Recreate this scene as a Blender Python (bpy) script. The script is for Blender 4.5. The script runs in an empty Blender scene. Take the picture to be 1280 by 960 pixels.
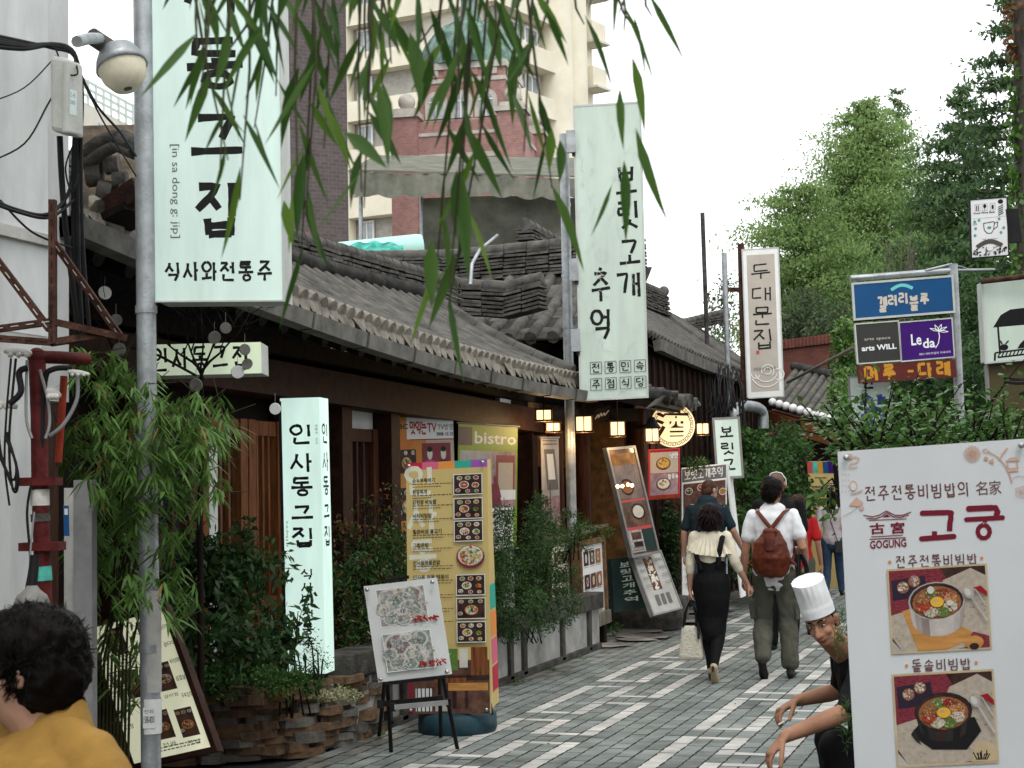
import bpy, bmesh, math, random
import numpy as np
from mathutils import Vector, Matrix, noise
R_ = random.Random(7)
SC = bpy.context.scene
COL = SC.collection
V = Vector
# ------------------------------------------------------------------ camera
FPX, CAMH = 2000.0, 1.7
YAW, PITCH, ROLL = math.atan(655 / 2000), math.atan(135.8 / 2000), .0195
cF = V((-math.sin(YAW) * math.cos(PITCH), math.cos(YAW) * math.cos(PITCH), math.sin(PITCH)))
_r = V((math.cos(YAW), math.sin(YAW), 0)); _u = _r.cross(cF)
cR = _r * math.cos(ROLL) - _u * math.sin(ROLL); cU = _u * math.cos(ROLL) + _r * math.sin(ROLL)
cO = V((0, 0, CAMH)); cFh = V((-math.sin(YAW), math.cos(YAW), 0)); cRh = _r.copy()
cam = bpy.data.cameras.new('camera'); cam.lens = 56.25; cam.sensor_width = 36; cam.clip_end = 600; cam.clip_start = .05
cam.dof.use_dof = True; cam.dof.focus_distance = 12.5; cam.dof.aperture_fstop = 13
camo = bpy.data.objects.new('camera', cam); COL.objects.link(camo)
camo.matrix_world = Matrix(((cR.x, cU.x, -cF.x, 0), (cR.y, cU.y, -cF.y, 0), (cR.z, cU.z, -cF.z, CAMH), (0, 0, 0, 1)))
SC.camera = camo
# ------------------------------------------------------------------ sky, sun, exposure
EXPO = 0.92
SUN_EL, SUN_AZ = math.radians(58), math.radians(150)     # azimuth measured clockwise from +Y: behind the camera, to the right
w = bpy.data.worlds.new('World'); SC.world = w; w.use_nodes = True
nt = w.node_tree; nt.nodes.clear()
sky = nt.nodes.new('ShaderNodeTexSky'); sky.sky_type = 'NISHITA'; sky.sun_disc = False
sky.sun_elevation = SUN_EL; sky.sun_rotation = SUN_AZ; sky.air_density = 1.0; sky.dust_density = 1.0; sky.ozone_density = 1.0
hs = nt.nodes.new('ShaderNodeHueSaturation'); hs.inputs['Saturation'].default_value = .12
bg = nt.nodes.new('ShaderNodeBackground'); bg.inputs[1].default_value = .12
wo = nt.nodes.new('ShaderNodeOutputWorld')
nt.links.new(sky.outputs[0], hs.inputs['Color']); ov = nt.nodes.new('ShaderNodeMix'); ov.data_type = 'RGBA'; ov.inputs[0].default_value = .72; ov.inputs[7].default_value = (9.0, 9.2, 9.3, 1)      # the even white cloud cover over the blue
nt.links.new(hs.outputs[0], ov.inputs[6]); nt.links.new(ov.outputs[2], bg.inputs[0]); nt.links.new(bg.outputs[0], wo.inputs[0])
sl = bpy.data.lights.new('sun', 'SUN'); sl.energy = .6; sl.angle = math.radians(18); sl.color = (1, .97, .92)
so = bpy.data.objects.new('sun', sl); COL.objects.link(so)
_sd = V((math.sin(SUN_AZ) * math.cos(SUN_EL), math.cos(SUN_AZ) * math.cos(SUN_EL), math.sin(SUN_EL)))
so.rotation_euler = _sd.to_track_quat('Z', 'Y').to_euler()
SC.view_settings.view_transform = 'Standard'; SC.view_settings.look = 'None'
SC.view_settings.exposure = EXPO; SC.view_settings.gamma = 1
EM = 1 / 2 ** EXPO

# ------------------------------------------------------------------ geometry of the view: a pixel and a distance give a place
def ray(px, py): return cF + cR * ((px - 640) / FPX) - cU * ((py - 480) / FPX)
def P(px, py, d): r = ray(px, py); return cO + r * (d / r.dot(cFh))
def G(px, py, z=0): r = ray(px, py); return cO + r * ((z - CAMH) / r.z)
def onX(px, py, X): r = ray(px, py); return cO + r * (X / r.x)
def onY(px, py, Y): r = ray(px, py); return cO + r * (Y / r.y)

# ------------------------------------------------------------------ materials
def lin(c): c /= 255; return c / 12.92 if c <= .04045 else ((c + .055) / 1.055) ** 2.4
def rgb(r, g, b): return (lin(r), lin(g), lin(b))
MATS = {}
def M(name, col, rough=.65, var=.18, scale=6, bump=.15, bscale=60, metal=0, emit=0, trans=0, col2=None, spec=.12, stretch=(1, 1, 1), emitcol=None):
    if name in MATS: return MATS[name]
    m = bpy.data.materials.new(name); m.use_nodes = True; n = m.node_tree; L = n.links
    b = n.nodes['Principled BSDF']; out = n.nodes['Material Output']
    b.inputs['Roughness'].default_value = rough; b.inputs['Metallic'].default_value = metal; b.inputs['Specular IOR Level'].default_value = spec
    tc = n.nodes.new('ShaderNodeTexCoord'); mp = n.nodes.new('ShaderNodeMapping'); mp.inputs['Scale'].default_value = stretch
    L.new(tc.outputs['Object'], mp.inputs[0])
    cn = None
    c2 = col2 or tuple(x * (1 - 2 * var) for x in col); c1 = col if col2 else tuple(min(1, x * (1 + var)) for x in col)
    if trans:       # leaves: one random shade per leaf
        at = n.nodes.new('ShaderNodeAttribute'); at.attribute_name = 'shade'
        mx = n.nodes.new('ShaderNodeMix'); mx.data_type = 'RGBA'; L.new(at.outputs['Fac'], mx.inputs[0])
        mx.inputs[6].default_value = (*c1, 1); mx.inputs[7].default_value = (*c2, 1); cn = mx.outputs[2]
        L.new(cn, b.inputs['Base Color'])
        t = n.nodes.new('ShaderNodeBsdfTranslucent'); L.new(cn, t.inputs[0]); ms = n.nodes.new('ShaderNodeMixShader'); ms.inputs[0].default_value = trans
        L.new(b.outputs[0], ms.inputs[1]); L.new(t.outputs[0], ms.inputs[2]); L.new(ms.outputs[0], out.inputs[0])
    elif var or col2:
        t1 = n.nodes.new('ShaderNodeTexNoise'); t1.inputs['Scale'].default_value = scale; t1.inputs['Detail'].default_value = 7; t1.inputs['Roughness'].default_value = .62
        L.new(mp.outputs[0], t1.inputs[0])
        rp = n.nodes.new('ShaderNodeValToRGB'); rp.color_ramp.elements[0].position = .32; rp.color_ramp.elements[1].position = .68
        rp.color_ramp.elements[0].color = (*c2, 1); rp.color_ramp.elements[1].color = (*c1, 1)
        L.new(t1.outputs[0], rp.inputs[0]); cn = rp.outputs[0]; L.new(cn, b.inputs['Base Color'])
    else: b.inputs['Base Color'].default_value = (*col, 1)
    if bump and not trans:
        t2 = n.nodes.new('ShaderNodeTexNoise'); t2.inputs['Scale'].default_value = bscale; t2.inputs['Detail'].default_value = 4; L.new(mp.outputs[0], t2.inputs[0])
        bp = n.nodes.new('ShaderNodeBump'); bp.inputs['Strength'].default_value = bump; bp.inputs['Distance'].default_value = .02; L.new(t2.outputs[0], bp.inputs['Height']); L.new(bp.outputs[0], b.inputs['Normal'])
    if emit:
        if cn and not emitcol: L.new(cn, b.inputs['Emission Color'])
        else: b.inputs['Emission Color'].default_value = (*(emitcol or col), 1)
        b.inputs['Emission Strength'].default_value = emit * EM
    MATS[name] = m; return m
def Mbrick(name, col, mortar, sc, rough=.8, bw=.5, rh=.25, ms=.02, axis='XZ', ang=0, var=.3):
    m = bpy.data.materials.new(name); m.use_nodes = True; n = m.node_tree; L = n.links; b = n.nodes['Principled BSDF']; b.inputs['Roughness'].default_value = rough
    tc = n.nodes.new('ShaderNodeTexCoord'); mp = n.nodes.new('ShaderNodeMapping'); L.new(tc.outputs['Object'], mp.inputs[0])
    mp.inputs['Rotation'].default_value = (math.pi / 2, 0, ang) if axis == 'XZ' else (0, 0, ang)
    mp.vector_type = 'TEXTURE'
    br = n.nodes.new('ShaderNodeTexBrick'); br.inputs['Scale'].default_value = sc; br.inputs['Color1'].default_value = (*col, 1); br.inputs['Color2'].default_value = (*[c * (1 - var) for c in col], 1)
    br.inputs['Mortar'].default_value = (*mortar, 1); br.inputs['Brick Width'].default_value = bw; br.inputs['Row Height'].default_value = rh; br.inputs['Mortar Size'].default_value = ms
    L.new(mp.outputs[0], br.inputs[0])
    nz = n.nodes.new('ShaderNodeTexNoise'); nz.inputs['Scale'].default_value = 3; nz.inputs['Detail'].default_value = 6; L.new(tc.outputs['Object'], nz.inputs[0])
    mx = n.nodes.new('ShaderNodeMix'); mx.data_type = 'RGBA'; mx.blend_type = 'MULTIPLY'; mx.inputs[0].default_value = .5; L.new(br.outputs[0], mx.inputs[6]); L.new(nz.outputs[1], mx.inputs[7])
    hs = n.nodes.new('ShaderNodeMix'); hs.data_type = 'RGBA'; hs.blend_type = 'MULTIPLY'; hs.inputs[0].default_value = .6; hs.inputs[7].default_value = (1, 1, 1, 1)
    L.new(br.outputs[0], hs.inputs[6])
    rp = n.nodes.new('ShaderNodeValToRGB'); rp.color_ramp.elements[0].position = .3; rp.color_ramp.elements[1].position = .7; rp.color_ramp.elements[0].color = (.6, .6, .6, 1); L.new(nz.outputs[0], rp.inputs[0])
    L.new(rp.outputs[0], hs.inputs[7]); L.new(hs.outputs[2], b.inputs['Base Color'])
    MATS[name] = m; return m

# ------------------------------------------------------------------ mesh builder
class MB:
    def __init__(s): s.v = []; s.f = []; s.mi = []; s.ms = []; s.sm = []
    def slot(s, m):
        m = MATS[m] if isinstance(m, str) else m
        if m not in s.ms: s.ms.append(m)
        return s.ms.index(m)
    def add(s, vs, fs, m, smooth=False):
        o = len(s.v); k = s.slot(m); s.v.extend([tuple(v) for v in vs])
        for f in fs: s.f.append([i + o for i in f]); s.mi.append(k); s.sm.append(smooth)
    def box(s, c, size, m, rot=None):
        c = V(c); hx, hy, hz = [x / 2 for x in size]; r = Matrix.Rotation(rot, 3, 'Z') if isinstance(rot, (int, float)) else (rot or Matrix.Identity(3))
        vs = [c + r @ V((x, y, z)) for x in (-hx, hx) for y in (-hy, hy) for z in (-hz, hz)]
        s.add(vs, [(0, 1, 3, 2), (4, 6, 7, 5), (0, 4, 5, 1), (2, 3, 7, 6), (0, 2, 6, 4), (1, 5, 7, 3)], m)
    def span(s, a, b, m): s.box([(a[i] + b[i]) / 2 for i in range(3)], [abs(b[i] - a[i]) for i in range(3)], m)
    def beam(s, a, b, w, h, m, up=(0, 0, 1)):
        a, b = V(a), V(b); d = (b - a); L = d.length; d.normalize(); x = d.cross(V(up))
        if x.length < 1e-4: x = d.cross(V((0, 1, 0)))
        x.normalize(); z = x.cross(d); r = Matrix((x, d, z)).transposed(); s.box((a + b) / 2, (w, L, h), m, r)
    def tube(s, pts, r, m, n=8, cap=True, smooth=True, arc=None, side=None):
        pts = [V(p) for p in pts]; k = len(pts); rs = r if isinstance(r, (list, tuple)) else [r] * k
        ref = None; vs = []
        for i, p in enumerate(pts):
            d = (pts[min(i + 1, k - 1)] - pts[max(i - 1, 0)]).normalized()
            if side is not None: ref = V(side)
            elif ref is None: ref = V((0, 0, 1)) if abs(d.z) < .9 else V((1, 0, 0))
            x = (ref - d * ref.dot(d)).normalized(); y = d.cross(x); ref = x
            ra, rb = rs[i] if isinstance(rs[i], (tuple, list)) else (rs[i], rs[i])
            for j in range(n):
                a = 2 * math.pi * j / n; vs.append(p + x * math.cos(a) * ra + y * math.sin(a) * rb)
        fs = [(i * n + j, i * n + (j + 1) % n, (i + 1) * n + (j + 1) % n, (i + 1) * n + j) for i in range(k - 1) for j in range(n)]
        s.add(vs, fs, m, smooth)
        if cap: s.add(vs[:n], [list(range(n))[::-1]], m); s.add(vs[-n:], [list(range(n))], m)
    def sphere(s, c, r, m, n=12, k=8, rot=None):
        c = V(c); rx, ry, rz = r if isinstance(r, (tuple, list)) else (r, r, r); rot = rot or Matrix.Identity(3)
        vs = [c + rot @ V((0, 0, -rz))]
        for i in range(1, k):
            t = -math.pi / 2 + math.pi * i / k
            for j in range(n):
                a = 2 * math.pi * j / n; vs.append(c + rot @ V((rx * math.cos(t) * math.cos(a), ry * math.cos(t) * math.sin(a), rz * math.sin(t))))
        vs.append(c + rot @ V((0, 0, rz))); e = len(vs) - 1
        fs = [(0, 1 + (j + 1) % n, 1 + j) for j in range(n)] + [(1 + i * n + j, 1 + i * n + (j + 1) % n, 1 + (i + 1) * n + (j + 1) % n, 1 + (i + 1) * n + j) for i in range(k - 2) for j in range(n)]
        fs += [(e, 1 + (k - 2) * n + j, 1 + (k - 2) * n + (j + 1) % n) for j in range(n)]
        s.add(vs, fs, m, True)
    def lathe(s, c, prof, m, n=20, axis=(0, 0, 1), smooth=True, cap=True):
        c = V(c); z = V(axis).normalized(); x = z.orthogonal().normalized(); y = z.cross(x)
        vs = [c + z * h + (x * math.cos(2 * math.pi * j / n) + y * math.sin(2 * math.pi * j / n)) * r for r, h in prof for j in range(n)]
        k = len(prof); s.add(vs, [(i * n + j, i * n + (j + 1) % n, (i + 1) * n + (j + 1) % n, (i + 1) * n + j) for i in range(k - 1) for j in range(n)], m, smooth)
        if cap: s.add(vs[:n], [list(range(n))[::-1]], m); s.add(vs[-n:], [list(range(n))], m)
    def prism(s, pts, d, m):       # polygon of 3-D points pushed along vector d
        pts = [V(p) for p in pts]; d = V(d); n = len(pts)
        s.add(pts + [p + d for p in pts], [list(range(n)), list(range(2 * n - 1, n - 1, -1))] + [(i, i + n, (i + 1) % n + n, (i + 1) % n) for i in range(n)], m)
    def grid(s, fn, nu, nv, m, smooth=True):
        vs = [fn(i / nu, j / nv) for j in range(nv + 1) for i in range(nu + 1)]
        s.add(vs, [(j * (nu + 1) + i, j * (nu + 1) + i + 1, (j + 1) * (nu + 1) + i + 1, (j + 1) * (nu + 1) + i) for j in range(nv) for i in range(nu)], m, smooth)
    def build(s, name, parent=None, bevel=0):
        me = bpy.data.meshes.new(name); me.from_pydata(s.v, [], s.f)
        for m in s.ms: me.materials.append(m)
        me.polygons.foreach_set('material_index', s.mi); me.polygons.foreach_set('use_smooth', s.sm); me.update()
        return link(name, me, parent, bevel)
def wm(o): return (wm(o.parent) @ o.matrix_parent_inverse if o.parent else Matrix.Identity(4)) @ o.matrix_basis
def link(name, me, parent=None, bevel=0):
    o = bpy.data.objects.new(name, me); COL.objects.link(o)
    if parent is not None:
        o.parent = parent; o.matrix_parent_inverse = wm(parent).inverted()
    if bevel:
        b = o.modifiers.new('bevel', 'BEVEL'); b.width = bevel; b.segments = 2; b.limit_method = 'ANGLE'
    return o
def tag(o, label, cat, group=None, kind=None):
    if label: o['label'] = label
    if cat: o['category'] = cat
    if group: o['group'] = group
    if kind: o['kind'] = kind
    return o
def thing(name, label, cat, loc, group=None):
    o = bpy.data.objects.new(name, None); o.empty_display_size = .1; o.location = loc; COL.objects.link(o); o.matrix_basis = Matrix.Translation(V(loc))
    return tag(o, label, cat, group)
def struct(mb, name):
    o = mb.build(name); o['kind'] = 'structure'; return o
def dup(o, loc, rz=0, label=None, parent=None, scale=1):
    c = o.copy(); COL.objects.link(c)
    if parent is None:
        c.matrix_basis = Matrix.Translation(V(loc)) @ Matrix.Rotation(rz, 4, 'Z') @ Matrix.Scale(scale, 4)
        if label: c['label'] = label
    else: c.parent = parent
    for ch in o.children: dup(ch, None, 0, None, c)
    return c

# ------------------------------------------------------------------ lettering: outlines from the built-in font, and brush strokes
_tc = {}
def text_mesh(s, bold=0):
    if (s, bold) in _tc: return _tc[(s, bold)]
    c = bpy.data.curves.new('lettering', 'FONT'); c.body = s; c.offset = bold; c.resolution_u = 2
    o = bpy.data.objects.new('lettering', c); COL.objects.link(o)
    me = bpy.data.meshes.new_from_object(o.evaluated_get(bpy.context.evaluated_depsgraph_get()))
    v = np.array([(x.co.x, x.co.y) for x in me.vertices]); f = [list(p.vertices) for p in me.polygons]
    bpy.data.objects.remove(o); bpy.data.curves.remove(c); bpy.data.meshes.remove(me)
    lo, hi = v.min(0), v.max(0); v = (v - lo) / np.maximum(hi - lo, 1e-6)
    _tc[(s, bold)] = (v, f); return v, f
CH = 'ㄱㄲㄴㄷㄸㄹㅁㅂㅃㅅㅆㅇㅈㅉㅊㅋㅌㅍㅎ'; JU = 'ㅏㅐㅑㅒㅓㅔㅕㅖㅗㅘㅙㅚㅛㅜㅝㅞㅟㅠㅡㅢㅣ'
JO = ['', 'ㄱ', 'ㄲ', 'ㄳ', 'ㄴ', 'ㄵ', 'ㄶ', 'ㄷ', 'ㄹ', 'ㄺ', 'ㄻ', 'ㄼ', 'ㄽ', 'ㄾ', 'ㄿ', 'ㅀ', 'ㅁ', 'ㅂ', 'ㅄ', 'ㅅ', 'ㅆ', 'ㅇ', 'ㅈ', 'ㅊ', 'ㅋ', 'ㅌ', 'ㅍ', 'ㅎ']
_circ = [(.5 + .5 * math.sin(a), .5 + .5 * math.cos(a)) for a in [i * math.pi / 8 for i in range(17)]]
ST = {'ㄱ': [[(0, .95), (.95, 1), (.8, .5), (.62, 0)]], 'ㄴ': [[(.05, 1), (0, .1), (1, .12)]], 'ㄷ': [[(0, .95), (.95, 1)], [(.05, .95), (0, .08), (1, .1)]],
      'ㄹ': [[(0, 1), (.9, 1), (.88, .56), (.05, .52), (.05, .04), (1, .06)]], 'ㅁ': [[(.05, 1), (.08, .02)], [(.05, .97), (.95, .97), (.9, .02)], [(.08, .04), (.9, .05)]],
      'ㅂ': [[(.06, 1), (.1, 0)], [(.92, 1), (.9, 0)], [(.1, .52), (.9, .55)], [(.1, .04), (.9, .04)]], 'ㅅ': [[(.55, 1), (.45, .6), (0, 0)], [(.47, .58), (.7, .3), (1, .05)]],
      'ㅇ': [_circ], 'ㅈ': [[(.05, .95), (.92, 1), (.55, .55), (0, 0)], [(.55, .52), (.75, .3), (1, .05)]], 'ㅊ': [[(.38, 1.2), (.6, 1.12)], [(.05, .85), (.92, .9), (.55, .5), (0, 0)], [(.55, .48), (.75, .28), (1, .05)]],
      'ㅌ': [[(0, 1), (.95, 1)], [(0, .55), (.9, .57)], [(.05, 1), (0, .05), (1, .07)]], 'ㅎ': [[(.35, 1.15), (.65, 1.1)], [(0, .85), (1, .87)], [(x * .7 + .15, y * .65) for x, y in _circ]], 'ㄸ': [[(0, .95), (.42, 1)], [(.04, .95), (0, .08), (.45, .1)], [(.55, .95), (.97, 1)], [(.58, .95), (.55, .08), (1, .1)]],
      'ㅋ': [[(0, .95), (.95, 1), (.62, 0)], [(0, .5), (.8, .55)]], 'ㅍ': [[(0, 1), (1, 1)], [(.3, 1), (.35, .05)], [(.7, 1), (.65, .05)], [(0, .04), (1, .06)]]}
def vow(v):     # strokes in the whole-syllable box: vertical stems on the right, horizontal bars below
    T = {'ㅏ': [[(.8, 1), (.82, 0)], [(.82, .55), (1, .57)]], 'ㅐ': [[(.72, .95), (.72, .05)], [(.95, 1), (.96, 0)], [(.72, .52), (.95, .52)]], 'ㅓ': [[(.85, 1), (.87, 0)], [(.62, .55), (.85, .57)]], 'ㅣ': [[(.86, 1), (.88, 0)]],
         'ㅔ': [[(.74, .95), (.74, .05)], [(.95, 1), (.96, 0)], [(.56, .52), (.74, .54)]], 'ㅗ': [[(.5, .42), (.5, .12)], [(0, .1), (1, .14)]], 'ㅜ': [[(0, .36), (1, .4)], [(.5, .38), (.5, 0)]], 'ㅡ': [[(0, .18), (1, .22)]],
         'ㅘ': [[(.32, .42), (.32, .15)], [(0, .12), (.66, .18)], [(.82, 1), (.84, 0)], [(.84, .5), (1, .52)]], 'ㅢ': [[(0, .2), (.68, .26)], [(.86, 1), (.88, 0)]], 'ㅕ': [[(.85, 1), (.87, 0)], [(.62, .68), (.85, .7)], [(.62, .42), (.85, .44)]],
         'ㅝ': [[(0, .4), (.66, .44)], [(.34, .42), (.34, .1)], [(.86, 1), (.88, 0)], [(.66, .25), (.86, .27)]], 'ㅛ': [[(.32, .42), (.32, .12)], [(.68, .42), (.68, .12)], [(0, .1), (1, .14)]], 'ㅠ': [[(0, .36), (1, .4)], [(.33, .38), (.3, 0)], [(.67, .38), (.68, 0)]]}
    return T.get(v, T['ㅣ'])
def syllable(ch):
    k = ord(ch) - 0xAC00
    if k < 0 or k > 11171: return None
    c, v, f = CH[k // 588], JU[k % 588 // 28], JO[k % 28]
    hor = v in 'ㅗㅛㅜㅠㅡ'; mix = v in 'ㅘㅝㅢㅚㅟ'; lo = .38 if f else 0; hs = 1 - lo; out = []
    if hor: cb = (.14, lo + hs * .5, .86, 1)
    elif mix: cb = (.04, lo + hs * .5, .62, 1)
    else: cb = (.02, lo + hs * .18, .56 if v not in 'ㅐㅔ' else .5, lo + hs * .95)
    if c in 'ㅊㅎ': cb = (cb[0], cb[1], cb[2], cb[1] + (cb[3] - cb[1]) * .86)
    for s in ST[c]: out.append([(cb[0] + x * (cb[2] - cb[0]), cb[1] + y * (cb[3] - cb[1])) for x, y in s])
    for s in vow(v): out.append([(x, lo + y * hs) for x, y in s])
    if f:
        fb = (.2, 0, .92, .34) if not hor else (.14, 0, .86, .28)
        if f == 'ㅇ': fb = (.3, 0, .78, .31)
        for s in ST.get(f, ST['ㄱ']): out.append([(fb[0] + x * (fb[2] - fb[0]), fb[1] + y * (fb[3] - fb[1])) for x, y in s])
    return out

# ------------------------------------------------------------------ a printed face: flat figures laid on a board, in board fractions (u right, v down)
class Board:
    def __init__(s, TL, BL, TR, mb=None):
        s.O = V(TL); s.X = V(TR) - V(TL); s.Y = V(BL) - V(TL); s.N = s.Y.cross(s.X).normalized() * -1
        if s.N.dot(cO - s.O) < 0: s.N = -s.N
        s.W = s.X.length; s.H = s.Y.length; s.mb = mb or MB(); s.z = .001; s.st = max(8e-6, 5e-7 * (s.O - cO).length_squared)
    def pt(s, u, v): return s.O + s.X * u + s.Y * v + s.N * s.z
    def slab(s, th, m, mb=None, e=0):
        a, b = s.X.normalized() * e, s.Y.normalized() * e; q = [s.O - a - b, s.O + s.X + a - b, s.O + s.X + s.Y + a + b, s.O + s.Y - a + b]
        (mb or s.mb).prism(q, -s.N * th, m)
    def frame(s, w, th, m, mb, fwd=.006):
        fu, fv = w / s.W, w / s.H; s_ = s.z; s.z = 0
        for u0, v0, u1, v1 in ((-fu, -fv, 1 + fu, 0), (-fu, 1, 1 + fu, 1 + fv), (-fu, 0, 0, 1), (1, 0, 1 + fu, 1)):
            mb.prism([s.pt(u0, v0) + s.N * fwd, s.pt(u1, v0) + s.N * fwd, s.pt(u1, v1) + s.N * fwd, s.pt(u0, v1) + s.N * fwd], -s.N * (th + fwd), m)
        s.z = s_
    def poly(s, pts, m):
        s.z += s.st; q = [s.pt(*p) for p in pts]
        if (q[1] - q[0]).cross(q[-1] - q[0]).dot(s.N) < 0: q = q[::-1]
        s.mb.add(q, [list(range(len(q)))], m)
    def rect(s, u0, v0, u1, v1, m): s.poly([(u0, v0), (u1, v0), (u1, v1), (u0, v1)], m)
    def ell(s, u, v, r, m, ry=None, n=18, a0=0, rot=0):        # r in metres
        ry = ry or r; p = []
        for i in range(n):
            a = 2 * math.pi * i / n; x, y = r * math.cos(a), ry * math.sin(a); x, y = x * math.cos(rot) - y * math.sin(rot), x * math.sin(rot) + y * math.cos(rot)
            p.append((u + x / s.W, v + y / s.H))
        s.poly(p, m)
    def stroke(s, pts, w, m, taper=False, rnd=None):          # w in metres
        q = [(p[0] * s.W, p[1] * s.H) for p in pts]
        d = [0]
        for i in range(1, len(q)): d.append(d[-1] + math.dist(q[i], q[i - 1]))
        if d[-1] < 1e-6: return
        n = max(2, min(24, int(d[-1] / w * 1.2) + 2)) if len(q) > 2 or taper else 2
        ps = []
        for i in range(n):
            t = d[-1] * i / (n - 1); j = max(k for k in range(len(d)) if d[k] <= t + 1e-9); j = min(j, len(d) - 2); e = (t - d[j]) / max(1e-9, d[j + 1] - d[j]); ps.append((q[j][0] + (q[j + 1][0] - q[j][0]) * e, q[j][1] + (q[j + 1][1] - q[j][1]) * e))
        s.z += s.st; L = []; Rr = []
        for i, (x, y) in enumerate(ps):
            a, b = ps[max(0, i - 1)], ps[min(n - 1, i + 1)]; dx, dy = b[0] - a[0], b[1] - a[1]; l = math.hypot(dx, dy) or 1; t = i / (n - 1)
            ww = w / 2 * (((1.12 - .22 * math.sin(math.pi * min(1, t * 1.3)) - .18 * t ** 3) + (rnd.uniform(-.07, .07) if rnd else 0)) if taper else 1)
            L.append(s.pt((x - dy / l * ww) / s.W, (y + dx / l * ww) / s.H)); Rr.append(s.pt((x + dy / l * ww) / s.W, (y - dx / l * ww) / s.H))
        vs = L + Rr; fs = [(i, i + 1, n + i + 1, n + i) for i in range(n - 1)]
        if (vs[1] - vs[0]).cross(vs[n] - vs[0]).dot(s.N) < 0: fs = [f[::-1] for f in fs]
        s.mb.add(vs, fs, m)
    def text(s, t, u0, v0, u1, v1, m, bold=0, rot=0):
        v, f = text_mesh(t, bold); s.z += s.st * 1.5
        if rot: v = np.stack([1 - (1 - v[:, 1]), 1 - v[:, 0]], 1) if rot == 90 else v     # reads downwards
        s.mb.add([s.pt(u0 + (u1 - u0) * x, v1 + (v0 - v1) * y) for x, y in v], f, m)
    def brush(s, t, u0, v0, u1, v1, m, w, vert=True, gap=.25, seed=1):
        r = random.Random(seed); n = len(t)
        for i, ch in enumerate(t):
            if vert: h = (v1 - v0) / (n + gap * (n - 1)); a = (u0, v0 + i * h * (1 + gap), u1, v0 + i * h * (1 + gap) + h)
            else: h = (u1 - u0) / (n + gap * (n - 1)); a = (u0 + i * h * (1 + gap), v0, u0 + i * h * (1 + gap) + h, v1)
            for st in syllable(ch) or []:
                j = lambda k: r.uniform(-.018, .018) * (a[k] - a[k - 2])
                s.stroke([(a[0] + x * (a[2] - a[0]) + j(2), a[3] + y * (a[1] - a[3]) + j(3)) for x, y in st], w, m, True, r)
    def out(s, name, parent): return s.mb.build(name, parent)
def pboard(tl, bl, tr, d, d2=None, db=None):
    return Board(P(*tl, d), P(*bl, db or d), P(*tr, d2 or d))

# ------------------------------------------------------------------ leaves
def leaf_mesh(name, C, D, N, Ln, Wd, mats, parent=None, shape='long', mix=None, seed=0, fold=.12):
    rg = np.random.default_rng(seed); C = np.asarray(C, float); n = len(C); D = D / np.linalg.norm(D, axis=1, keepdims=True)
    S = np.cross(D, N); S /= np.linalg.norm(S, axis=1, keepdims=True) + 1e-9; Nn = np.cross(S, D)
    Ln = np.broadcast_to(np.asarray(Ln, float), (n,))[:, None]; Wd = np.broadcast_to(np.asarray(Wd, float), (n,))[:, None]
    cv = np.array([0, 0, -1.0])
    if shape == 'willow':
        bend = rg.normal(0, .10, (n, 1)) * S; prof = ((.12, .42), (.32, .98), (.55, .9), (.8, .45)); cols = [C]
        for f, w in prof: b_ = bend * Ln * f * f + cv * Ln * .10 * f * f; cols += [C + D * Ln * f + S * Wd * .5 * w + Nn * Wd * fold * w + b_, C + D * Ln * f + b_, C + D * Ln * f - S * Wd * .5 * w + Nn * Wd * fold * w + b_]
        cols.append(C + D * Ln + bend * Ln + cv * Ln * .10); tri = [(0, 2, 1), (0, 3, 2)]
        for k in range(3): o = 1 + 3 * k; tri += [(o, o + 1, o + 4), (o, o + 4, o + 3), (o + 1, o + 2, o + 5), (o + 1, o + 5, o + 4)]
        tri += [(10, 11, 13), (11, 12, 13)]
    elif shape == 'long':
        cols = [C, C + D * Ln * .33 + S * Wd * .5 + Nn * Wd * fold, C + D * Ln * .33 - S * Wd * .5 + Nn * Wd * fold, C + D * Ln * .7 + S * Wd * .36 + cv * Ln * .04, C + D * Ln * .7 - S * Wd * .36 + cv * Ln * .04, C + D * Ln + cv * Ln * .12]
        tri = [(0, 2, 1), (1, 2, 3), (2, 4, 3), (3, 4, 5)]
    else:
        cols = [C, C + D * Ln * .5 + S * Wd * .5, C + D * Ln * .5 - S * Wd * .5, C + D * Ln + cv * Ln * .08]; tri = [(0, 2, 1), (1, 2, 3)]
    k = len(cols); vv = np.stack(cols, 1).reshape(-1, 3); T = (np.arange(n)[:, None, None] * k + np.array(tri)[None]).reshape(-1, 3)
    me = bpy.data.meshes.new(name); me.vertices.add(len(vv)); me.vertices.foreach_set('co', vv.ravel()); me.loops.add(T.size); me.loops.foreach_set('vertex_index', T.ravel().astype(np.int32))
    me.polygons.add(len(T)); me.polygons.foreach_set('loop_start', np.arange(0, T.size, 3, dtype=np.int32)); me.polygons.foreach_set('loop_total', np.full(len(T), 3, np.int32))
    mats = mats if isinstance(mats, list) else [mats]
    for m in mats: me.materials.append(MATS[m])
    if len(mats) > 1:
        mi = rg.choice(len(mats), n, p=mix); me.polygons.foreach_set('material_index', np.repeat(mi, len(tri)).astype(np.int32))
    a = me.attributes.new('shade', 'FLOAT', 'FACE'); a.data.foreach_set('value', np.repeat(rg.random(n), len(tri)).astype(np.float32))
    me.update(); me.validate(); return link(name, me, parent)
def rdirs(rg, n, zb=0, spread=1):
    d = rg.normal(size=(n, 3)) * spread; d[:, 2] += zb; return d / np.linalg.norm(d, axis=1, keepdims=True)
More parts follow.
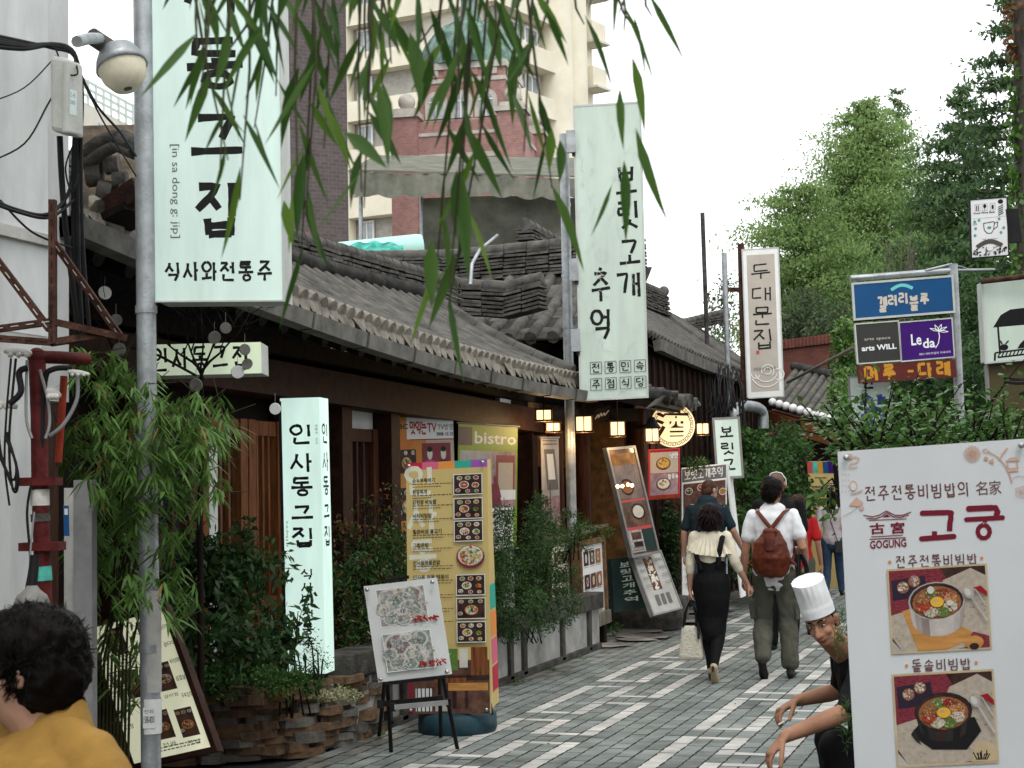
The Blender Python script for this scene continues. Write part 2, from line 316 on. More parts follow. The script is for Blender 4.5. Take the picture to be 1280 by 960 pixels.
def cloud(rg, blobs, n, clumps=40, tight=.3):
    """points gathered in clumps inside ellipsoids (centre, (rx,ry,rz))"""
    out = []; wts = np.array([b[1][0] * b[1][1] * b[1][2] for b in blobs]) ** .75; wts /= wts.sum()
    for (c, r), w_ in zip(blobs, wts):
        k = max(4, int(clumps * w_)); m = int(n * w_); d = rdirs(rg, k) * (rg.random((k, 1)) ** .45)
        q = d[rg.integers(0, k, m)] + rg.normal(size=(m, 3)) * tight; q /= np.maximum(1, np.linalg.norm(q, axis=1, keepdims=True) * .92)
        out.append(np.array(c) + q * np.array(r))
    return np.concatenate(out)
# ================================================================== colours of the place
M('wood_dark', (.010, .006, .004), .7, .3, 14, .3, 80, stretch=(1, 1, .15)); M('wood_beam', (.034, .013, .008), .6, .3, 10, .3, 60)
M('wood_orange', (.20, .07, .025), .5, .3, 12, .2, 60, stretch=(3, 3, .3)); M('wood_door', (.07, .024, .012), .5, .3, 12, .2, 60, stretch=(3, 3, .3)); M('wood_warm', (.22, .12, .05), .6, .3, 8, .3)
M('wood_grey', (.17, .15, .12), .8, .3, 14, .4, 60, stretch=(1, 1, .2)); M('wood_case', (.16, .09, .05), .7, .3, 12, .3)
M('tile', (.14, .132, .117), .85, .35, 5, .5, 40, col2=(.05, .047, .043)); M('tile_dark', (.045, .043, .041), .85, .35, 6, .5, 40); M('tile_pale', (.21, .19, .158), .85, .25, 9, .4, 50)
M('tile_ridge', (.12, .112, .10), .9, .35, 9, .6, 50, col2=(.03, .029, .027)); M('gutter', (.15, .145, .13), .6, .25, 5, .2, 30); M('zinc', (.36, .38, .39), .45, .18, 8, .15, 90, metal=.6)
M('plaster', (.60, .61, .60), .85, .13, 2.2, .1, 40, stretch=(1, 1, .35)); M('panel_grey', (.34, .335, .32), .9, .2, 4, .15, 30); M('disc_grey', (.22, .21, .19), .5, .2, 9, 0); M('plaster_dirty_shade', (.5, .49, .46), .85, .18, 3, .15, 30); M('joint', (.045, .045, .042), .95, .2, 20, 0)
M('paver_grey', (.205, .225, .21), .85, .3, 1.7, .25, 160); M('paver_grey_b', (.178, .198, .185), .85, .22, 2.3, .25, 160); M('paver_grey_c', (.215, .235, .22), .85, .22, 2.1, .25, 160)
M('paver_white', (.50, .49, .455), .85, .2, 2.5, .2, 160); M('paver_white_b', (.44, .43, .40), .85, .14, 3, .2, 160); M('paver_old', (.17, .16, .14), .9, .3, 4, .4, 90); M('slab_old', (.25, .235, .21), .9, .3, 3, .8, 14)
M('soil', (.05, .038, .025), .95, .3, 14, .6, 40); M('asphalt', (.06, .06, .06), .9, .2, 6, .3, 90)
M('stone_brown', (.19, .115, .065), .85, .35, 7, .7, 30, col2=(.05, .036, .027)); M('stone_grey', (.13, .12, .105), .9, .3, 6, .7, 30); M('granite', (.11, .105, .095), .9, .3, 9, .6, 60)
M('concrete_dark', (.075, .07, .062), .9, .35, 5, .5, 40); M('rust', (.07, .032, .022), .75, .35, 14, .4, 60); M('steel', (.5, .5, .5), .3, .1, 10, .05, 60, metal=.9); M('black', (.012, .012, .013), .5, .2, 9, .1)
M('pipe_red', (.085, .013, .012), .5, .25, 10, .2, 50); M('pipe_orange', (.26, .035, .015), .5, .2, 9, 0); M('lamp_grey', (.20, .195, .18), .5, .15, 12, .2, 60); M('white_enamel', (.52, .50, .46), .55, .15, 12, .2, 60); M('box_grey', (.45, .46, .42), .5, .12, 5, .1); M('cable', (.014, .014, .015), .5, .2, 9, 0); M('cable_grey', (.25, .25, .25), .5, .1, 9, 0)
M('cream_paint', (.68, .63, .48), .6, .1, 9, .05); M('sign_case', (.5, .52, .49), .5, .08, 5, .05); M('ink', (.012, .012, .012), .6, 0, bump=0); M('ink_grey', (.13, .13, .13), .6, 0, bump=0); M('ink_brown', (.07, .03, .022), .6, 0, bump=0); M('maroon', (.16, .012, .025), .6, 0, bump=0)
M('white', (.78, .78, .76), .6, .03, 5, .03); M('paper', (.66, .67, .66), .5, .04, 4, .03); M('cyan_white', (.55, .62, .58), .5, .04, 4, 0)
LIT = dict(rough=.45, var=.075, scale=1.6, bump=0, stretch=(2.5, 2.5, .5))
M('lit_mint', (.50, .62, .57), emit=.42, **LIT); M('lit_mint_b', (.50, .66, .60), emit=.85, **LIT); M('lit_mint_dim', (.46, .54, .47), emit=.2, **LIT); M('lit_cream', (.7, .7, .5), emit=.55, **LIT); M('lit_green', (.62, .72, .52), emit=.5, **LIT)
M('lantern_glow', (.8, .5, .2), .5, 0, bump=0, emit=2.1, emitcol=(1, .72, .32)); M('lantern_core', (1, .9, .6), .5, 0, bump=0, emit=16, emitcol=(1, .82, .5)); M('disc_glow', (.8, .72, .5), .5, 0, bump=0, emit=.95, emitcol=(1, .74, .38)); M('reflection_glow', (1, .7, .4), emit=14, var=0, bump=0, emitcol=(1, .6, .25))
M('glass_dark', (.03, .035, .04), .08, .2, 3, 0, spec=.8); M('glass_pale', (.30, .34, .36), .12, .2, 3, 0, spec=.8); M('copper', (.24, .35, .30), .7, .4, 2.2, .3, 8, col2=(.05, .09, .075)); M('stone_pale', (.52, .49, .43), .85, .15, 2, .2, 10)
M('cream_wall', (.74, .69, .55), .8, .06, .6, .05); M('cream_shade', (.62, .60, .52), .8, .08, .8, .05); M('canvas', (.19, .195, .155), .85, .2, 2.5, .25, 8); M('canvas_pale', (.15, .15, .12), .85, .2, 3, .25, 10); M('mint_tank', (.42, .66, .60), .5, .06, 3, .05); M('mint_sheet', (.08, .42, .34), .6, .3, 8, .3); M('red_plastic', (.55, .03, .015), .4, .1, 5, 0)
Mbrick('brick_red', (.40, .20, .175), (.38, .26, .235), 2.6, var=.22, axis='XZ'); Mbrick('brick_house', (.21, .055, .035), (.09, .05, .04), 3.4); Mbrick('brick_grey', (.40, .385, .34), (.44, .425, .38), 2.2, var=.15); Mbrick('brick_brown', (.105, .082, .08), (.135, .11, .105), 1.6, ang=.5)
# ================================================================== ground
g = MB(); g.box((0, 60, -.07), (400, 400, .1), 'asphalt'); struct(g, 'ground')
# the interlocking pavers: grey stretcher columns, with a white fret of two running bands
g = MB(); UX, UY, PX0, PY0 = .12, .1025, -4.57, 8.0
g.box((-.6, 36, -.012), (8.0, 60, .02), 'joint')
NC, NR = 38, 330
def fret(c, r, c0, ph):     # one band of the fret: a (long), m (short), b (long), joined by half-stones
    c -= c0; r = (r - ph) % 20; h = (r - 10) % 20
    if c == 0 and r < 17: return 1
    if c == 6 and h < 17: return 1
    if c == 3 and (r < 7 or 10 <= r < 17): return 1
    if c in (1, 2) and (r == 0 or r == 16): return 2
    if c in (4, 5) and (r == 6 or r == 10): return 2
    return 0
def cell(c, r):
    a = fret(c, r, 6, int((11.96 - PY0) / UY)); b = fret(c, r, 18, int((11.35 - PY0) / UY)); return a or b
used = set(); rg = random.Random(3)
def paver(c0, c1, r0, r1, m):
    x0, x1, y0, y1 = PX0 + c0 * UX + .006, PX0 + c1 * UX - .006, PY0 + r0 * UY + .003, PY0 + r1 * UY - .003; z = .004 + rg.uniform(-.0015, .0015); t = .007; ym = (y0 + y1) / 2
    pts = [(x0, y0), (x1, y0), (x1, ym - .03), (x1 + t, ym), (x1, ym + .03), (x1, y1), (x0, y1), (x0, ym + .03), (x0 + t, ym), (x0, ym - .03)] if r1 - r0 == 2 else [(x0, y0), (x1, y0), (x1, y1), (x0, y1)]
    g.add([(x, y, z) for x, y in pts], [list(range(len(pts)))], m)
for c in range(NC):
    r = -(c % 2)
    while r < NR:
        k = cell(c, r)
        if (c, r) in used: r += 1; continue
        if k == 2 and cell(c + 1, r) == 2 and (c + 1, r) not in used and (c == 0 or cell(c - 1, r) != 2):
            paver(c, c + 2, r, r + 1, 'paver_white'); used.add((c + 1, r)); r += 1; continue
        two = r + 1 < NR and (c, r + 1) not in used and cell(c, r + 1) == k
        m = rg.choice(['paver_white', 'paver_white', 'paver_white_b']) if k else ('paver_old' if c < 2 and rg.random() < .6 else rg.choice(['paver_grey', 'paver_grey', 'paver_grey_b', 'paver_grey_c']))
        paver(c, c + 1, r, r + (2 if two else 1), m); r += 2 if two else 1
struct(g, 'pavement')
rgn = np.random.default_rng(17)
# worn paving slabs in front of the second house
g = MB(); r = random.Random(5)
for i in range(26):
    x, y = -5.3 + r.random() * .95, 17.1 + i * .2; s_ = .3 + r.random() * .5
    n = 7; g.add([(x + s_ * .62 * math.cos(a + r.uniform(-.2, .2)) * r.uniform(.8, 1.1), y + s_ * .5 * math.sin(a) * r.uniform(.8, 1.1), .022 + i * .0012) for a in [2 * math.pi * k / n for k in range(n)]], [list(range(n))], 'slab_old')
g.box((-5.6, 24, .005), (2.0, 15, .02), 'paver_old')
struct(g, 'stone_paving')

# ================================================================== first tiled house (the long one on the left)
H1 = thing('tiled_house', 'long wooden house with grey tiled roof and gutter beside the tall poles', 'house', (-6.5, 12, 0))
EX, EY0, EY1, RX = -4.78, 6.9, 16.75, -6.55
def eaveZ(y): t = (y - 14.6); return 2.90 + .0062 * t * t if t < 0 else 2.90 + .004 * t * t
def ridgeZ(y): return 3.86 + .003 * (y - 12) ** 2
def roof_pt(s, y, dz=0, sag=.09):   # s=0 eave, 1 ridge
    z = eaveZ(y) * (1 - s) + ridgeZ(y) * s - sag * math.sin(math.pi * s) + dz; return V((EX + (RX - EX) * s, y, z))
b = MB(); b.grid(lambda u, v: roof_pt(v, EY0 + u * (EY1 - EY0)), 60, 6, 'tile_dark')
b.grid(lambda u, v: V((RX - 1.9 * v, EY0 + u * (EY1 - EY0), ridgeZ(EY0 + u * (EY1 - EY0)) - .9 * v)), 20, 2, 'tile_dark')
b.grid(lambda u, v: roof_pt(v, EY0 + (1 - u) * (EY1 - EY0), -.11), 60, 4, 'wood_dark')
roof = b.build('roof', H1)
def tile_ribs(mb, f, y0, y1, sp, r, segs, seed=0):
    rr = random.Random(seed); y = y0
    while y < y1:
        dy = rr.uniform(-.012, .012)
        for k in range(segs):
            a, c = f(k / segs - .004, y + dy, .02), f((k + 1) / segs + .02, y + dy, .035); q = rr.uniform(.95, 1.06) * r
            mb.tube([a, c], [q * 1.1, q * .96], 'tile', 7, True, True)
            e, h = f(k / segs, y + sp / 2, .012), f((k + 1) / segs, y + sp / 2, .03)     # the flat pan tile between the ribs
            mb.beam(e, h, sp * .6, .014, 'tile')
        y += sp
b = MB(); tile_ribs(b, roof_pt, EY0 + .1, EY1, .235, .062, 9, 2); b.build('roof_tiles', roof)
b = MB(); rr = random.Random(4); y = EY0 + .1
while y < EY1:                      # pale end tiles along the eave: pointed tongues with a round lip
    p = roof_pt(-.02, y, .03); k = rr.uniform(.85, 1.15); x = p.x + rr.uniform(.0, .03)
    b.tube([p, p + V((.05, 0, -.02))], [.078, .072], 'tile_pale', 9)
    q = [V((x + .02, y - .10, p.z + .03)), V((x + .03, y - .115, p.z - .02)), V((x + .075, y - .02, p.z - .135 * k)), V((x + .075, y + .02, p.z - .13 * k)), V((x + .03, y + .115, p.z - .02)), V((x + .02, y + .10, p.z + .03))]
    b.prism(q, (-.018, 0, .006), 'tile_pale')
    y += .235 / 1.5
b.build('eave_tiles', roof)
def ridge_stack(mb, pts, layers, wid, rr, m='tile_ridge', topr=.075):
    def at(t):
        t = t * (len(pts) - 1); i = min(int(t), len(pts) - 2); return V(pts[i]).lerp(V(pts[i + 1]), t - i)
    L = sum((V(pts[i + 1]) - V(pts[i])).length for i in range(len(pts) - 1)); n = max(3, int(L / .24))
    for k in range(layers):
        for i in range(n):
            a, c = at((i + .02 + rr.uniform(-.05, .05)) / n if 0 < i else 0), at(min(1, (i + .99) / n)); z = .01 + k * .047 + rr.uniform(-.007, .007)
            mb.beam(a + V((0, 0, z)), c + V((0, 0, z + rr.uniform(-.008, .008))), wid * (1 - .03 * k) + rr.uniform(-.02, .03), .030, m if rr.random() < .75 else 'tile')
    for i in range(n):
        a, c = at(i / n), at((i + .97) / n); z = .02 + layers * .047; mb.tube([a + V((0, 0, z)), c + V((0, 0, z))], [topr * 1.06, topr * .95], 'tile', 8)
rr = random.Random(8)
b = MB(); ridge_stack(b, [(RX, y, ridgeZ(y) - .03) for y in np.linspace(EY0, EY1, 9)], 6, .26, rr); b.tube([(RX + .12, y, ridgeZ(y) + .02) for y in np.linspace(EY0, EY1, 12)], .085, 'tile_dark', 8); b.build('roof_ridge', roof)
b = MB()
for k in range(8):
    a, c = roof_pt(k / 8, EY1 - .05, .07), roof_pt((k + .96) / 8, EY1 - .05, .08); b.tube([a, c], [.095, .085], 'tile', 8); b.beam(a - V((0, 0, .06)), c - V((0, 0, .06)), .28, .04, 'tile_ridge')
    a, c = roof_pt(k / 8, EY1 - .55, .07), roof_pt((k + .96) / 8, EY1 - .55, .08)
b.build('roof_verge', roof)
b = MB(); ys = np.linspace(EY0, EY1 + .1, 34)
for i in range(len(ys) - 1):
    p, q = roof_pt(-.05, ys[i]), roof_pt(-.05, ys[i + 1]); a, c = p + V((.1, 0, -.17)), q + V((.1, 0, -.17))
    b.prism([a + V((.07, 0, .06)), a + V((.055, 0, -.045)), a + V((-.05, 0, -.05)), a + V((-.07, 0, .05))], c - a, 'gutter')
    if i % 3 == 0: b.prism([a + V((.078, 0, .066)), a + V((.06, 0, -.052)), a + V((-.05, 0, -.056)), a + V((-.07, 0, .056))], V((0, .025, 0)), 'concrete_dark')
b.build('gutter', H1)
for i in range(30):
    y = EY0 + .3 + i * .325; mb = MB(); mb.tube([roof_pt(.02, y, -.19), roof_pt(.75, y, -.2)], .062, 'wood_dark', 9); mb.build('rafter', H1)
WX = -5.62
b = MB(); b.box((WX - .12, 11.9, 1.35), (.2, 9.7, 3.0), 'wood_dark'); b.span((-7.6, 16.55, .0), (WX, 16.72, 3.3), 'wood_dark'); b.prism([(-5.2, 16.6, 2.85), (RX, 16.6, 3.75), (-8, 16.6, 3.0), (-8, 16.6, 2.6)], (0, .06, 0), 'plaster_dirty_shade'); b.span((-7.6, 7.0, 0), (WX, 7.12, 2.9), 'wood_dark'); b.build('wall', H1)
b = MB(); b.beam((WX + .2, 6.9, 2.62), (WX + .2, 17.4, 2.50), .24, .26, 'wood_beam'); b.beam((WX + .28, 6.9, 2.84), (WX + .28, 16.9, 2.76), .14, .12, 'wood_dark'); b.build('beam', H1)
for y in (8.9, 11.3, 12.15, 13.2, 15.25, 17.35):
    c = MB(); c.box((WX + .1, y, 1.25), (.2, .2, 2.5), 'wood_beam'); c.build('column', H1)
b = MB(); b.span((WX - .01, 12.27, 2.28), (WX + .03, 13.08, 2.45), 'plaster'); b.span((WX - .01, 11.42, .5), (WX + .05, 11.75, 2.45), 'plaster_dirty_shade'); b.build('wall_panel', H1)
def lattice(y0, y1, z0, z1, n, m, parent, glass='glass_dark'):
    d = MB(); d.span((WX - .02, y0, z0), (WX + .02, y1, z1), glass); w_ = .11
    for y in (y0 + w_ / 2, y1 - w_ / 2): d.box((WX + .05, y, (z0 + z1) / 2), (.08, w_, z1 - z0), m)
    for z in (z0 + .06, z0 + .55, z1 - .06): d.box((WX + .045, (y0 + y1) / 2, z), (.06, y1 - y0 - .22, .11), m)
    for i in range(1, n): d.box((WX + .04, y0 + .1 + (y1 - y0 - .2) * i / n, (z0 + z1) / 2), (.035, .03, z1 - z0 - .2), m)
    return d.build('lattice_door', parent)
for y0, y1, m in ((7.3, 8.2, 'wood_door'), (8.98, 9.85, 'wood_door'), (9.9, 10.6, 'wood_orange'), (10.62, 11.2, 'wood_orange'), (12.28, 13.06, 'wood_door'), (13.32, 14.2, 'wood_dark')): lattice(y0, y1, .35, 2.28, 4, m, H1)
b = MB(); b.span((WX, 10.02, .3), (WX + .09, 10.14, 2.2), 'paper'); b.build('door_post', H1)

# ---- planter along the house: low wall of white panels between dark posts, dark capping
PL = thing('planter_wall', 'low planter wall with white panels and dark concrete capping under the shrubs', 'wall', (-4.66, 13.2, 0))
b = MB(); b.span((-4.70, 10.2, .04), (-4.58, 16.85, .46), 'panel_grey'); b.build('panel', PL)
b = MB(); b.box((-4.66, 13.5, .53), (.28, 6.7, .17), 'concrete_dark'); b.box((-4.62, 13.5, .035), (.14, 6.7, .07), 'concrete_dark'); b.build('capping', PL, .012)
for y in (10.9, 11.2, 12.7, 13.75, 14.15, 15.4, 16.4):
    b = MB(); b.box((-4.575, y, .26), (.05, .10, .46), 'concrete_dark'); b.build('post', PL)
b = MB(); b.span((-5.75, 9.95, 0), (-4.72, 16.9, .42), 'soil'); so_ = struct(b, 'planting_soil')

# ---- dry stone wall round the front bed
SW = MB(); r = random.Random(12)
def slab(c, sx, sy, sz, rot, m):
    n = 9; top = []; bot = []
    for k in range(n):
        a = 2 * math.pi * k / n; q = r.uniform(.82, 1.12); x, y = sx * q * math.cos(a), sy * q * math.sin(a); x, y = (abs(x) ** .8 * (1 if x > 0 else -1) * sx ** .2, abs(y) ** .8 * (1 if y > 0 else -1) * sy ** .2)
        xr, yr = x * math.cos(rot) - y * math.sin(rot), x * math.sin(rot) + y * math.cos(rot); top.append(V(c) + V((xr * .96, yr * .96, sz * r.uniform(.38, .55)))); bot.append(V(c) + V((xr, yr, -sz * r.uniform(.4, .52))))
    SW.add(top + bot, [list(range(n)), list(range(2 * n - 1, n - 1, -1))] + [(i, i + n, (i + 1) % n + n, (i + 1) % n) for i in range(n)], m)
path = [(-6.1, 9.0), (-5.5, 9.2), (-5.0, 9.42), (-4.72, 9.72), (-4.66, 10.2), (-4.7, 10.8)]
for k in range(10):
    for i in range(len(path) - 1):
        a, c = V((*path[i], 0)), V((*path[i + 1], 0)); L = (c - a).length; t = r.uniform(0, .12)
        while t < L:
            w_ = r.uniform(.14, .34); p = a.lerp(c, min(1, (t + w_ / 2) / L)); ang = math.atan2(c.y - a.y, c.x - a.x) + r.uniform(-.18, .18); h_ = r.uniform(.036, .066); off = V((.12 - .03 * k / 2, -.10 + .012 * k, 0)) * 0
            slab((p.x + r.uniform(-.03, .03), p.y + r.uniform(-.03, .03) + .006 * k, .03 + k * .047 + r.uniform(-.01, .01)), w_ / 2 + .03, r.uniform(.10, .17), h_ * 1.15, ang, r.choice(['stone_brown', 'stone_brown', 'stone_grey'])); t += w_
SW.span((-6.2, 9.55, 0), (-4.95, 10.9, .43), 'soil'); SW.span((-4.95, 9.95, 0), (-4.8, 10.9, .4), 'soil')
tag(SW.build('stone_wall'), 'low dry wall of stacked brown flat stones below the lit sign', 'wall')

# ================================================================== second house: the pub with lanterns, roof wing behind and the near porch roof
H2 = thing('tavern_house', 'wooden tavern with warm timber front lit by hanging lanterns', 'house', (-5.6, 19.5, 0))
b = MB(); b.span((-5.75, 17.5, 0), (-5.6, 21.2, 3.3), 'wood_dark'); b.span((-5.6, 17.5, 2.0), (-5.52, 21.2, 2.16), 'wood_warm'); b.span((-5.6, 19.4, 0), (-4.9, 19.55, 3.1), 'wood_warm'); b.span((-4.95, 19.5, 0), (-4.82, 28.4, 3.6), 'wood_dark'); b.build('wall', H2)
b = MB()
for i in range(13): b.box((-5.55, 17.7 + i * .28, 2.45), (.03, .26, .58), 'wood_warm')
b.build('timber_cladding', H2); b = MB()
for i in range(10): b.box((-4.80, 19.65 + i * .28, 2.5), (.03, .26, .9), 'wood_door')
b.build('timber_cladding', H2)
for x, y in ((-5.35, 17.9), (-5.3, 18.9), (-4.75, 19.55), (-4.75, 21.4)):
    c = MB(); c.tube([(x, y, 0), (x, y, 2.7)], [.11, .1], 'wood_door', 10); c.build('column', H2)
c = MB(); c.tube([(-5.6, 17.3, 2.42), (-5.2, 17.45, 2.5), (-5.05, 17.5, 2.54), (-4.95, 17.5, 2.55)], [.1, .13, .1, .09], 'wood_dark', 8); c.beam((-5.3, 17.5, 2.58), (-4.6, 20.2, 2.66), .16, .16, 'wood_dark'); c.build('beam', H2)
c = MB(); c.span((-5.58, 18.0, .1), (-5.5, 18.75, 1.98), 'wood_door'); c.span((-5.5, 18.05, .15), (-5.49, 18.36, 1.9), 'black'); c.build('door', H2)
# wing roof behind (ridge runs across the street direction)
def wing_pt(s, x, dz=0): return V((x, 17.6 + 1.9 * s, 3.45 + 1.0 * s - .06 * math.sin(math.pi * s) + dz))
b = MB(); b.grid(lambda u, v: wing_pt(v, -8.6 + u * 3.9), 20, 4, 'tile_dark'); wing = b.build('roof', H2)
b = MB(); rr = random.Random(31)
for i in range(15):
    x = -8.5 + i * .27
    for k in range(6):
        a, c = wing_pt(k / 6, x, .03), wing_pt((k + 1.03) / 6, x, .045); b.tube([a, c], [.08, .068], 'tile', 8)
        for dx in (.135,): b.beam(wing_pt(k / 6, x + dx, .02), wing_pt((k + 1) / 6, x + dx, .035), .15, .02, 'tile_dark' if k % 2 else 'tile')
b.build('roof_tiles', wing)
b = MB(); ridge_stack(b, [(-8.7, 19.5, 4.5), (-7.2, 19.5, 4.42), (-4.6, 19.5, 4.5)], 8, .3, rr); b.build('roof_ridge', wing); b = MB(); ridge_stack(b, [(-6.75, 17.5, 3.95), (-6.3, 17.45, 3.78), (-5.75, 17.45, 3.72), (-5.3, 17.4, 3.8)], 7, .28, rr); b.build('roof_ridge', wing)
# small porch roof with broken tiles and its own gutter
b = MB(); b.prism([(-5.4, 17.7, 2.98), (-4.1, 17.7, 2.7), (-4.1, 19.6, 2.7), (-5.4, 19.6, 2.98)], (0, 0, -.08), 'wood_dark'); porch = b.build('porch_roof', H2)
b = MB(); rr = random.Random(17)
for i in range(9):
    for k in range(5):
        y = 17.8 + i * .21 + rr.uniform(-.04, .04); x = -4.1 - k * .26; z = 2.73 + k * .055
        b.tube([(x + .13 + rr.uniform(-.03, .03), y + rr.uniform(-.05, .05), z + rr.uniform(0, .05)), (x - .15, y, z + .06)], [.085, .07], rr.choice(['tile', 'tile_dark']), 7)
b.build('roof_tiles', porch)
b = MB(); b.prism([(-4.08, 17.65, 2.72), (-3.98, 17.65, 2.76), (-3.98, 17.65, 2.755), (-4.08, 17.65, 2.66), (-4.2, 17.65, 2.62)], (0, 2.0, 0), 'gutter'); b.beam((-3.98, 19.66, 2.77), (-4.35, 19.66, 2.6), .02, .06, 'zinc'); b.build('gutter', porch)

# ================================================================== third house: grey ribbed roof, gable towards the street end
H3 = thing('ribbed_roof_house', 'grey ribbed tile roof with stacked ridge behind the tall white menu sign', 'house', (-5.6, 25, 0))
def r3(s, y, dz=0): return V((-4.75 - 1.65 * s, y, 3.66 + 1.15 * s - .05 * math.sin(math.pi * s) + .004 * max(0, 24 - y) ** 2 + dz))
b = MB(); b.grid(lambda u, v: r3(v, 20.2 + u * 8.4), 20, 4, 'tile_dark'); b.grid(lambda u, v: r3(v, 28.6 - u * 8.4, -.14), 10, 2, 'wood_dark'); b.grid(lambda u, v: V((-6.4 - 1.7 * v, 20.2 + u * 8.4, 4.8 - v)), 4, 2, 'tile_dark'); rf3 = b.build('roof', H3)
b = MB()
for i in range(42): y = 20.3 + i * .2; b.tube([r3(k / 5 - .01, y, .02) for k in range(6)], .058, 'tile', 6)
b.tube([r3(k / 6, 28.62, .05) for k in range(7)], .1, 'tile', 8); b.build('roof_tiles', rf3)
b = MB(); rr = random.Random(41); ridge_stack(b, [(-6.4, 20.2, 4.88), (-6.4, 25, 4.8), (-6.4, 28.5, 4.86)], 8, .3, rr, topr=.09); b.sphere((-6.4, 28.6, 5.33), (.1, .12, .1), 'tile', 10, 6); b.build('roof_ridge', rf3)
b = MB()
for i in range(28):
    a = r3(-.05, 20.2 + i * .3, -.08); b.prism([a + V((.1, 0, .06)), a + V((.09, 0, -.09)), a + V((0, 0, -.1)), a + V((-.02, 0, .04))], (0, .295, 0), 'gutter')
b.build('gutter', H3)
b = MB()
for i in range(22): b.box((-4.80, 20.3 + i * .38, 1.75), (.03, .05 + .03 * (i % 3 == 0), 3.4), 'wood_beam')
for z in (.5, 2.1): b.box((-4.79, 24.3, z), (.04, 8.2, .12), 'wood_dark')
b.build('wall_batten', H3)
b = MB(); b.span((-6.5, 28.3, 0), (-4.84, 28.42, 3.7), 'wood_dark'); b.prism([(-4.9, 28.43, 3.6), (-6.4, 28.43, 4.7), (-7.9, 28.43, 3.6)], (0, .05, 0), 'wood_beam'); b.span((-7.0, 28.2, 4.6), (-6.85, 28.3, 6.3), 'wood_grey'); b.build('wall', H3)
# a further small tiled roof beyond
H4 = thing('far_tiled_house', 'small tiled house with white plaster ridge ends beyond the ribbed roof', 'house', (-6.5, 33, 0))
b = MB(); b.prism([(-5.2, 30.6, 3.7), (-7.0, 30.6, 5.1), (-8.8, 30.6, 3.7)], (0, 4, 0), 'tile_dark'); rf4 = b.build('roof', H4)
b = MB()
for i in range(12):
    for s in (0,): b.tube([(-5.2 - 1.8 * t, 30.75 + i * .33, 3.75 + 1.4 * t + .03) for t in (0, .5, 1)], .09, 'tile', 7)
b.tube([(-5.2, 30.6, 3.8), (-6.1, 30.6, 4.45), (-7.0, 30.6, 5.2)], .12, 'tile_pale', 8); b.build('roof_tiles', rf4)
b = MB(); ridge_stack(b, [(-7.2, 30.6, 5.15), (-7.0, 33, 5.0), (-6.4, 34.6, 5.35)], 4, .3, rr); b.build('roof_ridge', rf4); b = MB(); b.span((-8.4, 30.8, 0), (-5.4, 34.4, 3.75), 'wood_dark'); b.build('wall', H4)
# ================================================================== poles and street signs
def pole(name, label, p0, p1, r, m='zinc', bands=()):
    t = thing(name, label, 'pole', p0); b = MB(); b.tube([p0, p1], r, m, 14); b.build('shaft', t)
    for z in bands:
        q = V(p0).lerp(V(p1), z); b = MB(); b.tube([q - V((0, 0, .02)), q + V((0, 0, .02))], r * 1.12, 'zinc', 14); b.build('clamp', t)
    return t
p0, p1 = P(190, 1068, 8), P(177, -140, 8); p0.z = 0
pt = pole('sign_pole', 'thick grey steel pole plastered with stickers, in front of the bamboo', p0, p1, .049, 'zinc', (.55, .20)); 
b = MB(); b.tube([p0 + V((0, 0, .75)), p0 + V((0, 0, 1.25))], .0505, 'plaster_dirty_shade', 14, False); b.tube([p0 + V((0, 0, .55)), p0 + V((0, 0, .72))], .0508, 'paper', 14, False); b.build('sticker', pt)
bd = Board(p0 + cRh * -.03 - cFh * .0515 + V((0, 0, .68)), p0 + cRh * -.03 - cFh * .0515 + V((0, 0, .58)), p0 + cRh * .03 - cFh * .0515 + V((0, 0, .68))); bd.rect(0, 0, 1, 1, 'paper'); bd.text('전화', .1, .08, .9, .28, 'ink'); bd.text('1588-8001', .05, .4, .95, .75, 'ink', .02); bd.out('phone_sticker', pt)
pole('sign_pole', 'tall slim grey pole at the roof corner, holding the white menu sign with vertical letters', G(718, 810) + V((0, 0, 0)), P(705, 168, 17.6), .055, 'zinc', (.2, .62, .72, .86))
pole('sign_pole', 'short grey pole beside the beige calligraphy sign', P(912, 520, 26) * 1, P(905, 316, 26), .045)
pole('thin_mast', 'thin dark square mast rising above the ribbed roof', P(884, 430, 25), P(878, 266, 25), .035, 'concrete_dark')

def box_sign(name, label, tl, bl, tr, d, depth, face, case='sign_case', cat='sign', d2=None, group=None, fw=.012, side=None):
    B = pboard(tl, bl, tr, d, d2); base = B.O + B.Y + B.X * .5; t = thing(name, label, cat, base, group)
    m = MB(); B.slab(depth, case, m); m.build('case', t, .004)
    if fw: m = MB(); B.frame(fw, .02, case, m); m.build('frame', t)
    B.rect(0, 0, 1, 1, face); return B, t
# big white light box on the first pole
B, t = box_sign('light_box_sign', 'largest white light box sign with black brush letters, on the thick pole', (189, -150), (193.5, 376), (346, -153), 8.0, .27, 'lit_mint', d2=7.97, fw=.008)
vv = lambda y: (y + 150) / 526
def gl(B, ch, x0, y0, x1, y1, w, m='ink', fx=None, fy=vv, seed=1): B.brush(ch, fx(x0), fy(y0), fx(x1), fy(y1), m, w, seed=seed)
fx = lambda x: (x - 191) / 156
for ch, y0, y1, x0, x1, s_ in (('인', -140, -62, 232, 292, 1), ('사', -58, 20, 232, 302, 2), ('동', 54, 112, 232, 303, 3), ('그', 150, 202, 238, 300, 4), ('집', 232, 296, 244, 293, 5)): gl(B, ch, x0, y0, x1, y1, .040, fx=fx, seed=s_)
for i, ch in enumerate('식사와전통주'): gl(B, ch, 204 + i * 22.5, 329, 222 + i * 22.5, 352, .014, fx=fx, seed=10 + i)
B.text('[in sa dong g: jip]', fx(211), vv(183), fx(223), vv(299), 'ink_grey', rot=90)
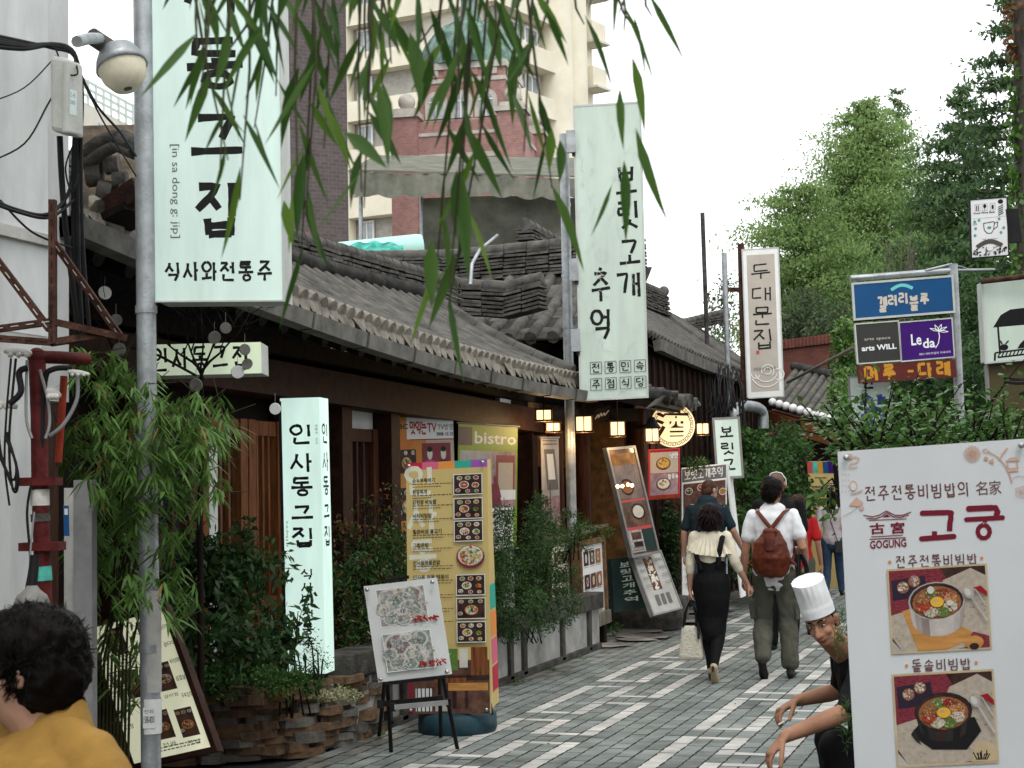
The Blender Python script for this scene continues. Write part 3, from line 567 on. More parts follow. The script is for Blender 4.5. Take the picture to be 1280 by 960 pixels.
B.out('lettering', t)
# its steel mast bracket
m = MB(); m.span(B.pt(-.06, .05) - V((.02, -.08, .04)), B.pt(-.01, .05) - V((0, -.14, -.04)), 'zinc'); m.build('bracket', t); m = MB(); m.span(B.pt(-.06, .9) - V((.02, -.08, .04)), B.pt(-.01, .9) - V((0, -.14, -.04)), 'zinc'); m.build('bracket', t)

# long menu-house sign on the second pole
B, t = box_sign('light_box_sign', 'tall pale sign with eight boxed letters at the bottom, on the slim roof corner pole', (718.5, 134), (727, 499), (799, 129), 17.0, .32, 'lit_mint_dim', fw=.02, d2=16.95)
fx = lambda x: (x - 722) / 79; fy = lambda y: (y - 133) / 366
for ch, y0, y1, x0, x1, s_ in (('보', 212, 248, 770, 795, 1), ('릿', 256, 289, 771, 797, 2), ('고', 305, 336, 772, 797, 3), ('개', 345, 375, 768, 796, 4), ('추', 338, 379, 737, 760, 5), ('억', 389, 425, 736, 760, 6)): B.brush(ch, fx(x0), fy(y0), fx(x1), fy(y1), 'ink', .034, seed=s_)
for r_, row in enumerate(('전통민속', '주점식당')):
    for i, ch in enumerate(row):
        x, y = 733.5 + i * 17.8, 454 + r_ * 20.3; q = [(fx(x), fy(y)), (fx(x + 13.5), fy(y)), (fx(x + 13.5), fy(y + 14.5)), (fx(x), fy(y + 14.5))]
        for k in range(4): B.stroke([q[k], q[(k + 1) % 4]], .007, 'ink_grey')
        B.brush(ch, fx(x + 2), fy(y + 2), fx(x + 11.5), fy(y + 12.5), 'ink', .012, seed=40 + i)
rr = random.Random(5)
for k in range(34):       # faint line drawing across the face
    u, v = rr.uniform(.03, .95), rr.choice([rr.uniform(.05, .25), rr.uniform(.3, .65), rr.uniform(.75, .98)]); p = [(u, v)]
    for j in range(9): u += rr.uniform(-.05, .05); v += rr.uniform(-.004, .012); p.append((min(.98, max(.02, u)), min(.99, max(.01, v))))
    B.stroke(p, .004, 'sign_case')
B.out('lettering', t)
m = MB()
for v in (.12, .56, .80): m = MB(); m.beam(B.pt(-.14, v), B.pt(.0, v), .05, .24, 'zinc'); m.beam(B.pt(-.1, v - .04) - B.N * .05, B.pt(-.03, v + .05), .02, .03, 'rust'); m.build('bracket', t)

# beige calligraphy sign farther on
B, t = box_sign('light_box_sign', 'beige sign with white border, brush letters and a white wave emblem, beyond the ribbed roof', (928.5, 313), (935, 497), (972, 310.5), 26, .28, 'white', 'sign_case', fw=.02)
M('beige', (.47, .42, .36), .5, .05, 3, 0); M('seal_red', (.5, .08, .08), .6, 0, bump=0)
B.rect(.10, .035, .90, .965, 'beige'); fx = lambda x: (x - 931) / 46; fy = lambda y: (y - 312) / 185
for i, (ch, y0, y1) in enumerate((('두', 331, 349), ('대', 360, 377), ('문', 385, 407), ('집', 413, 437))): B.brush(ch, fx(941), fy(y0), fx(966), fy(y1), 'ink', .026, seed=i)
B.rect(fx(944), fy(439), fx(948), fy(443), 'seal_red')
for r0, cx, cy, a0, a1 in ((.10, 958, 465, -200, 60), (.055, 958, 465, -180, 150), (.19, 956, 464, 20, 170), (.25, 956, 466, 30, 160), (.09, 972, 470, -120, 120), (.07, 942, 468, 20, 200)):
    B.stroke([(fx(cx) + r0 * math.cos(math.radians(a)) / B.W, fy(cy) + r0 * math.sin(math.radians(a)) / B.H) for a in range(a0, a1 + 1, 14)], .016, 'white')
B.text('전통음식 및 민속주', .18, .80, .82, .822, 'ink_grey'); B.out('lettering', t)
m = MB(); m.beam(P(926, 305, 26.1), P(931, 500, 26.1), .08, .1, 'rust'); m.beam(P(905, 362, 26), P(929, 362, 26.1), .05, .07, 'rust'); m.beam(P(908, 466, 26), P(931, 466, 26.1), .05, .07, 'rust'); m.build('bracket', t)
b = MB(); b.tube([P(984, 478, 25), P(1068, 434, 16)], .022, 'wood_grey', 7); tag(b.build('wooden_pole'), 'slanting pale wooden pole between the beige sign and the grey sign panel', 'pole')

# small horizontal light box behind the thick pole
B, t = box_sign('light_box_sign', 'small horizontal green-white light box behind the thick pole under the eave', (186, 431), (187, 470), (326, 427.5), 9.6, .28, 'lit_green', fw=0)
fx = lambda x: (x - 186) / 140
for i, ch in enumerate('인사동그집'): B.brush(ch, fx(190 + i * 25), .12, fx(209 + i * 25), .86, 'ink', .017, seed=60 + i)
B.out('lettering', t)

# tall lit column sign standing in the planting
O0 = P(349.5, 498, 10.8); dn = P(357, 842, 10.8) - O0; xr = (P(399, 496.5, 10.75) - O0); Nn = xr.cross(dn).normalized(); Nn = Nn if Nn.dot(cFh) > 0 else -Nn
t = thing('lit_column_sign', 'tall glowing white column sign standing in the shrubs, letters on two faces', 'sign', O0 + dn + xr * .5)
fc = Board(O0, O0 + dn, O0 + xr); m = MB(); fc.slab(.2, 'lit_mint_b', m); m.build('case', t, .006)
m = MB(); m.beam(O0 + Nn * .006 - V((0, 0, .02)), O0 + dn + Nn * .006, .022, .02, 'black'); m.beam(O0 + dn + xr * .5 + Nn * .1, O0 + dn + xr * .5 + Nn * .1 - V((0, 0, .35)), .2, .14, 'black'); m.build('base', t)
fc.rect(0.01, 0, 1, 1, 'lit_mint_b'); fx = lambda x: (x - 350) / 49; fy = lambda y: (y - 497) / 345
for i, (ch, y0, y1) in enumerate((('인', 531, 555), ('사', 567, 591), ('동', 598, 620), ('그', 634, 651), ('집', 661, 684))): fc.brush(ch, fx(362), fy(y0), fx(388), fy(y1), 'ink', .02, seed=i + 3)
for i, ch in enumerate('식사와전통주'): fc.brush(ch, fx(372), fy(712 + i * 17), fx(386), fy(725 + i * 17), 'ink', .011, seed=i + 30)
fc.text('in sa dong g: jip', fx(354), fy(652), fx(358), fy(684), 'ink_grey', rot=90); fc.text('전통주 · 식사', fx(393), fy(531), fx(396.5), fy(556), 'ink_grey', rot=90); fc.out('lettering', t)
sd = Board(O0 + xr, O0 + xr + dn, O0 + xr + Nn * .2); sd.rect(0, 0, 1, 1, 'lit_mint_b')
for i, (y0, y1) in enumerate(((531, 555), (567, 591), (598, 620), (634, 651), (661, 684))): sd.brush('인사동그집'[i], .22, fy(y0 - 1), .82, fy(y1 - 1), 'ink', .016, seed=i + 3)
sd.out('lettering', t)

# ------------------------------------------------------------------ food pictures
FOOD = []; M('photo_mauve', (.30, .20, .22), .5, .25, 9, 0)
for i, c in enumerate([(.55, .50, .40), (.42, .06, .03), (.12, .22, .05), (.60, .34, .07), (.30, .12, .05), (.62, .58, .48), (.28, .03, .03), (.05, .10, .03), (.5, .18, .05)]): M('food_%d' % i, c, .5, .25, 120, 0); FOOD.append('food_%d' % i)
M('pic_dark', (.05, .025, .022), .5, .3, 14, 0); M('pic_brown', (.12, .06, .045), .5, .3, 14, 0); M('pic_rose', (.22, .035, .05), .5, .35, 90, 0, stretch=(1, 1, 4)); M('pic_cloth', (.42, .36, .29), .5, .1, 60, 0); M('bowl_white', (.60, .58, .52), .4, .08, 9, 0); M('bowl_dark', (.03, .026, .026), .3, .2, 9, 0); M('board_orange', (.5, .24, .07), .5, .15, 8, 0, stretch=(1, 1, 6)); M('bowl_steel', (.46, .43, .41), .35, .15, 9, 0); M('egg', (.75, .42, .05), .4, .06, 9, 0); M('photo_edge', (.5, .40, .24), .5, .1, 9, 0)
def bits(B, u, v, rx, ry, n, r, rr, cols=None, s=1.0):
    for k in range(n):
        a, q = rr.uniform(0, 6.28), math.sqrt(rr.random()) * s; B.ell(u + rx * q * math.cos(a) / B.W, v + ry * q * math.sin(a) / B.H, r * rr.uniform(.6, 1.3), rr.choice(cols or FOOD), r * rr.uniform(.4, 1), 7, rot=rr.uniform(0, 3))
def bowl(B, u, v, r, rr, rim='bowl_white', sq=.72, n=8, cols=None):
    B.ell(u, v, r, rim, r * sq); B.ell(u, v, r * .82, rr.choice(cols or FOOD), r * sq * .82); bits(B, u, v, r * .68, r * .68 * sq, n, r * .24, rr, cols)
def food_photo(B, u0, v0, u1, v1, seed, border=None, bg='pic_dark', mode=0):
    rr = random.Random(seed); W, H = (u1 - u0) * B.W, (v1 - v0) * B.H; z_ = B.z
    if border: B.rect(u0 - .006 / B.W, v0 - .006 / B.H, u1 + .006 / B.W, v1 + .006 / B.H, border)
    B.rect(u0, v0, u1, v1, bg); L = lambda a, c: (u0 + (u1 - u0) * a, v0 + (v1 - v0) * c); m = min(W, H)
    if mode == 0:
        for a in (.2, .5, .8): bowl(B, *L(a, .17), m * .15, rr)
        bowl(B, *L(.36, .52), m * .27, rr, n=14); bowl(B, *L(.78, .55), m * .2, rr, rr.choice(['bowl_dark', 'bowl_white'])); bowl(B, *L(.14, .8), m * .14, rr); bowl(B, *L(.5, .85), m * .13, rr); bowl(B, *L(.82, .86), m * .12, rr)
    else:
        for a in (.15, .5, .85): bowl(B, *L(a, .14), m * .13, rr)
        bowl(B, *L(.52, .58), m * .36, rr, rr.choice(['bowl_dark', 'bowl_white', 'board_orange']), n=26); bowl(B, *L(.12, .75), m * .13, rr)
    B.z = z_ + B.st
def tinytext(B, u0, v0, u1, v1, rows, m='ink_brown', seed=0, h=.4):
    rr = random.Random(seed); dv = (v1 - v0) / rows
    for i in range(rows):
        u = u0
        while u < u1:
            w_ = rr.uniform(.02, .05) * (u1 - u0) * 2; B.rect(u, v0 + i * dv, min(u1, u + w_), v0 + (i + h) * dv, m); u += w_ + .012 * (u1 - u0) * 2
def flatp(p): return V((p.x, p.y, 0))
# ------------------------------------------------------------------ yellow standing menu on a water-filled base
M('menu_yellow', (.55, .42, .17), .45, .04, 3, .02); M('menu_ghost', (.66, .63, .50), .5, .02, 3, 0); STR = []
for i, c in enumerate([(.45, .02, .05), (.6, .12, .20), (.7, .25, .06), (.04, .34, .25), (.28, .09, .38)]): M('stripe_%d' % i, c, .5, .03, 4, 0); STR.append('stripe_%d' % i)
B = pboard((507.5, 579), (511, 892), (609, 574), 11.5, 11.35); t = thing('menu_stand', 'tall yellow food menu panel on a dark blue water base, next to the easel', 'menu stand', flatp(P(572, 905, 11.62)))
m = MB(); B.slab(.012, 'menu_yellow', m); m.build('panel', t)
for i in range(5): B.rect(i / 5, 0, (i + 1) / 5, .030, STR[i])
B.rect(0, .03, 1, .80, 'menu_yellow'); fx = lambda x: (x - 508) / 101.5; fy = lambda y: (y - 577) / 313
for ch, x0, y0, x1, y1 in (('인', 508, 583, 542, 617), ('사', 510, 623, 546, 668), ('동', 511, 676, 545, 712), ('그', 511, 722, 548, 740)): B.brush(ch, fx(x0), fy(y0), fx(x1), fy(y1), 'menu_ghost', .035)
for s_, y0, x1 in (('순두부뚝배기', 598, 544), ('된장찌개', 612, 534), ('강된장 비빔밥', 625, 546), ('낙지비빔밥', 642, 540), ('철판버섯 불고기', 662, 552), ('그집온밥', 679, 536), ('인사동해물온밥', 701, 550), ('인사동 해물 떡볶이', 719, 560), ('해물파전', 737, 540), ('도토리묵', 754, 538), ('두부김치', 770, 540)):
    B.text(s_, fx(516), fy(y0 - 1), fx(x1), fy(y0 + 4.8), 'ink', .02); tinytext(B, fx(516), fy(y0 + 6), fx(566), fy(y0 + 8.2), 1, seed=y0); tinytext(B, fx(516), fy(y0 + 9.3), fx(540 + y0 % 9 * 3), fy(y0 + 11.4), 1, seed=y0 + 1)
for i, y0 in enumerate((595, 625, 653)): food_photo(B, fx(569), fy(y0), fx(603), fy(y0 + 24), 20 + i, 'paper', mode=0)
B.ell(fx(588), fy(697), .105, 'pic_rose', .082); B.ell(fx(588), fy(695.5), .093, 'food_5', .07); bits(B, fx(588), fy(695.5), .075, .055, 60, .016, random.Random(8), ['food_0', 'food_1', 'food_3', 'food_2', 'food_5', 'food_8'])
for i, y0 in enumerate((720, 749, 778)): food_photo(B, fx(571), fy(y0), fx(605), fy(y0 + 24), 33 + i, 'paper', mode=i % 2)
B.rect(0, .74, 1, 1, 'pic_brown')          # photograph of the dining room along the foot
for u0, v0, u1, v1, m_ in ((0, .74, 1, .79, 'menu_yellow'), (.42, .745, .62, .83, 'food_2'), (.64, .745, .74, .82, 'bowl_white'), (.78, .74, .98, .86, 'wood_orange'), (.05, .75, .4, .85, 'menu_yellow'), (.0, .85, 1, .87, 'pic_dark'), (.10, .90, .30, .99, 'paper'), (.32, .86, .72, .88, 'wood_orange'), (.5, .88, .98, .91, 'board_orange'), (.55, .91, .6, .98, 'pic_dark'), (.7, .91, .74, .98, 'pic_dark'), (.34, .95, .52, .99, 'bowl_steel'), (.0, .86, .08, 1, 'pic_rose')): B.rect(u0, v0, u1, v1, m_)
for k in range(4): B.stroke([(.12 + .05 * k, .9), (.12 + .05 * k, .99)], .008, 'ink')
B.out('print', t)
m = MB()
for u, v in ((.05, .012), (.955, .012), (.96, .985), (.04, .985)): m.lathe(B.pt(u, v), [(.013, 0), (.013, .01), (.006, .014)], 'steel', 10, B.N)
m.build('stud', t)
Bk = Board(B.O + B.X * .985 - B.N * .02, B.O + B.X * .985 + B.Y - B.N * .5, B.O + B.X * .99 - B.N * .1); m = MB()   # the second panel leaning from behind
Bk = Board(P(606, 576, 12.45), P(618, 893, 12.75), P(614, 578, 12.9)); Bk = pboard((600, 577), (611, 890), (613, 574), 11.8, 12.2)
Bk.slab(.012, 'menu_yellow', m); Bk.rect(.5, 0, 1, .3, 'menu_yellow'); 
for i in range(5): Bk.rect(.45, .4 + i * .11, 1, .5 + i * .11, STR[(4 - i) % 5] if i else 'menu_yellow')
m.build('back_panel', t); Bk.out('back_print', t)
m = MB(); c = flatp(P(572, 905, 11.62)); m.lathe(c, [(.27, 0), (.285, .03), (.28, .13), (.24, .155), (.10, .17), (.02, .172)], 'base_blue' if 'base_blue' in MATS else M('base_blue', (.02, .05, .065), .45, .2, 6, .05), 28); m.build('base', t)
m = MB(); m.tube([P(606, 845, 11.6), P(616, 893, 11.5)], .008, 'black', 6); m.build('strut', t)

# ------------------------------------------------------------------ easel with a laminated food print
B = pboard((454.5, 733), (473, 853), (546, 722), 10.45, 10.4); B0 = B; fl = G(520, 940); t = thing('easel', 'black folding display easel standing on the pavers', 'easel', fl)
m = MB(); nb = -B.N
m.tube([B.pt(.12, .95) + nb * .03, G(489, 941)], .014, 'black', 7); m.build('leg', t); m = MB(); m.tube([B.pt(.86, .93) + nb * .03, G(572, 937)], .014, 'black', 7); m.build('leg', t)
m = MB(); m.tube([B.pt(.06, .95) + nb * .12, G(474, 920)], .014, 'black', 7); m.build('leg', t); m = MB(); m.tube([B.pt(.8, .93) + nb * .15, G(551, 922)], .014, 'black', 7); m.build('leg', t)
m = MB(); m.beam(P(478, 880, 10.5), P(551, 873, 10.5), .02, .035, 'black'); m.beam(P(493, 884, 10.3), P(560, 878, 10.3), .02, .03, 'cable_grey'); m.beam(B.pt(.1, 1.02) + nb * .01, B.pt(.92, 1.02) + nb * .01, .06, .02, 'black'); m.beam(B.pt(.5, -.05) + nb * .03, B.pt(.5, 1) + nb * .03, .03, .03, 'black'); m.beam(B.pt(.3, -.03) + nb * .02, B.pt(.62, -.04) + nb * .02, .03, .02, 'black'); m.build('crossbar', t)
m = MB()
for q in ((475, 880), (491, 884), (561, 878), (551, 874)): m = MB(); m.box(P(*q, 10.35), (.035, .035, .05), 'black', .3); m.build('joint', t)
t = thing('food_print', 'white laminated panel with two food photographs, resting on the black easel', 'poster', B.pt(.5, 1))
m = MB(); B.slab(.008, 'paper', m); m.build('panel', t)
M('pic_teal', (.22, .30, .27), .4, .2, 40, 0); M('pic_pale', (.42, .40, .38), .3, .25, 30, 0); M('pic_pale2', (.34, .36, .34), .3, .3, 40, 0); M('chili', (.36, .04, .03), .4, .3, 40, 0)
rr = random.Random(77)
for (u0, v0, u1, v1) in ((.16, .06, .80, .44), (.16, .52, .80, .90)):
    B.rect(u0 - .012, v0 - .01, u1 + .012, v1 + .01, 'white'); B.rect(u0, v0, u1, v1, 'pic_pale' if v0 < .3 else 'pic_pale2')
    PC = ['bowl_white', 'food_5', 'pic_pale2', 'food_0', 'pic_pale', 'pic_pale', 'pic_pale2', 'photo_mauve', 'pic_teal']
    for q, e, r_ in ((.3, .3, .095), (.72, .2, .07), (.25, .8, .06), (.66, .62, .085), (.1, .55, .05), (.48, .12, .04), (.5, .85, .05)): bowl(B, u0 + (u1 - u0) * q, v0 + (v1 - v0) * e, r_, rr, 'bowl_white', .8, 12, PC)
    bits(B, (u0 + u1) / 2, (v0 + v1) / 2, .17, .1, 160, .006, rr, PC + ['pic_teal', 'pic_pale'])
    for k in range(26): a = rr.uniform(0, 1); B.stroke([(.60 + .3 * a, v1 - .05 + rr.uniform(-.03, .02)), (.62 + .3 * a + rr.uniform(-.05, .05), v1 - .03 + rr.uniform(-.03, .03))], .01, 'chili')
for k in range(22): u, v = rr.uniform(0, .9), rr.uniform(.2, .95); B.stroke([(u, v), (u + rr.uniform(-.2, .25), v - rr.uniform(.02, .14))], .0025, 'white')
B.out('print', t); m = MB()
for u, v in ((.055, .035), (.945, .035), (.05, .965), (.95, .965)): m.lathe(B.pt(u, v), [(.014, 0), (.014, .01), (.006, .015)], 'steel', 10, B.N)
m.build('stud', t)

# ------------------------------------------------------------------ slanted menu light box behind the bamboo
TL, TR, BR, BL = P(112, 786, 9.2), P(196, 777, 9.0), P(273, 918, 8.75), P(168, 955, 8.9)
B = Board(TL, BL, TR); B.X = ((TR - TL) + (BR - BL)) / 2; t = thing('menu_light_box', 'cream lit menu board leaning back behind the bamboo stems', 'menu board', (BL + BR) / 2)
m = MB(); B.slab(.05, 'wood_beam', m, .03); m.build('case', t); B.rect(0, 0, 1, 1, 'lit_cream'); m = MB(); B.frame(.03, .03, 'wood_beam', m, .012); m.build('frame', t)
for i, (u, v) in enumerate(((.18, .04), (.60, .04), (.20, .36), (.62, .36), (.40, .68), (.70, .70))): food_photo(B, u, v, u + .22, v + .20, 90 + i, None, 'pic_brown', 1); B.text(('불고기', '비빔밥', '해물탕', '갈비찜', '전골', '국밥')[i], u + .02, v + .225, u + .2, v + .25, 'ink')
for i in range(11): B.text(('해물순두부', '갈비구이', '녹두빈대떡', '삼겹살', '두부김치', '감자탕')[i % 6], (.02 if i < 6 else .86) , .1 + (i % 6) * .125, (.15 if i < 6 else .985), .135 + (i % 6) * .125, 'ink', .01)
tinytext(B, .3, .93, .9, .97, 2, 'ink_grey', 5); B.out('print', t); m = MB(); m.beam((TL + TR) / 2 - B.N * .1, P(170, 965, 9.4), .05, .05, 'wood_dark'); m.build('prop', t)

# ------------------------------------------------------------------ hanging banners on the house front
M('ban_orange', (.5, .12, .02), .5, .2, 2.5, 0, col2=(.42, .24, .06)); M('ban_red', (.3, .015, .02), .5, .1, 5, 0); M('ban_pink', (.45, .08, .22), .5, .2, 20, 0); M('lime', (.16, .28, .03), .5, .06, 3, 0); M('navy', (.016, .024, .06), .5, .1, 4, 0); M('photo_mauve', (.30, .20, .22), .5, .25, 9, 0); M('photo_grey', (.36, .35, .35), .5, .15, 4, 0); M('figure_maroon', (.16, .025, .05), .5, .2, 9, 0)
GB = 'banners hung on the house front'
def banner(label, tl, bl, tr, face, d, d2=None):
    B = pboard(tl, bl, tr, d, d2); t = thing('hanging_banner', label, 'banner', B.pt(.5, 1), GB); m = MB()
    B.rect(0, 0, 1, 1, face); m = MB(); B.slab(.004, face, m); m.build('sheet', t); m = MB(); m.tube([B.pt(-.03, 0), B.pt(1.03, 0)], .012, 'cable_grey', 6); m.build('rod', t); m = MB(); m.tube([B.pt(-.03, 1), B.pt(1.03, 1)], .012, 'cable_grey', 6); m.build('rod', t); return B, t
B, t = banner('orange hanging banner with a red title line and food pictures, half behind the yellow menu', (487, 518), (492, 705), (566, 518), 'ban_orange', 14.5, 15.4)
B.rect(.25, 0, 1, .17, 'paper'); B.rect(.55, .17, 1, 1, 'pic_cloth'); B.text('MBC', .03, .065, .27, .10, 'ink', .03); B.brush('맛있는', .30, .05, .56, .135, 'ban_red', .02, False, .05); B.text('TV', .57, .06, .72, .125, 'ban_red', .02); B.text('TV방영', .74, .065, .99, .11, 'ink'); B.text('2008. 10. 25', .72, .125, .99, .15, 'ink', .02); B.rect(.3, .17, 1, .178, 'ban_red')
B.rect(.48, .20, .94, .43, 'pic_rose'); 
for u, c in ((.60, 'ban_pink'), (.82, 'navy')): B.poly([(u - .09, .40), (u - .07, .32), (u + .07, .32), (u + .09, .40)], c); B.ell(u, .275, .045, 'food_5', .055); B.ell(u, .243, .046, 'ink', .026)
B.rect(.52, .405, .9, .425, 'paper'); food_photo(B, .06, .24, .38, .40, 5, None, 'pic_dark', 1); food_photo(B, .06, .5, .38, .72, 6, None, 'pic_dark', 1); food_photo(B, .06, .8, .38, .98, 7, None, 'pic_dark', 1); B.out('print', t)
B, t = banner('lime green topped hanging banner with a pink photograph of a seated figure', (573, 528), (571, 694), (647, 533), 'lime', 15.6, 17.0)
B.rect(.0, .03, .22, .17, 'navy'); B.text('bistro', .26, .06, .97, .155, 'paper', .015); B.rect(.03, .21, .97, .66, 'photo_mauve'); B.rect(.03, .21, .55, .66, 'photo_grey'); B.rect(.62, .24, .95, .58, 'pic_rose'); B.rect(.66, .30, .92, .52, 'pic_cloth'); B.rect(.55, .52, .97, .60, 'paper'); B.ell(.60, .44, .035, 'figure_maroon', .05); B.poly([(.52, .47), (.66, .46), (.72, .58), (.52, .6)], 'figure_maroon'); B.poly([(.46, .58), (.7, .58), (.74, .65), (.46, .65)], 'figure_maroon')
for k in range(3): B.stroke([(.56 + .1 * k, .58), (.5 + .14 * k, .66)], .012, 'ink_brown')
B.rect(.03, .66, .93, .98, 'paper'); tinytext(B, .07, .69, .9, .97, 14, 'ink_grey', 4); B.out('print', t)
B, t = banner('narrow pale hanging banner with a portrait photograph beside the slim pole', (676, 547), (679, 695), (698, 547), 'photo_grey', 17.6, 18.0)
B.poly([(.15, .1), (.75, .1), (.95, .45), (.3, .45)], 'ink_grey'); B.poly([(.3, .14), (.66, .14), (.78, .36), (.38, .36)], 'paper'); B.rect(0, .5, 1, .9, 'photo_mauve'); B.stroke([(.45, .4), (.5, .95)], .02, 'ink_brown'); tinytext(B, .1, .02, .9, .08, 2, 'ink_grey', 4); B.out('print', t)
# ------------------------------------------------------------------ menus in front of the tavern
B = pboard((724, 684), (728, 776), (752, 677), 17.3, 17.9); t = thing('menu_case', 'wooden menu case on legs with nine food photographs behind the slim pole', 'menu case', G(742, 800))
m = MB(); B.slab(.10, 'wood_case', m, .0); m.build('back', t); m = MB(); B.frame(.05, .08, 'wood_case', m, .03); m.prism([B.pt(-.3, -.14), B.pt(1.35, -.20), B.pt(1.35, -.14) - B.N * .4, B.pt(-.3, -.08) - B.N * .4], V((0, 0, .03)), 'wood_grey'); m.beam(B.pt(0, 1.06), B.pt(1.1, 1.05), .1, .14, 'wood_grey'); m.build('frame', t)
for u in (.08, 1.0): m = MB(); q = B.pt(u, 1.08) - B.N * .05; m.beam(q, V((q.x, q.y, 0)), .1, .09, 'wood_dark'); m.build('leg', t)
B.rect(0, 0, 1, 1, 'paper'); rr = random.Random(3)
for r_ in range(3):
    for c_ in range(3): u, v = .16 + c_ * .26, .08 + r_ * .32; B.rect(u, v, u + .22, v + .2, ('pic_dark', 'pic_brown', 'food_4')[c_]); B.ell(u + .11, v + .1, .028, 'bowl_white', .05); B.ell(u + .11, v + .1, .02, FOOD[(r_ + c_ * 2) % 9], .035); tinytext(B, u, v + .215, u + .2, v + .235, 1, 'ink_grey', c_)
B.out('print', t)
B = pboard((689, 682), (690, 778), (712, 678), 17.0, 17.4); t = thing('menu_board', 'pale yellow menu panel half hidden by the shrubs left of the slim pole', 'menu board', B.pt(.5, 1)); m = MB(); B.slab(.05, 'cream_paint', m); m.beam(B.pt(.5, 1) - B.N * .03, V((B.pt(.5, 1).x, B.pt(.5, 1).y, .4)), .3, .04, 'wood_dark'); m.build('panel', t); m = MB(); B.frame(.02, .05, 'wood_case', m); m.build('frame', t)
for k in range(3): food_photo(B, .15, .1 + k * .24, .85, .27 + k * .24, k, None, 'pic_dark', 0)
B.text('전통주점', .1, .82, .9, .87, 'ink'); B.text('모든식사', .1, .9, .9, .95, 'ink'); B.out('print', t)
B = pboard((764, 699), (768, 766), (790, 694), 18.6, 18.9); B.X = P(812, 692, 18.9) - B.O; t = thing('letter_board', 'dark green board with white vertical letters standing in the stone trough', 'sign', B.pt(.5, 1)); M('board_green', (.03, .055, .05), .4, .15, 5, .03); m = MB(); B.slab(.06, 'board_green', m); m.build('panel', t)
fx = lambda x: (x - 765) / 48; fy = lambda y: (y - 697) / 68
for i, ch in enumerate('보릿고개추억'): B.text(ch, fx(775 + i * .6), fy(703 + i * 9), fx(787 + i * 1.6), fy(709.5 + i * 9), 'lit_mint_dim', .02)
B.out('lettering', t)
# stone trough
t0 = G(789, 790); m = MB(); prof = [(.42, .30, .02), (.50, .34, .16), (.52, .36, .40), (.42, .27, .40), (.40, .25, .30)]
vs = []; n = 18
for rx, ry, z in prof:
    for k in range(n): a = 2 * math.pi * k / n; ca, sa = math.cos(a), math.sin(a); vs.append((t0.x + .1 + rx * math.copysign(abs(ca) ** .45, ca), t0.y + ry * math.copysign(abs(sa) ** .45, sa) + .35, z))
m.add(vs, [(i * n + j, i * n + (j + 1) % n, (i + 1) * n + (j + 1) % n, (i + 1) * n + j) for i in range(4) for j in range(n)] + [list(range(4 * n, 5 * n))], 'granite'); tag(m.build('stone_trough', None, .02), 'dark granite trough on the worn paving, green board in it', 'trough')
# leaning glazed menus
def quadboard(name, label, cat, tl, tr, bl, d, d2, db, face, frame, fw=.03):
    B = Board(P(*tl, d), P(*bl, db), P(*tr, d2)); t = thing(name, label, cat, B.pt(.5, 1)); m = MB(); B.slab(.05, frame, m, fw); m.build('case', t); m = MB(); B.frame(fw, .05, frame, m, .012); m.build('frame', t); B.rect(0, 0, 1, 1, face); return B, t
M('pic_glossy', (.16, .10, .07), .15, .3, 5, 0, spec=.6); M('menu_grey', (.42, .42, .40), .4, .1, 5, .02)
B, t = quadboard('leaning_menu', 'upper glazed menu board tilted sideways beside the tavern door', 'menu board', (760, 563), (792, 560), (791, 694), 18.0, 18.35, 18.3, 'pic_glossy', 'cable_grey')
B.rect(.02, .04, .98, .15, 'wood_warm'); B.ell(.4, .36, .12, 'pic_dark', .10); B.ell(.4, .36, .10, 'food_4', .075); B.rect(.02, .48, .98, .50, 'seal_red'); B.ell(.6, .60, .13, 'pic_dark', .1); B.ell(.6, .6, .1, 'food_5', .075); B.rect(.02, .74, .98, .77, 'seal_red'); B.rect(.0, .77, .55, .98, 'pic_pale'); B.rect(.12, .79, .5, .86, 'pic_brown'); B.rect(.15, .88, .5, .93, 'pic_dark'); B.rect(.55, .77, 1, .98, 'board_green'); tinytext(B, .05, .93, .5, .98, 2, 'ink_grey'); B.out('print', t)
m = MB()
for k, x in enumerate((772, 778, 785, 790)): m.sphere(P(x, 608 - k * .4 + (k == 2) * -1.4, 17.85), .02, 'reflection_glow', 8, 6)
m.tube([P(770, 606.5, 17.87), P(792, 605, 17.87)], .006, 'black', 5); tag(m.build('reflection_row'), 'row of four small glowing beads added as reflections on the tilted glazed menu', 'lights')  # added glowing beads stand in for bright reflections in the menu glass
B, t = quadboard('leaning_menu', 'lower pale menu board leaning beside the stone trough', 'menu board', (791, 697), (825, 690), (817, 768), 18.5, 18.9, 18.2, 'menu_grey', 'cable_grey', .02)
B.rect(.30, .05, .62, .62, 'pic_brown'); bits(B, .46, .33, .06, .22, 40, .03, random.Random(4), ['bowl_white', 'food_5', 'food_4']); 
for k in range(3): B.rect(.25 + k * .2, .70, .38 + k * .2, .88, 'ink_grey')
for k in range(4): tinytext(B, .04, .1 + k * .14, .24, .16 + k * .14, 2, 'ink_grey', k); tinytext(B, .7, .1 + k * .14, .95, .16 + k * .14, 2, 'ink_grey', k + 9)
B.out('print', t)
B = pboard((812, 563), (812, 624), (849, 561), 18.8, 19.0); t = thing('framed_poster', 'red framed poster of two stone bowls below the round lit sign', 'poster', B.pt(.5, 1)); m = MB(); B.slab(.03, 'seal_red', m, .01); m.build('frame', t)
B.rect(.0, .0, 1, 1, 'ban_red'); B.rect(.02, .05, .96, .48, 'pic_cloth'); B.rect(.02, .49, .96, .93, 'photo_mauve'); 
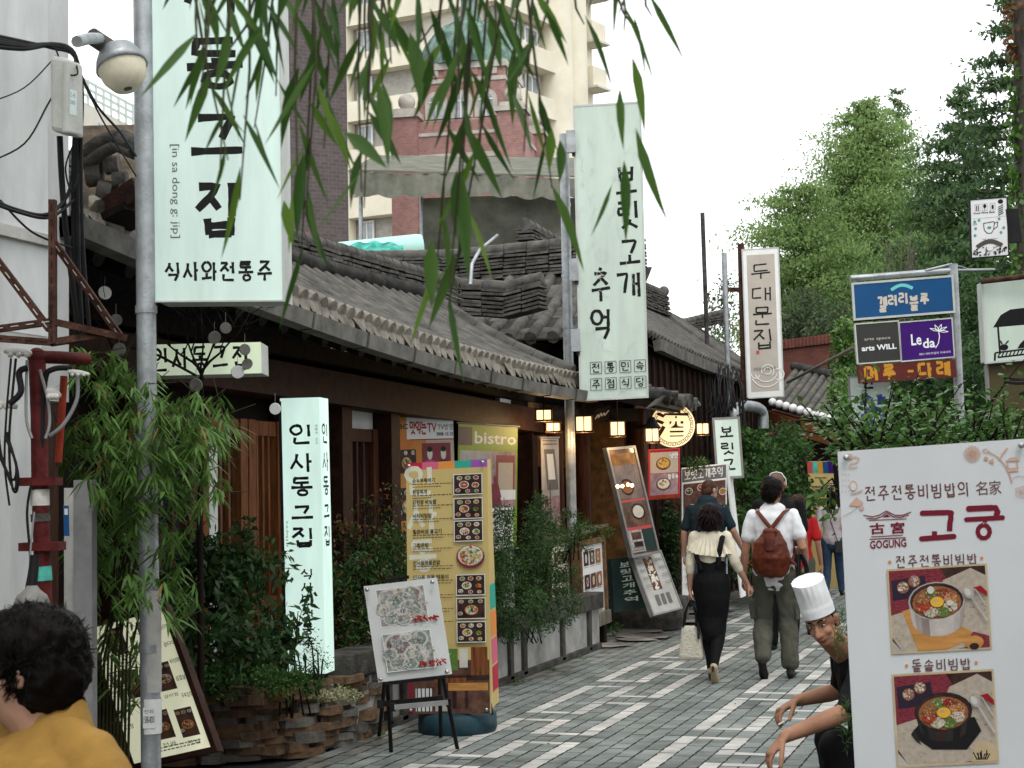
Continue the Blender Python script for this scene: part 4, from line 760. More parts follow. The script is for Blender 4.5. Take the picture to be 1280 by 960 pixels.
for v, c in ((.29, 'food_3'), (.71, 'food_5')): B.ell(.46, v, .105, 'pic_brown', .075); B.ell(.46, v - .01, .085, c, .058); bits(B, .46, v - .01, .06, .04, 12, .015, random.Random(4)); 
B.brush('냉면', .68, .08, .95, .18, 'paper', .012, False); B.brush('칼국수', .60, .52, .95, .61, 'paper', .012, False); B.rect(0, .94, 1, 1, 'pipe_orange'); B.out('print', t)
B = pboard((852, 585), (853, 745), (908, 579), 20.4, 20.7); t = thing('sandwich_board', 'white standing board of side dishes behind the man in dark teal', 'sandwich board', B.pt(.5, 1)); m = MB(); B.slab(.02, 'white', m); m.build('front_panel', t); B.rect(.01, .01, .99, .115, 'ink_grey'); B.brush('보릿고개추억', .06, .025, .92, .10, 'paper', .016, False, .12)
B.rect(.03, .13, .97, .62, 'pic_brown'); rr = random.Random(9)
for u, v in ((.15, .19), (.42, .17), (.7, .19), (.9, .22), (.2, .32), (.5, .33), (.8, .34), (.15, .46), (.45, .48), (.75, .47), (.9, .55), (.3, .57), (.6, .58)): bowl(B, u, v, .058, rr, 'bowl_white', .8, 6)
for k in range(5): B.rect(.05, .66 + k * .06, .9, .68 + k * .06, 'pic_pale')
B.out('print', t); Bb = pboard((908, 580), (927, 747), (914, 581), 20.8, 21.2); m = MB(); Bb.slab(.02, 'white', m); m.build('back_panel', t); m = MB(); m.tube([P(906, 705, 20.7), P(925, 740, 21)], .012, 'black', 6); m.build('strut', t)
# round lit sign with a fret border
c = P(841, 531.5, 19.4); N_ = (cO - c); N_.z = 0; N_ = (N_.normalized() + V((.12, 0, 0))).normalized(); t = thing('round_sign', 'round glowing sign with one dark character inside a fret border', 'sign', c); rad = .268
m = MB(); m.lathe(c, [(rad, -.12), (rad, -.005), (rad - .012, 0)], 'cream_paint', 40, N_); m.build('case', t)
X_ = V((0, 0, 1)).cross(N_).normalized(); up = V((0, 0, 1)); B = Board(c + N_ * .002 - X_ * rad + up * rad, c + N_ * .002 - X_ * rad - up * rad, c + N_ * .002 + X_ * rad + up * rad); B.ell(.5, .5, rad, 'disc_glow', n=44); B.text('酒', .10, .20, .86, .76, 'ink_brown', .022)
pol = lambda r_, a: (.5 + r_ * math.cos(a), .5 + r_ * math.sin(a))
for k in range(26):
    a = 2 * math.pi * k / 26; d = 2 * math.pi / 26; B.stroke([pol(.40, a), pol(.46, a), pol(.46, a + d * .7), pol(.425, a + d * .7), pol(.425, a + d * .35)], .0075, 'ink_brown'); B.stroke([pol(.40, a), pol(.40, a + d)], .0075, 'ink_brown')
B.out('lettering', t); m = MB(); m.beam(c - N_ * .08, c - N_ * .08 + V((-.5, .1, 0)), .04, .05, 'black'); m.build('bracket', t)
# lanterns
def lantern(p, w_, h_, label, cap=False):
    t = thing('lantern', label, 'lantern', p, 'square glowing lanterns of the tavern'); rz = .25; rot = Matrix.Rotation(rz, 3, 'Z')
    m = MB(); m.box(p, (w_, w_, h_), 'lantern_glow', rz); m.build('shade', t); m = MB()
    for sx in (-1, 0, 1):
        for sy in (-1, 0, 1):
            if abs(sx) + abs(sy) and not (sx == 0 and sy == 0): m.box(p + rot @ V((sx * w_ / 2, sy * w_ / 2, 0)), (.012, .012, h_ + .02), 'wood_warm', rz)
    for dz in (-.5, .5): m.box(p + V((0, 0, dz * h_)), (w_ + .03, w_ + .03, .02), 'wood_beam', rz)
    m.tube([p + V((0, 0, h_ / 2)), p + V((0, 0, h_ / 2 + .25))], .008, 'black', 5); m.build('frame', t)
    la = bpy.data.lights.new('lantern_light', 'POINT'); la.energy = 3.2; la.color = (1, .62, .28); la.shadow_soft_size = .05; lo = bpy.data.objects.new('lantern_light', la); COL.objects.link(lo); lo.location = p - V((0, 0, h_ / 2 + .07))
    if cap: m = MB(); m.lathe(p + V((0, 0, h_ / 2)), [(w_ * .75, 0), (w_ * .45, .06), (.03, .13)], 'black', 8); m.build('cap', t)
lantern(P(730, 530, 17.4), .17, .17, 'square glowing lantern nearest the slim pole'); lantern(P(772, 536, 17.9), .16, .165, 'square glowing lantern between the slim pole and the capped lantern'); lantern(P(815, 544, 18.4), .15, .16, 'square glowing lantern with dark cap, below and left of the round sign', True); lantern(P(878, 536, 20.3), .15, .145, 'square glowing lantern to the right of the round sign')
lantern(P(680, 519, 17.15), .16, .12, 'half hidden glowing lantern under the eave corner, left of the slim pole'); lantern(P(692, 534, 17.3), .14, .10, 'small glowing lantern below the eave corner lantern, left of the slim pole')
# lit white sign of the same pub
B, t = box_sign('light_box_sign', 'small lit white sign with black letters next to the round sign, cut off by leaves', (893, 525), (898, 596), (922, 523.5), 21, .14, 'lit_mint', 'cable_grey', fw=.03); fx = lambda x: (x - 893) / 30; fy = lambda y: (y - 524) / 72
for i, ch in enumerate('보릿고'): B.brush(ch, fx(899), fy(533 + i * 21), fx(916), fy(547 + i * 21), 'ink', .024, seed=i)
B.out('lettering', t)
# dark hanging board with a scribble by the door
B = pboard((744, 512), (741, 530), (764, 506), 17.8); t = thing('hanging_board', 'small dark board with a pale scribble above the first lanterns', 'sign', B.pt(.5, 0)); m = MB(); B.slab(.03, 'wood_dark', m); m.build('panel', t); B.stroke([(.1, .7), (.25, .4), (.3, .7), (.42, .35), (.5, .65), (.62, .4), (.7, .65), (.9, .35)], .014, 'pic_cloth'); B.out('lettering', t)
# ================================================================== right side: the sign cluster
t = thing('sign_rack', 'grey pipe frame with crossbars carrying the coloured shop panels', 'sign rack', P(1207, 640, 15.2))
m = MB(); m.tube([V((P(1207, 640, 15.2).x, P(1207, 640, 15.2).y, 0)), P(1191, 330, 15.1)], .045, 'zinc', 10); m.build('post', t)
m = MB(); m.tube([P(1063, 348, 15.0), P(1190, 338, 15.1)], .028, 'zinc', 8); m.tube([P(1190, 338, 15.1), P(1243, 337, 15.3)], .014, 'zinc', 6); m.tube([P(1067, 400, 15.08), P(1193, 389, 15.1)], .025, 'rust', 7); m.tube([P(1157, 338, 15.05), P(1190, 330, 15.1)], .012, 'zinc', 6); m.tube([P(1194, 331, 15.1), P(1213, 337, 15.2)], .006, 'zinc', 6); m.build('crossbar', t)
M('blue_sign', (.012, .075, .20), .4, .06, 3, .02); M('purple_sign', (.055, .01, .17), .4, .15, 1.5, .02, col2=(.03, .006, .10)); M('charcoal_sign', (.045, .044, .042), .5, .06, 3, .02); M('maroon_sign', (.12, .025, .022), .5, .1, 3, .02); M('letter_gold', (.55, .26, .03), .5, .05, 3, 0); M('letter_tan', (.55, .50, .42), .5, 0, bump=0); M('arc_cyan', (.15, .55, .52), .5, 0, bump=0); M('letter_white', (.8, .82, .82), .5, 0, bump=0)
B, t = box_sign('shop_sign', 'blue shop sign with beige letters and a cyan arc', (1067, 356), (1069.5, 398), (1189, 346.5), 15, .10, 'blue_sign', 'sign_case', fw=.02, group='shop panels on the grey pipe frame')
B.stroke([(.38 + .011 * k, .24 - .12 * math.sin(math.pi * k / 20)) for k in range(21)], .03, 'arc_cyan')
for i, ch in enumerate('갤러리블루'): B.brush(ch, .235 + i * .108, (.42, .40, .36, .46, .44)[i], .325 + i * .108, (.86, .72, .68, .88, .74)[i], 'letter_tan', .022, seed=i)
B.out('lettering', t)
B, t = box_sign('shop_sign', 'dark grey shop sign with two lines of pale letters', (1069.5, 406), (1073, 454), (1122, 402), 15, .10, 'charcoal_sign', 'sign_case', fw=.012, group='shop panels on the grey pipe frame'); B.text('arts space', .18, .37, .80, .45, 'letter_tan'); B.text('arts WILL', .10, .56, .93, .70, 'letter_white', .03); B.out('lettering', t)
B, t = box_sign('shop_sign', 'purple shop sign with white letters and a flower outline', (1124.5, 404), (1127.5, 451), (1189, 398.5), 15, .10, 'purple_sign', 'sign_case', fw=.012, group='shop panels on the grey pipe frame')
B.text('Le', .20, .32, .40, .62, 'letter_white', .02); B.text('da', .42, .46, .66, .72, 'letter_white', .02); B.text('레다 아트주얼리 악세사리', .34, .84, .94, .90, 'letter_white')
for a in (-150, -110, -70, -30, 10): 
    q = math.radians(a); tip = (.74 + .19 * math.cos(q), .30 + .19 * math.sin(q)); sq = (.74 + .1 * math.cos(q + .25), .30 + .1 * math.sin(q + .25)); s2 = (.74 + .1 * math.cos(q - .25), .30 + .1 * math.sin(q - .25)); B.stroke([(.74, .3), sq, tip], .006, 'letter_white'); B.stroke([(.74, .3), s2, tip], .006, 'letter_white')
B.stroke([(.74, .3), (.75, .45), (.72, .62), (.66, .74)], .008, 'letter_white'); B.out('lettering', t)
B, t = box_sign('shop_sign', 'maroon shop sign with orange letters, partly behind leaves', (1073, 457), (1075, 479), (1194, 449), 15, .08, 'maroon_sign', 'maroon_sign', fw=0, group='shop panels on the grey pipe frame'); 
for i, ch in enumerate('머루-다래'):
    if ch == '-': B.rect(.50, .44, .56, .58, 'letter_gold')
    else: B.brush(ch, .06 + i * .185, .1, .06 + i * .185 + .13, .9, 'letter_gold', .03, seed=i)
B.out('lettering', t)
M('letter_blue', (.03, .06, .32), .5, 0, bump=0)
B, t = box_sign('shop_sign', 'pale sign with blue letters under the maroon sign, behind the shrub', (1062, 472), (1066, 545), (1112, 469), 15.3, .1, 'cyan_white', 'cable_grey', fw=.015, group='shop panels on the grey pipe frame'); B.brush('한', .3, .05, .6, .2, 'ink', .02); B.brush('찻집', .2, .32, .85, .95, 'letter_blue', .05); B.out('lettering', t)
# lit sign with a cart silhouette, and the brown sign beneath
B, t = box_sign('light_box_sign', 'pale lit sign with a black food cart silhouette', (1229, 352), (1234, 452), (1345, 342), 11, .16, 'lit_mint_dim', 'sign_case', fw=.015); fx = lambda x: (x - 1231) / 113; fy = lambda y: (y - 349) / 101
B.poly([(fx(1240), fy(408)), (fx(1250), fy(393)), (fx(1262), fy(387)), (fx(1330), fy(385)), (fx(1342), fy(406)), (fx(1330), fy(408))], 'ink')
for x in (1246, 1334): B.stroke([(fx(x), fy(406)), (fx(x + 1), fy(442))], .014, 'ink')
B.stroke([(fx(1241), fy(440)), (fx(1340), fy(436))], .012, 'ink'); B.stroke([(fx(1244), fy(446)), (fx(1340), fy(443))], .012, 'ink'); B.stroke([(fx(1241), fy(440)), (fx(1240), fy(451))], .014, 'ink')
for k in range(20): B.stroke([(fx(1247 + k * 4.6), fy(440 - k * .18)), (fx(1244 + k * 4.6), fy(446 - k * .15))], .009, 'ink')
B.ell(fx(1252), fy(434), .03, 'ink', .022); B.stroke([(fx(1250), fy(430)), (fx(1248), fy(425))], .01, 'ink'); B.stroke([(fx(1254), fy(430)), (fx(1258), fy(426))], .01, 'ink')
B.poly([(fx(1268), fy(437)), (fx(1272), fy(431)), (fx(1282), fy(422)), (fx(1296), fy(424)), (fx(1302), fy(436))], 'ink'); B.ell(fx(1287), fy(415), .04, 'ink'); B.out('picture', t)
m = MB(); m.tube([P(1226, 352, 10.95), P(1350, 338, 10.9)], .02, 'rust', 7); m.build('top_bar', t); m = MB(); q = P(1290, 460, 11.15); m.tube([V((q.x, q.y, 0)), P(1290, 350, 11.15)], .05, 'zinc', 10); m.build('post', t)
M('olive_sign', (.085, .072, .035), .5, .1, 2, .03); B, t = box_sign('shop_sign', 'olive brown sign with black flourishes below the cart silhouette', (1235, 456), (1240, 536), (1350, 447), 11.05, .1, 'olive_sign', 'cable_grey', fw=.012)
for v in (.25, .31): B.stroke([(.16, v - .02), (.3, v + .02), (.6, v + .03), (.95, v)], .02, 'ink')
B.ell(.42, .5, .07, 'ink', .022); B.out('lettering', t)
B, t = box_sign('cafe_sign', 'small white hanging sign with a cup, fork and glass drawings', (1213, 250.5), (1215, 322), (1258, 247), 14, .07, 'paper', 'black', fw=.01)
M('drop_teal', (.10, .26, .22), .5, 0, bump=0); M('ribbon', (.07, .06, .05), .5, 0, bump=0)
for u in (.12, .32, .54): q = [(u, .08), (u + .14, .08), (u + .14, .2), (u, .2)]; [B.stroke([q[k], q[(k + 1) % 4]], .003, 'ink_grey') for k in range(4)]
B.stroke([(.16, .1), (.16, .19)], .008, 'ink'); B.stroke([(.21, .1), (.21, .19)], .008, 'ink'); B.ell(.39, .12, .014, 'ink', .018); B.stroke([(.39, .13), (.39, .19)], .005, 'ink'); B.rect(.58, .11, .64, .18, 'ink'); B.text('Food Wine Beer', .08, .215, .68, .25, 'ink', .02); B.ell(.83, .06, .024, 'ink', .02)
for k in range(5): B.stroke([(.76, .16 + k * .035), (.90, .12 + k * .035)], .008, 'ink')
B.stroke([(.05, .33), (.95, .32)], .002, 'ink_grey')
B.stroke([(.34, .42), (.36, .54), (.44, .60), (.56, .60), (.62, .53), (.65, .40), (.34, .42)], .006, 'ink'); B.stroke([(.65, .43), (.74, .41), (.72, .5), (.63, .53)], .006, 'ink'); B.ell(.5, .50, .018, 'drop_teal', .012)
for u, v in ((.1, .38), (.22, .36), (.12, .5), (.1, .62), (.82, .60), (.9, .52), (.78, .36)): B.ell(u, v, .012, 'drop_teal')
B.text('COFFEE', .04, .41, .16, .44, 'ink'); B.stroke([(.14 + .07 * k, .83 - .09 * math.sin(math.pi * k / 10)) for k in range(11)], .038, 'ribbon'); B.text('RESTAURANT', .3, .69, .72, .71, 'ink_grey'); rr = random.Random(6)
for k in range(40): B.ell(rr.uniform(.05, .95), rr.uniform(.84, .98), rr.uniform(.004, .014), 'ink' if k % 3 else 'ink_grey', rr.uniform(.004, .012))
B.ell(.5, .86, .03, 'paper', .024); B.out('print', t); m = MB(); m.beam(B.pt(1.0, .5) - B.N * .03, B.pt(1.35, .5) - B.N * .03, .05, .3, 'black'); m.build('bracket', t)

# ================================================================== the big white menu banner close on the right
TL, BL, TR = P(1047, 564.5, 5.7), P(1083, 1219, 5.7), P(1337, 544.5, 5.62); B = Board(TL, BL, TR); t = thing('menu_banner', 'large white menu banner with maroon lettering and two stone bowl photographs', 'banner', B.pt(.5, 1))
M('banner_white', (.60, .62, .63), .38, .03, 2, .02); M('rose_print', (.52, .30, .22), .5, 0, bump=0); M('rose_light', (.56, .36, .28), .5, 0, bump=0); M('dot_orange', (.6, .22, .04), .5, 0, bump=0); m = MB(); B.slab(.008, 'banner_white', m); m.build('panel', t)
# measured figures: pixel -> board fraction
def fb(x, y):
    # solve on the board's own affine frame, as seen at its distance
    r = ray(x, y); p = cO + r * ((B.O - cO).dot(B.N) / r.dot(B.N)) - B.O; xx, yy, xy = B.X.dot(B.X), B.Y.dot(B.Y), B.X.dot(B.Y); a, c = p.dot(B.X), p.dot(B.Y); D_ = xx * yy - xy * xy; return ((a * yy - c * xy) / D_, (c * xx - a * xy) / D_)
def fbt(s, x0, y0, x1, y1, m, bold=0): (a, b_), (c, d_) = fb(x0, y0), fb(x1, y1); B.text(s, a, b_, c, d_, m, bold)
def frow(s, x0, ya, x1, yb, h, m, bold=0, skip=()):      # a row of letters following the slant of the print
    n = len(s); 
    for i, ch in enumerate(s):
        if ch == ' ': continue
        x = x0 + (x1 - x0) * i / n; y = ya + (yb - ya) * i / n; w_ = (x1 - x0) / n
        if 0xAC00 <= ord(ch) < 0xD7A4: (a, b_), (c, d_) = fb(x + w_ * .1, y), fb(x + w_ * .94, y + h); B.brush(ch, a, b_, c, d_, m, .0062 * (h / 20), seed=i)
        else: fbt(ch, x + w_ * .04, y, x + w_ * .96, y + h, m, bold)
M('tray_dark', (.03, .022, .04), .4, .1, 9, 0); M('print_brown', (.13, .05, .045), .5, 0, bump=0)
frow('전주전통비빔밥의', 1079, 609, 1212, 603, 16.5, 'print_brown'); fbt('名', 1219, 602, 1234.5, 618.5, 'print_brown'); fbt('家', 1236, 601, 1252, 617.5, 'print_brown')
def S_(pts, w_, m='maroon'): B.stroke([fb(*p) for p in pts], w_, m)
# 고궁 in heavy round strokes
S_([(1153, 641.5), (1188, 640.5), (1189, 646), (1187, 655), (1187, 664)], .019); S_([(1168, 664), (1168, 672)], .018); S_([(1152, 673.5), (1192, 670.5)], .019); B.ell(*fb(1153, 641.5), .0095, 'maroon'); B.ell(*fb(1188.5, 641.5), .011, 'maroon'); B.ell(*fb(1152, 673.5), .0095, 'maroon'); B.ell(*fb(1192, 670.5), .0095, 'maroon')
S_([(1211, 636), (1244, 634.5), (1247, 640), (1245, 645)], .021); S_([(1208, 649.5), (1253, 647)], .017); S_([(1231, 649), (1231, 653)], .016); B.ell(*fb(1211, 636), .0105, 'maroon'); B.ell(*fb(1244, 634.8), .0105, 'maroon'); B.ell(*fb(1208, 649.5), .0085, 'maroon'); B.ell(*fb(1253, 647), .0085, 'maroon'); S_([(1229.5 + 7.6 * math.sin(a), 664.5 - 8.4 * math.cos(a)) for a in [i * math.pi / 14 for i in range(29)]], .016)
# roof emblem
S_([(1079, 644), (1090, 646), (1099, 644), (1108, 638.5), (1118, 644), (1128, 644), (1139, 640)], .0035); S_([(1083, 648), (1094, 648.5), (1102, 645.5), (1108.5, 640.5), (1116, 646), (1126, 646.5), (1136, 643.5)], .0035); S_([(1086, 650.5), (1133, 648.5)], .003); B.poly([fb(1103, 646.5), fb(1108.5, 642.5), fb(1113, 646.2)], 'maroon')
fbt('古', 1087, 654.5, 1106, 667, 'maroon', .03); fbt('宮', 1113, 653, 1131, 666.5, 'maroon', .03); S_([(1089, 671), (1128, 669)], .003); S_([(1087, 674), (1132, 672)], .0035); fbt('GOGUNG', 1087, 676, 1133, 683.5, 'maroon', .025)
for s_, x0, y0, x1, y1, xa, xb in (('전주전통비빔밥', 1118, 695.5, 1222, 692, 1112, 1227), ('돌솥비빔밥', 1138, 825, 1214, 822.5, 1133, 1220)):
    frow(s_, x0, y0, x1, y1, 13.8, 'print_brown'); B.ell(*fb(xa, y0 + 7), .0055, 'dot_orange'); B.ell(*fb(xb, y1 + 5.5), .0055, 'dot_orange')
# corner drawings: flowers, a stem, a pavilion, a dancing child
def flower(x, y, r_, n, m='rose_print'):
    B.ell(*fb(x, y), .004, m)
    for k in range(n):
        a = 2 * math.pi * k / n; d = math.pi / n * .8; S_([(x + 2.2 * math.cos(a), y + 2.2 * math.sin(a)), (x + r_ * .8 * math.cos(a - d), y + r_ * .8 * math.sin(a - d)), (x + r_ * math.cos(a), y + r_ * math.sin(a)), (x + r_ * .8 * math.cos(a + d), y + r_ * .8 * math.sin(a + d)), (x + 2.2 * math.cos(a), y + 2.2 * math.sin(a))], .0018, m)
flower(1215, 567.5, 11, 16); flower(1276, 615, 8, 5); flower(1062, 571, 4, 6); S_([(1236, 565), (1248, 572), (1257, 583), (1262, 594), (1265, 604)], .004, 'rose_print'); S_([(1249, 575), (1253, 567), (1259, 560)], .006, 'rose_light'); B.poly([fb(1231, 570), fb(1236, 573), fb(1233, 576), fb(1229, 574)], 'rose_print'); B.poly([fb(1235, 577), fb(1241, 573), fb(1242, 580)], 'rose_print'); S_([(1228, 563), (1232, 561), (1237, 565), (1231, 566), (1228, 563)], .003, 'rose_print')
B.poly([fb(1256, 577), fb(1262, 572), fb(1270, 571.5), fb(1275, 576)], 'rose_light')
for q in ([(1259, 578), (1260, 587)], [(1271, 577), (1272, 586)], [(1259, 586), (1273, 585)]): S_(q, .0035, 'rose_print')
B.poly([fb(1258, 587), fb(1272, 586), fb(1273, 589), fb(1260, 590)], 'rose_light'); S_([(1265, 598), (1272, 595), (1280, 596)], .002, 'rose_print')
B.ell(*fb(1066.5, 607), .013, 'rose_light', .018); B.ell(*fb(1066.5, 608), .010, 'banner_white', .014); B.poly([fb(1061, 632), fb(1070, 621), fb(1079, 628), fb(1074, 633)], 'rose_light'); S_([(1063, 617), (1070, 616), (1078, 613)], .006, 'rose_light'); S_([(1054, 645), (1064, 640), (1072, 633)], .002, 'rose_print'); B.ell(*fb(1077, 635), .008, 'rose_light')
S_([(1061, 573), (1068, 571), (1074, 573), (1071, 578), (1063, 580), (1061, 585), (1072, 584)], .004, 'rose_light')
for k in range(12): x, y = 1052 + (k % 3) * 4, 592 + (k // 3) * 7; S_([(x, y), (x + 1.5, y + 2.5)], .0018, 'rose_print')
# the two big photographs
for i_, c_ in enumerate(((.26, .21, .19), (.34, .29, .27), (.42, .37, .35), (.50, .45, .42))): M('steel_%d' % i_, c_, .4, .1, 20, 0)
def bigphoto(x0, y0, x1, y1, dark, seed):
    a, b_ = fb(x0, y0), fb(x1, y1); rr = random.Random(seed); L = lambda u, v: (a[0] + (b_[0] - a[0]) * u, a[1] + (b_[1] - a[1]) * v); Q = lambda pts, m: B.poly([L(*p) for p in pts], m); W = (b_[0] - a[0]) * B.W
    Q([(-.02, -.025), (1.02, -.025), (1.02, 1.025), (-.02, 1.025)], 'photo_edge'); Q([(0, 0), (1, 0), (1, 1), (0, 1)], 'pic_dark'); Q([(0, 0), (.53, 0), (.66, .25), (.4, .45), (0, .55)], 'pic_rose')
    Q([(.56, .15), (.85, .02), (1, .12), (1, .95), (.66, 1), (.1, 1), (0, .82), (0, .55), (.45, .42)], 'pic_cloth'); Q([(0, .86), (.1, 1), (0, 1)], 'bowl_steel')
    for k in range(70):
        u, v = rr.uniform(.02, .98), rr.uniform(.08, .98)
        if (u > .66 and v < .9 and v > .25) or (u < .3 and v > .6): S = .004; B.stroke([L(u, v), (L(u, v)[0] + .006, L(u, v)[1])], .0022, 'pic_brown')
    Q([(.02, .12), (.37, .08), (.40, .33), (.03, .37)], 'tray_dark')
    for u, v in ((.14, .21), (.26, .14)):
        B.ell(*L(u, v), W * .062, 'food_4'); bits(B, *L(u, v), W * .05, W * .05, 26, W * .012, rr, ['food_0', 'food_5', 'photo_mauve'])
    if not dark: Q([(.12, .5), (.3, .45), (.9, .85), (.55, 1), (.26, 1)], 'board_orange'); Q([(.75, .92), (.84, .80), (1, .86), (1, 1), (.75, 1)], 'pic_rose'); B.ell(*L(.84, .93), W * .10, 'board_orange', W * .07); B.ell(*L(.84, .98), W * .05, 'pic_dark', W * .035)
    else: Q([(.14, .66), (.25, .52), (.8, .5), (.86, .66), (.7, .86), (.35, .84)], 'ink'); Q([(.14, .66), (.18, .6), (.24, .78), (.19, .74)], 'bowl_dark'); Q([(.74, 1), (.78, .82), (.86, .76), (1, .84), (1, 1)], 'photo_edge'); [B.stroke([L(.8 + .012 * k, .98), L(.78 + .02 * k + rr.uniform(-.02, .02), .86 + rr.uniform(0, .06))], W * .012, 'ink') for k in range(9)]
    rim, body = ('bowl_dark', 'ink') if dark else ('bowl_steel', 'bowl_steel'); u0, v0, rx, ry = (.485, .42, .295, .215) if dark else (.48, .40, .295, .235); dz = .15 if dark else .22
    def arc(sc, a0, a1, oy=0): return [(u0 + rx * sc * math.cos(t), v0 + oy + ry * sc * math.sin(t)) for t in [a0 + (a1 - a0) * i / 20 for i in range(21)]]
    tone = ['ink', 'bowl_dark', 'ink', 'bowl_dark', 'pic_dark', 'bowl_dark', 'ink', 'bowl_dark', 'ink', 'ink'] if dark else ['steel_2', 'steel_3', 'steel_1', 'steel_0', 'steel_3', 'steel_3', 'steel_3', 'steel_2', 'steel_1', 'steel_0']
    for k in range(10):
        ta, tb = math.pi * (1 - k / 10), math.pi * (1 - (k + 1.04) / 10); lo = .92 if not dark else .88
        Q([(u0 + rx * math.cos(ta), v0 + ry * math.sin(ta) - .01), (u0 + rx * math.cos(tb), v0 + ry * math.sin(tb) - .01), (u0 + rx * lo * math.cos(tb), v0 + ry * lo * math.sin(tb) + dz), (u0 + rx * lo * math.cos(ta), v0 + ry * lo * math.sin(ta) + dz)], tone[k])
    Q(arc(1.0, 0, 2 * math.pi)[:-1], rim)
    if 0: Q([(u0 - rx * .5, v0 + ry * .85), (u0 + rx * .55, v0 + ry * .83), (u0 + rx * .5, v0 + ry * .9 + dz * .9), (u0 - rx * .45, v0 + ry * .9 + dz * .92)], 'bowl_white' if 0 else 'paper'); Q([(u0 - rx * .8, v0 + ry * .5), (u0 - rx * .5, v0 + ry * .82), (u0 - rx * .48, v0 + ry + dz * .8), (u0 - rx * .76, v0 + ry * .5 + dz)], 'cable_grey')
    Q(arc(.94, 0, 2 * math.pi)[:-1], 'pic_dark'); Q([(x, y + .02) for x, y in arc(.86, 0, 2 * math.pi)[:-1]], 'food_4'); g_ = ['food_2', 'food_6', 'food_8', 'food_5', 'food_2', 'food_0', 'food_1', 'food_4']
    for k in range(8):
        an = -1.9 + k * 2 * math.pi / 8; cx, cy = u0 + rx * .52 * math.cos(an), v0 + .02 + ry * .52 * math.sin(an); B.ell(*L(cx, cy), W * .075, g_[k], W * .055, 12); 
        bits(B, *L(cx, cy), W * .075, W * .055, 60, W * .009, rr, [g_[k], g_[k], g_[k], g_[(k + 3) % 8], 'photo_edge', 'pic_brown'])
    B.ell(*L(u0 + .0, v0 + .01), W * .07, 'egg', W * .055); B.ell(*L(u0 - .012, v0 - .005), W * .03, 'photo_edge', W * .014)
    if not dark: B.ell(*L(u0 - .06, v0 - .14), W * .036, 'bowl_white', W * .04); B.ell(*L(u0 + .13, v0 + .03), W * .034, 'bowl_white', W * .03)
    Q([(.86, .26), (.94, .24), (1.0, .32), (1, .38), (.94, .33)], 'ban_red'); B.ell(*L(.81, .32), W * .05, 'bowl_steel', W * .065, rot=-.5); B.ell(*L(.80, .31), W * .03, 'bowl_white', W * .045, rot=-.5); B.stroke([L(.84, .38), L(.99, .68)], W * .022, 'bowl_steel'); B.stroke([L(.88, .28), L(.99, .5)], W * .014, 'bowl_steel')
zz_ = B.z; bigphoto(1110.5, 714, 1237, 808.5, False, 3); B.z = zz_; bigphoto(1117, 845.5, 1246, 950.5, True, 4)
B.out('print', t); m = MB()
for x, y in ((1057, 572), (1275, 557)): u, v = fb(x, y); m.lathe(B.pt(u, v), [(.011, 0), (.011, .012), (.004, .016)], 'steel', 12, B.N)
m.build('stud', t); m = MB()
for u in (.12, .88): m.tube([B.pt(u, .02) - B.N * .05, B.pt(u, 1) - B.N * .3], .01, 'steel', 8)
m.build('stand', t)
# ================================================================== white building at the left edge, with its pipes, cables and steel bracket
WBX = -4.55
t = thing('white_building', 'white plastered building corner with a ledge, at the left edge of the street', 'building', (WBX - 1, 5, 0))
y1 = onX(60, 300, WBX).y; yl = onX(60, 300, WBX)
b = MB(); b.span((WBX - 3, -3, 2.5), (WBX, y1, 9), 'plaster'); b.span((WBX - 3, -3, 0), (WBX - .004, y1, 2.5), 'plaster_dirty_shade'); b.span((WBX - 3, y1, 2.2), (WBX - .10, onX(86, 300, WBX - .1).y, 9), 'plaster'); b.span((WBX - 3, y1, 0), (WBX - .3, y1 + .25, 2.2), 'plaster_dirty_shade'); b.build('wall', t)  # shade on the lower wall is painted in with the darker plaster
zl = onX(10, 288, WBX).z; b = MB(); b.span((WBX, -3, zl - .035), (WBX + .03, y1 + .012, zl + .02), 'plaster_dirty_shade'); zl2 = onX(10, 610, WBX).z; b.span((WBX, -3, .7), (WBX + .02, y1 + .01, .76), 'plaster_dirty_shade'); b.span((WBX, y1 - .38, 0), (WBX + .06, y1 - .14, 2.45), 'plaster'); b.build('ledge', t)
# brown slotted-angle bracket
t = thing('steel_bracket', 'rusty slotted steel angle bracket projecting from the white wall', 'bracket', P(66, 420, 6.75)); d = 6.62
for a, c in (((66, 250), (66, 430)), ((-30, 290), (62, 412)), ((67, 302), (150, 420)), ((-30, 415), (66, 402)), ((66, 402), (156, 422)), ((-30, 421), (64, 428)), ((66, 428), (140, 417))):
    A, Cc = P(*a, d), P(*c, d + (.25 if c[0] > 100 else 0)); m = MB(); m.beam(A, Cc, .028, .035, 'rust', cFh); L = (Cc - A).length; n = int(L / .06)
    for k in range(n): q = A.lerp(Cc, (k + .35) / n); e = A.lerp(Cc, (k + .85) / n); m.beam(q - cFh * .0155, e - cFh * .0155, .004, .010, 'black' if c[1] > 424 else 'plaster_dirty_shade', cFh)
    m.build('angle_bar', t)
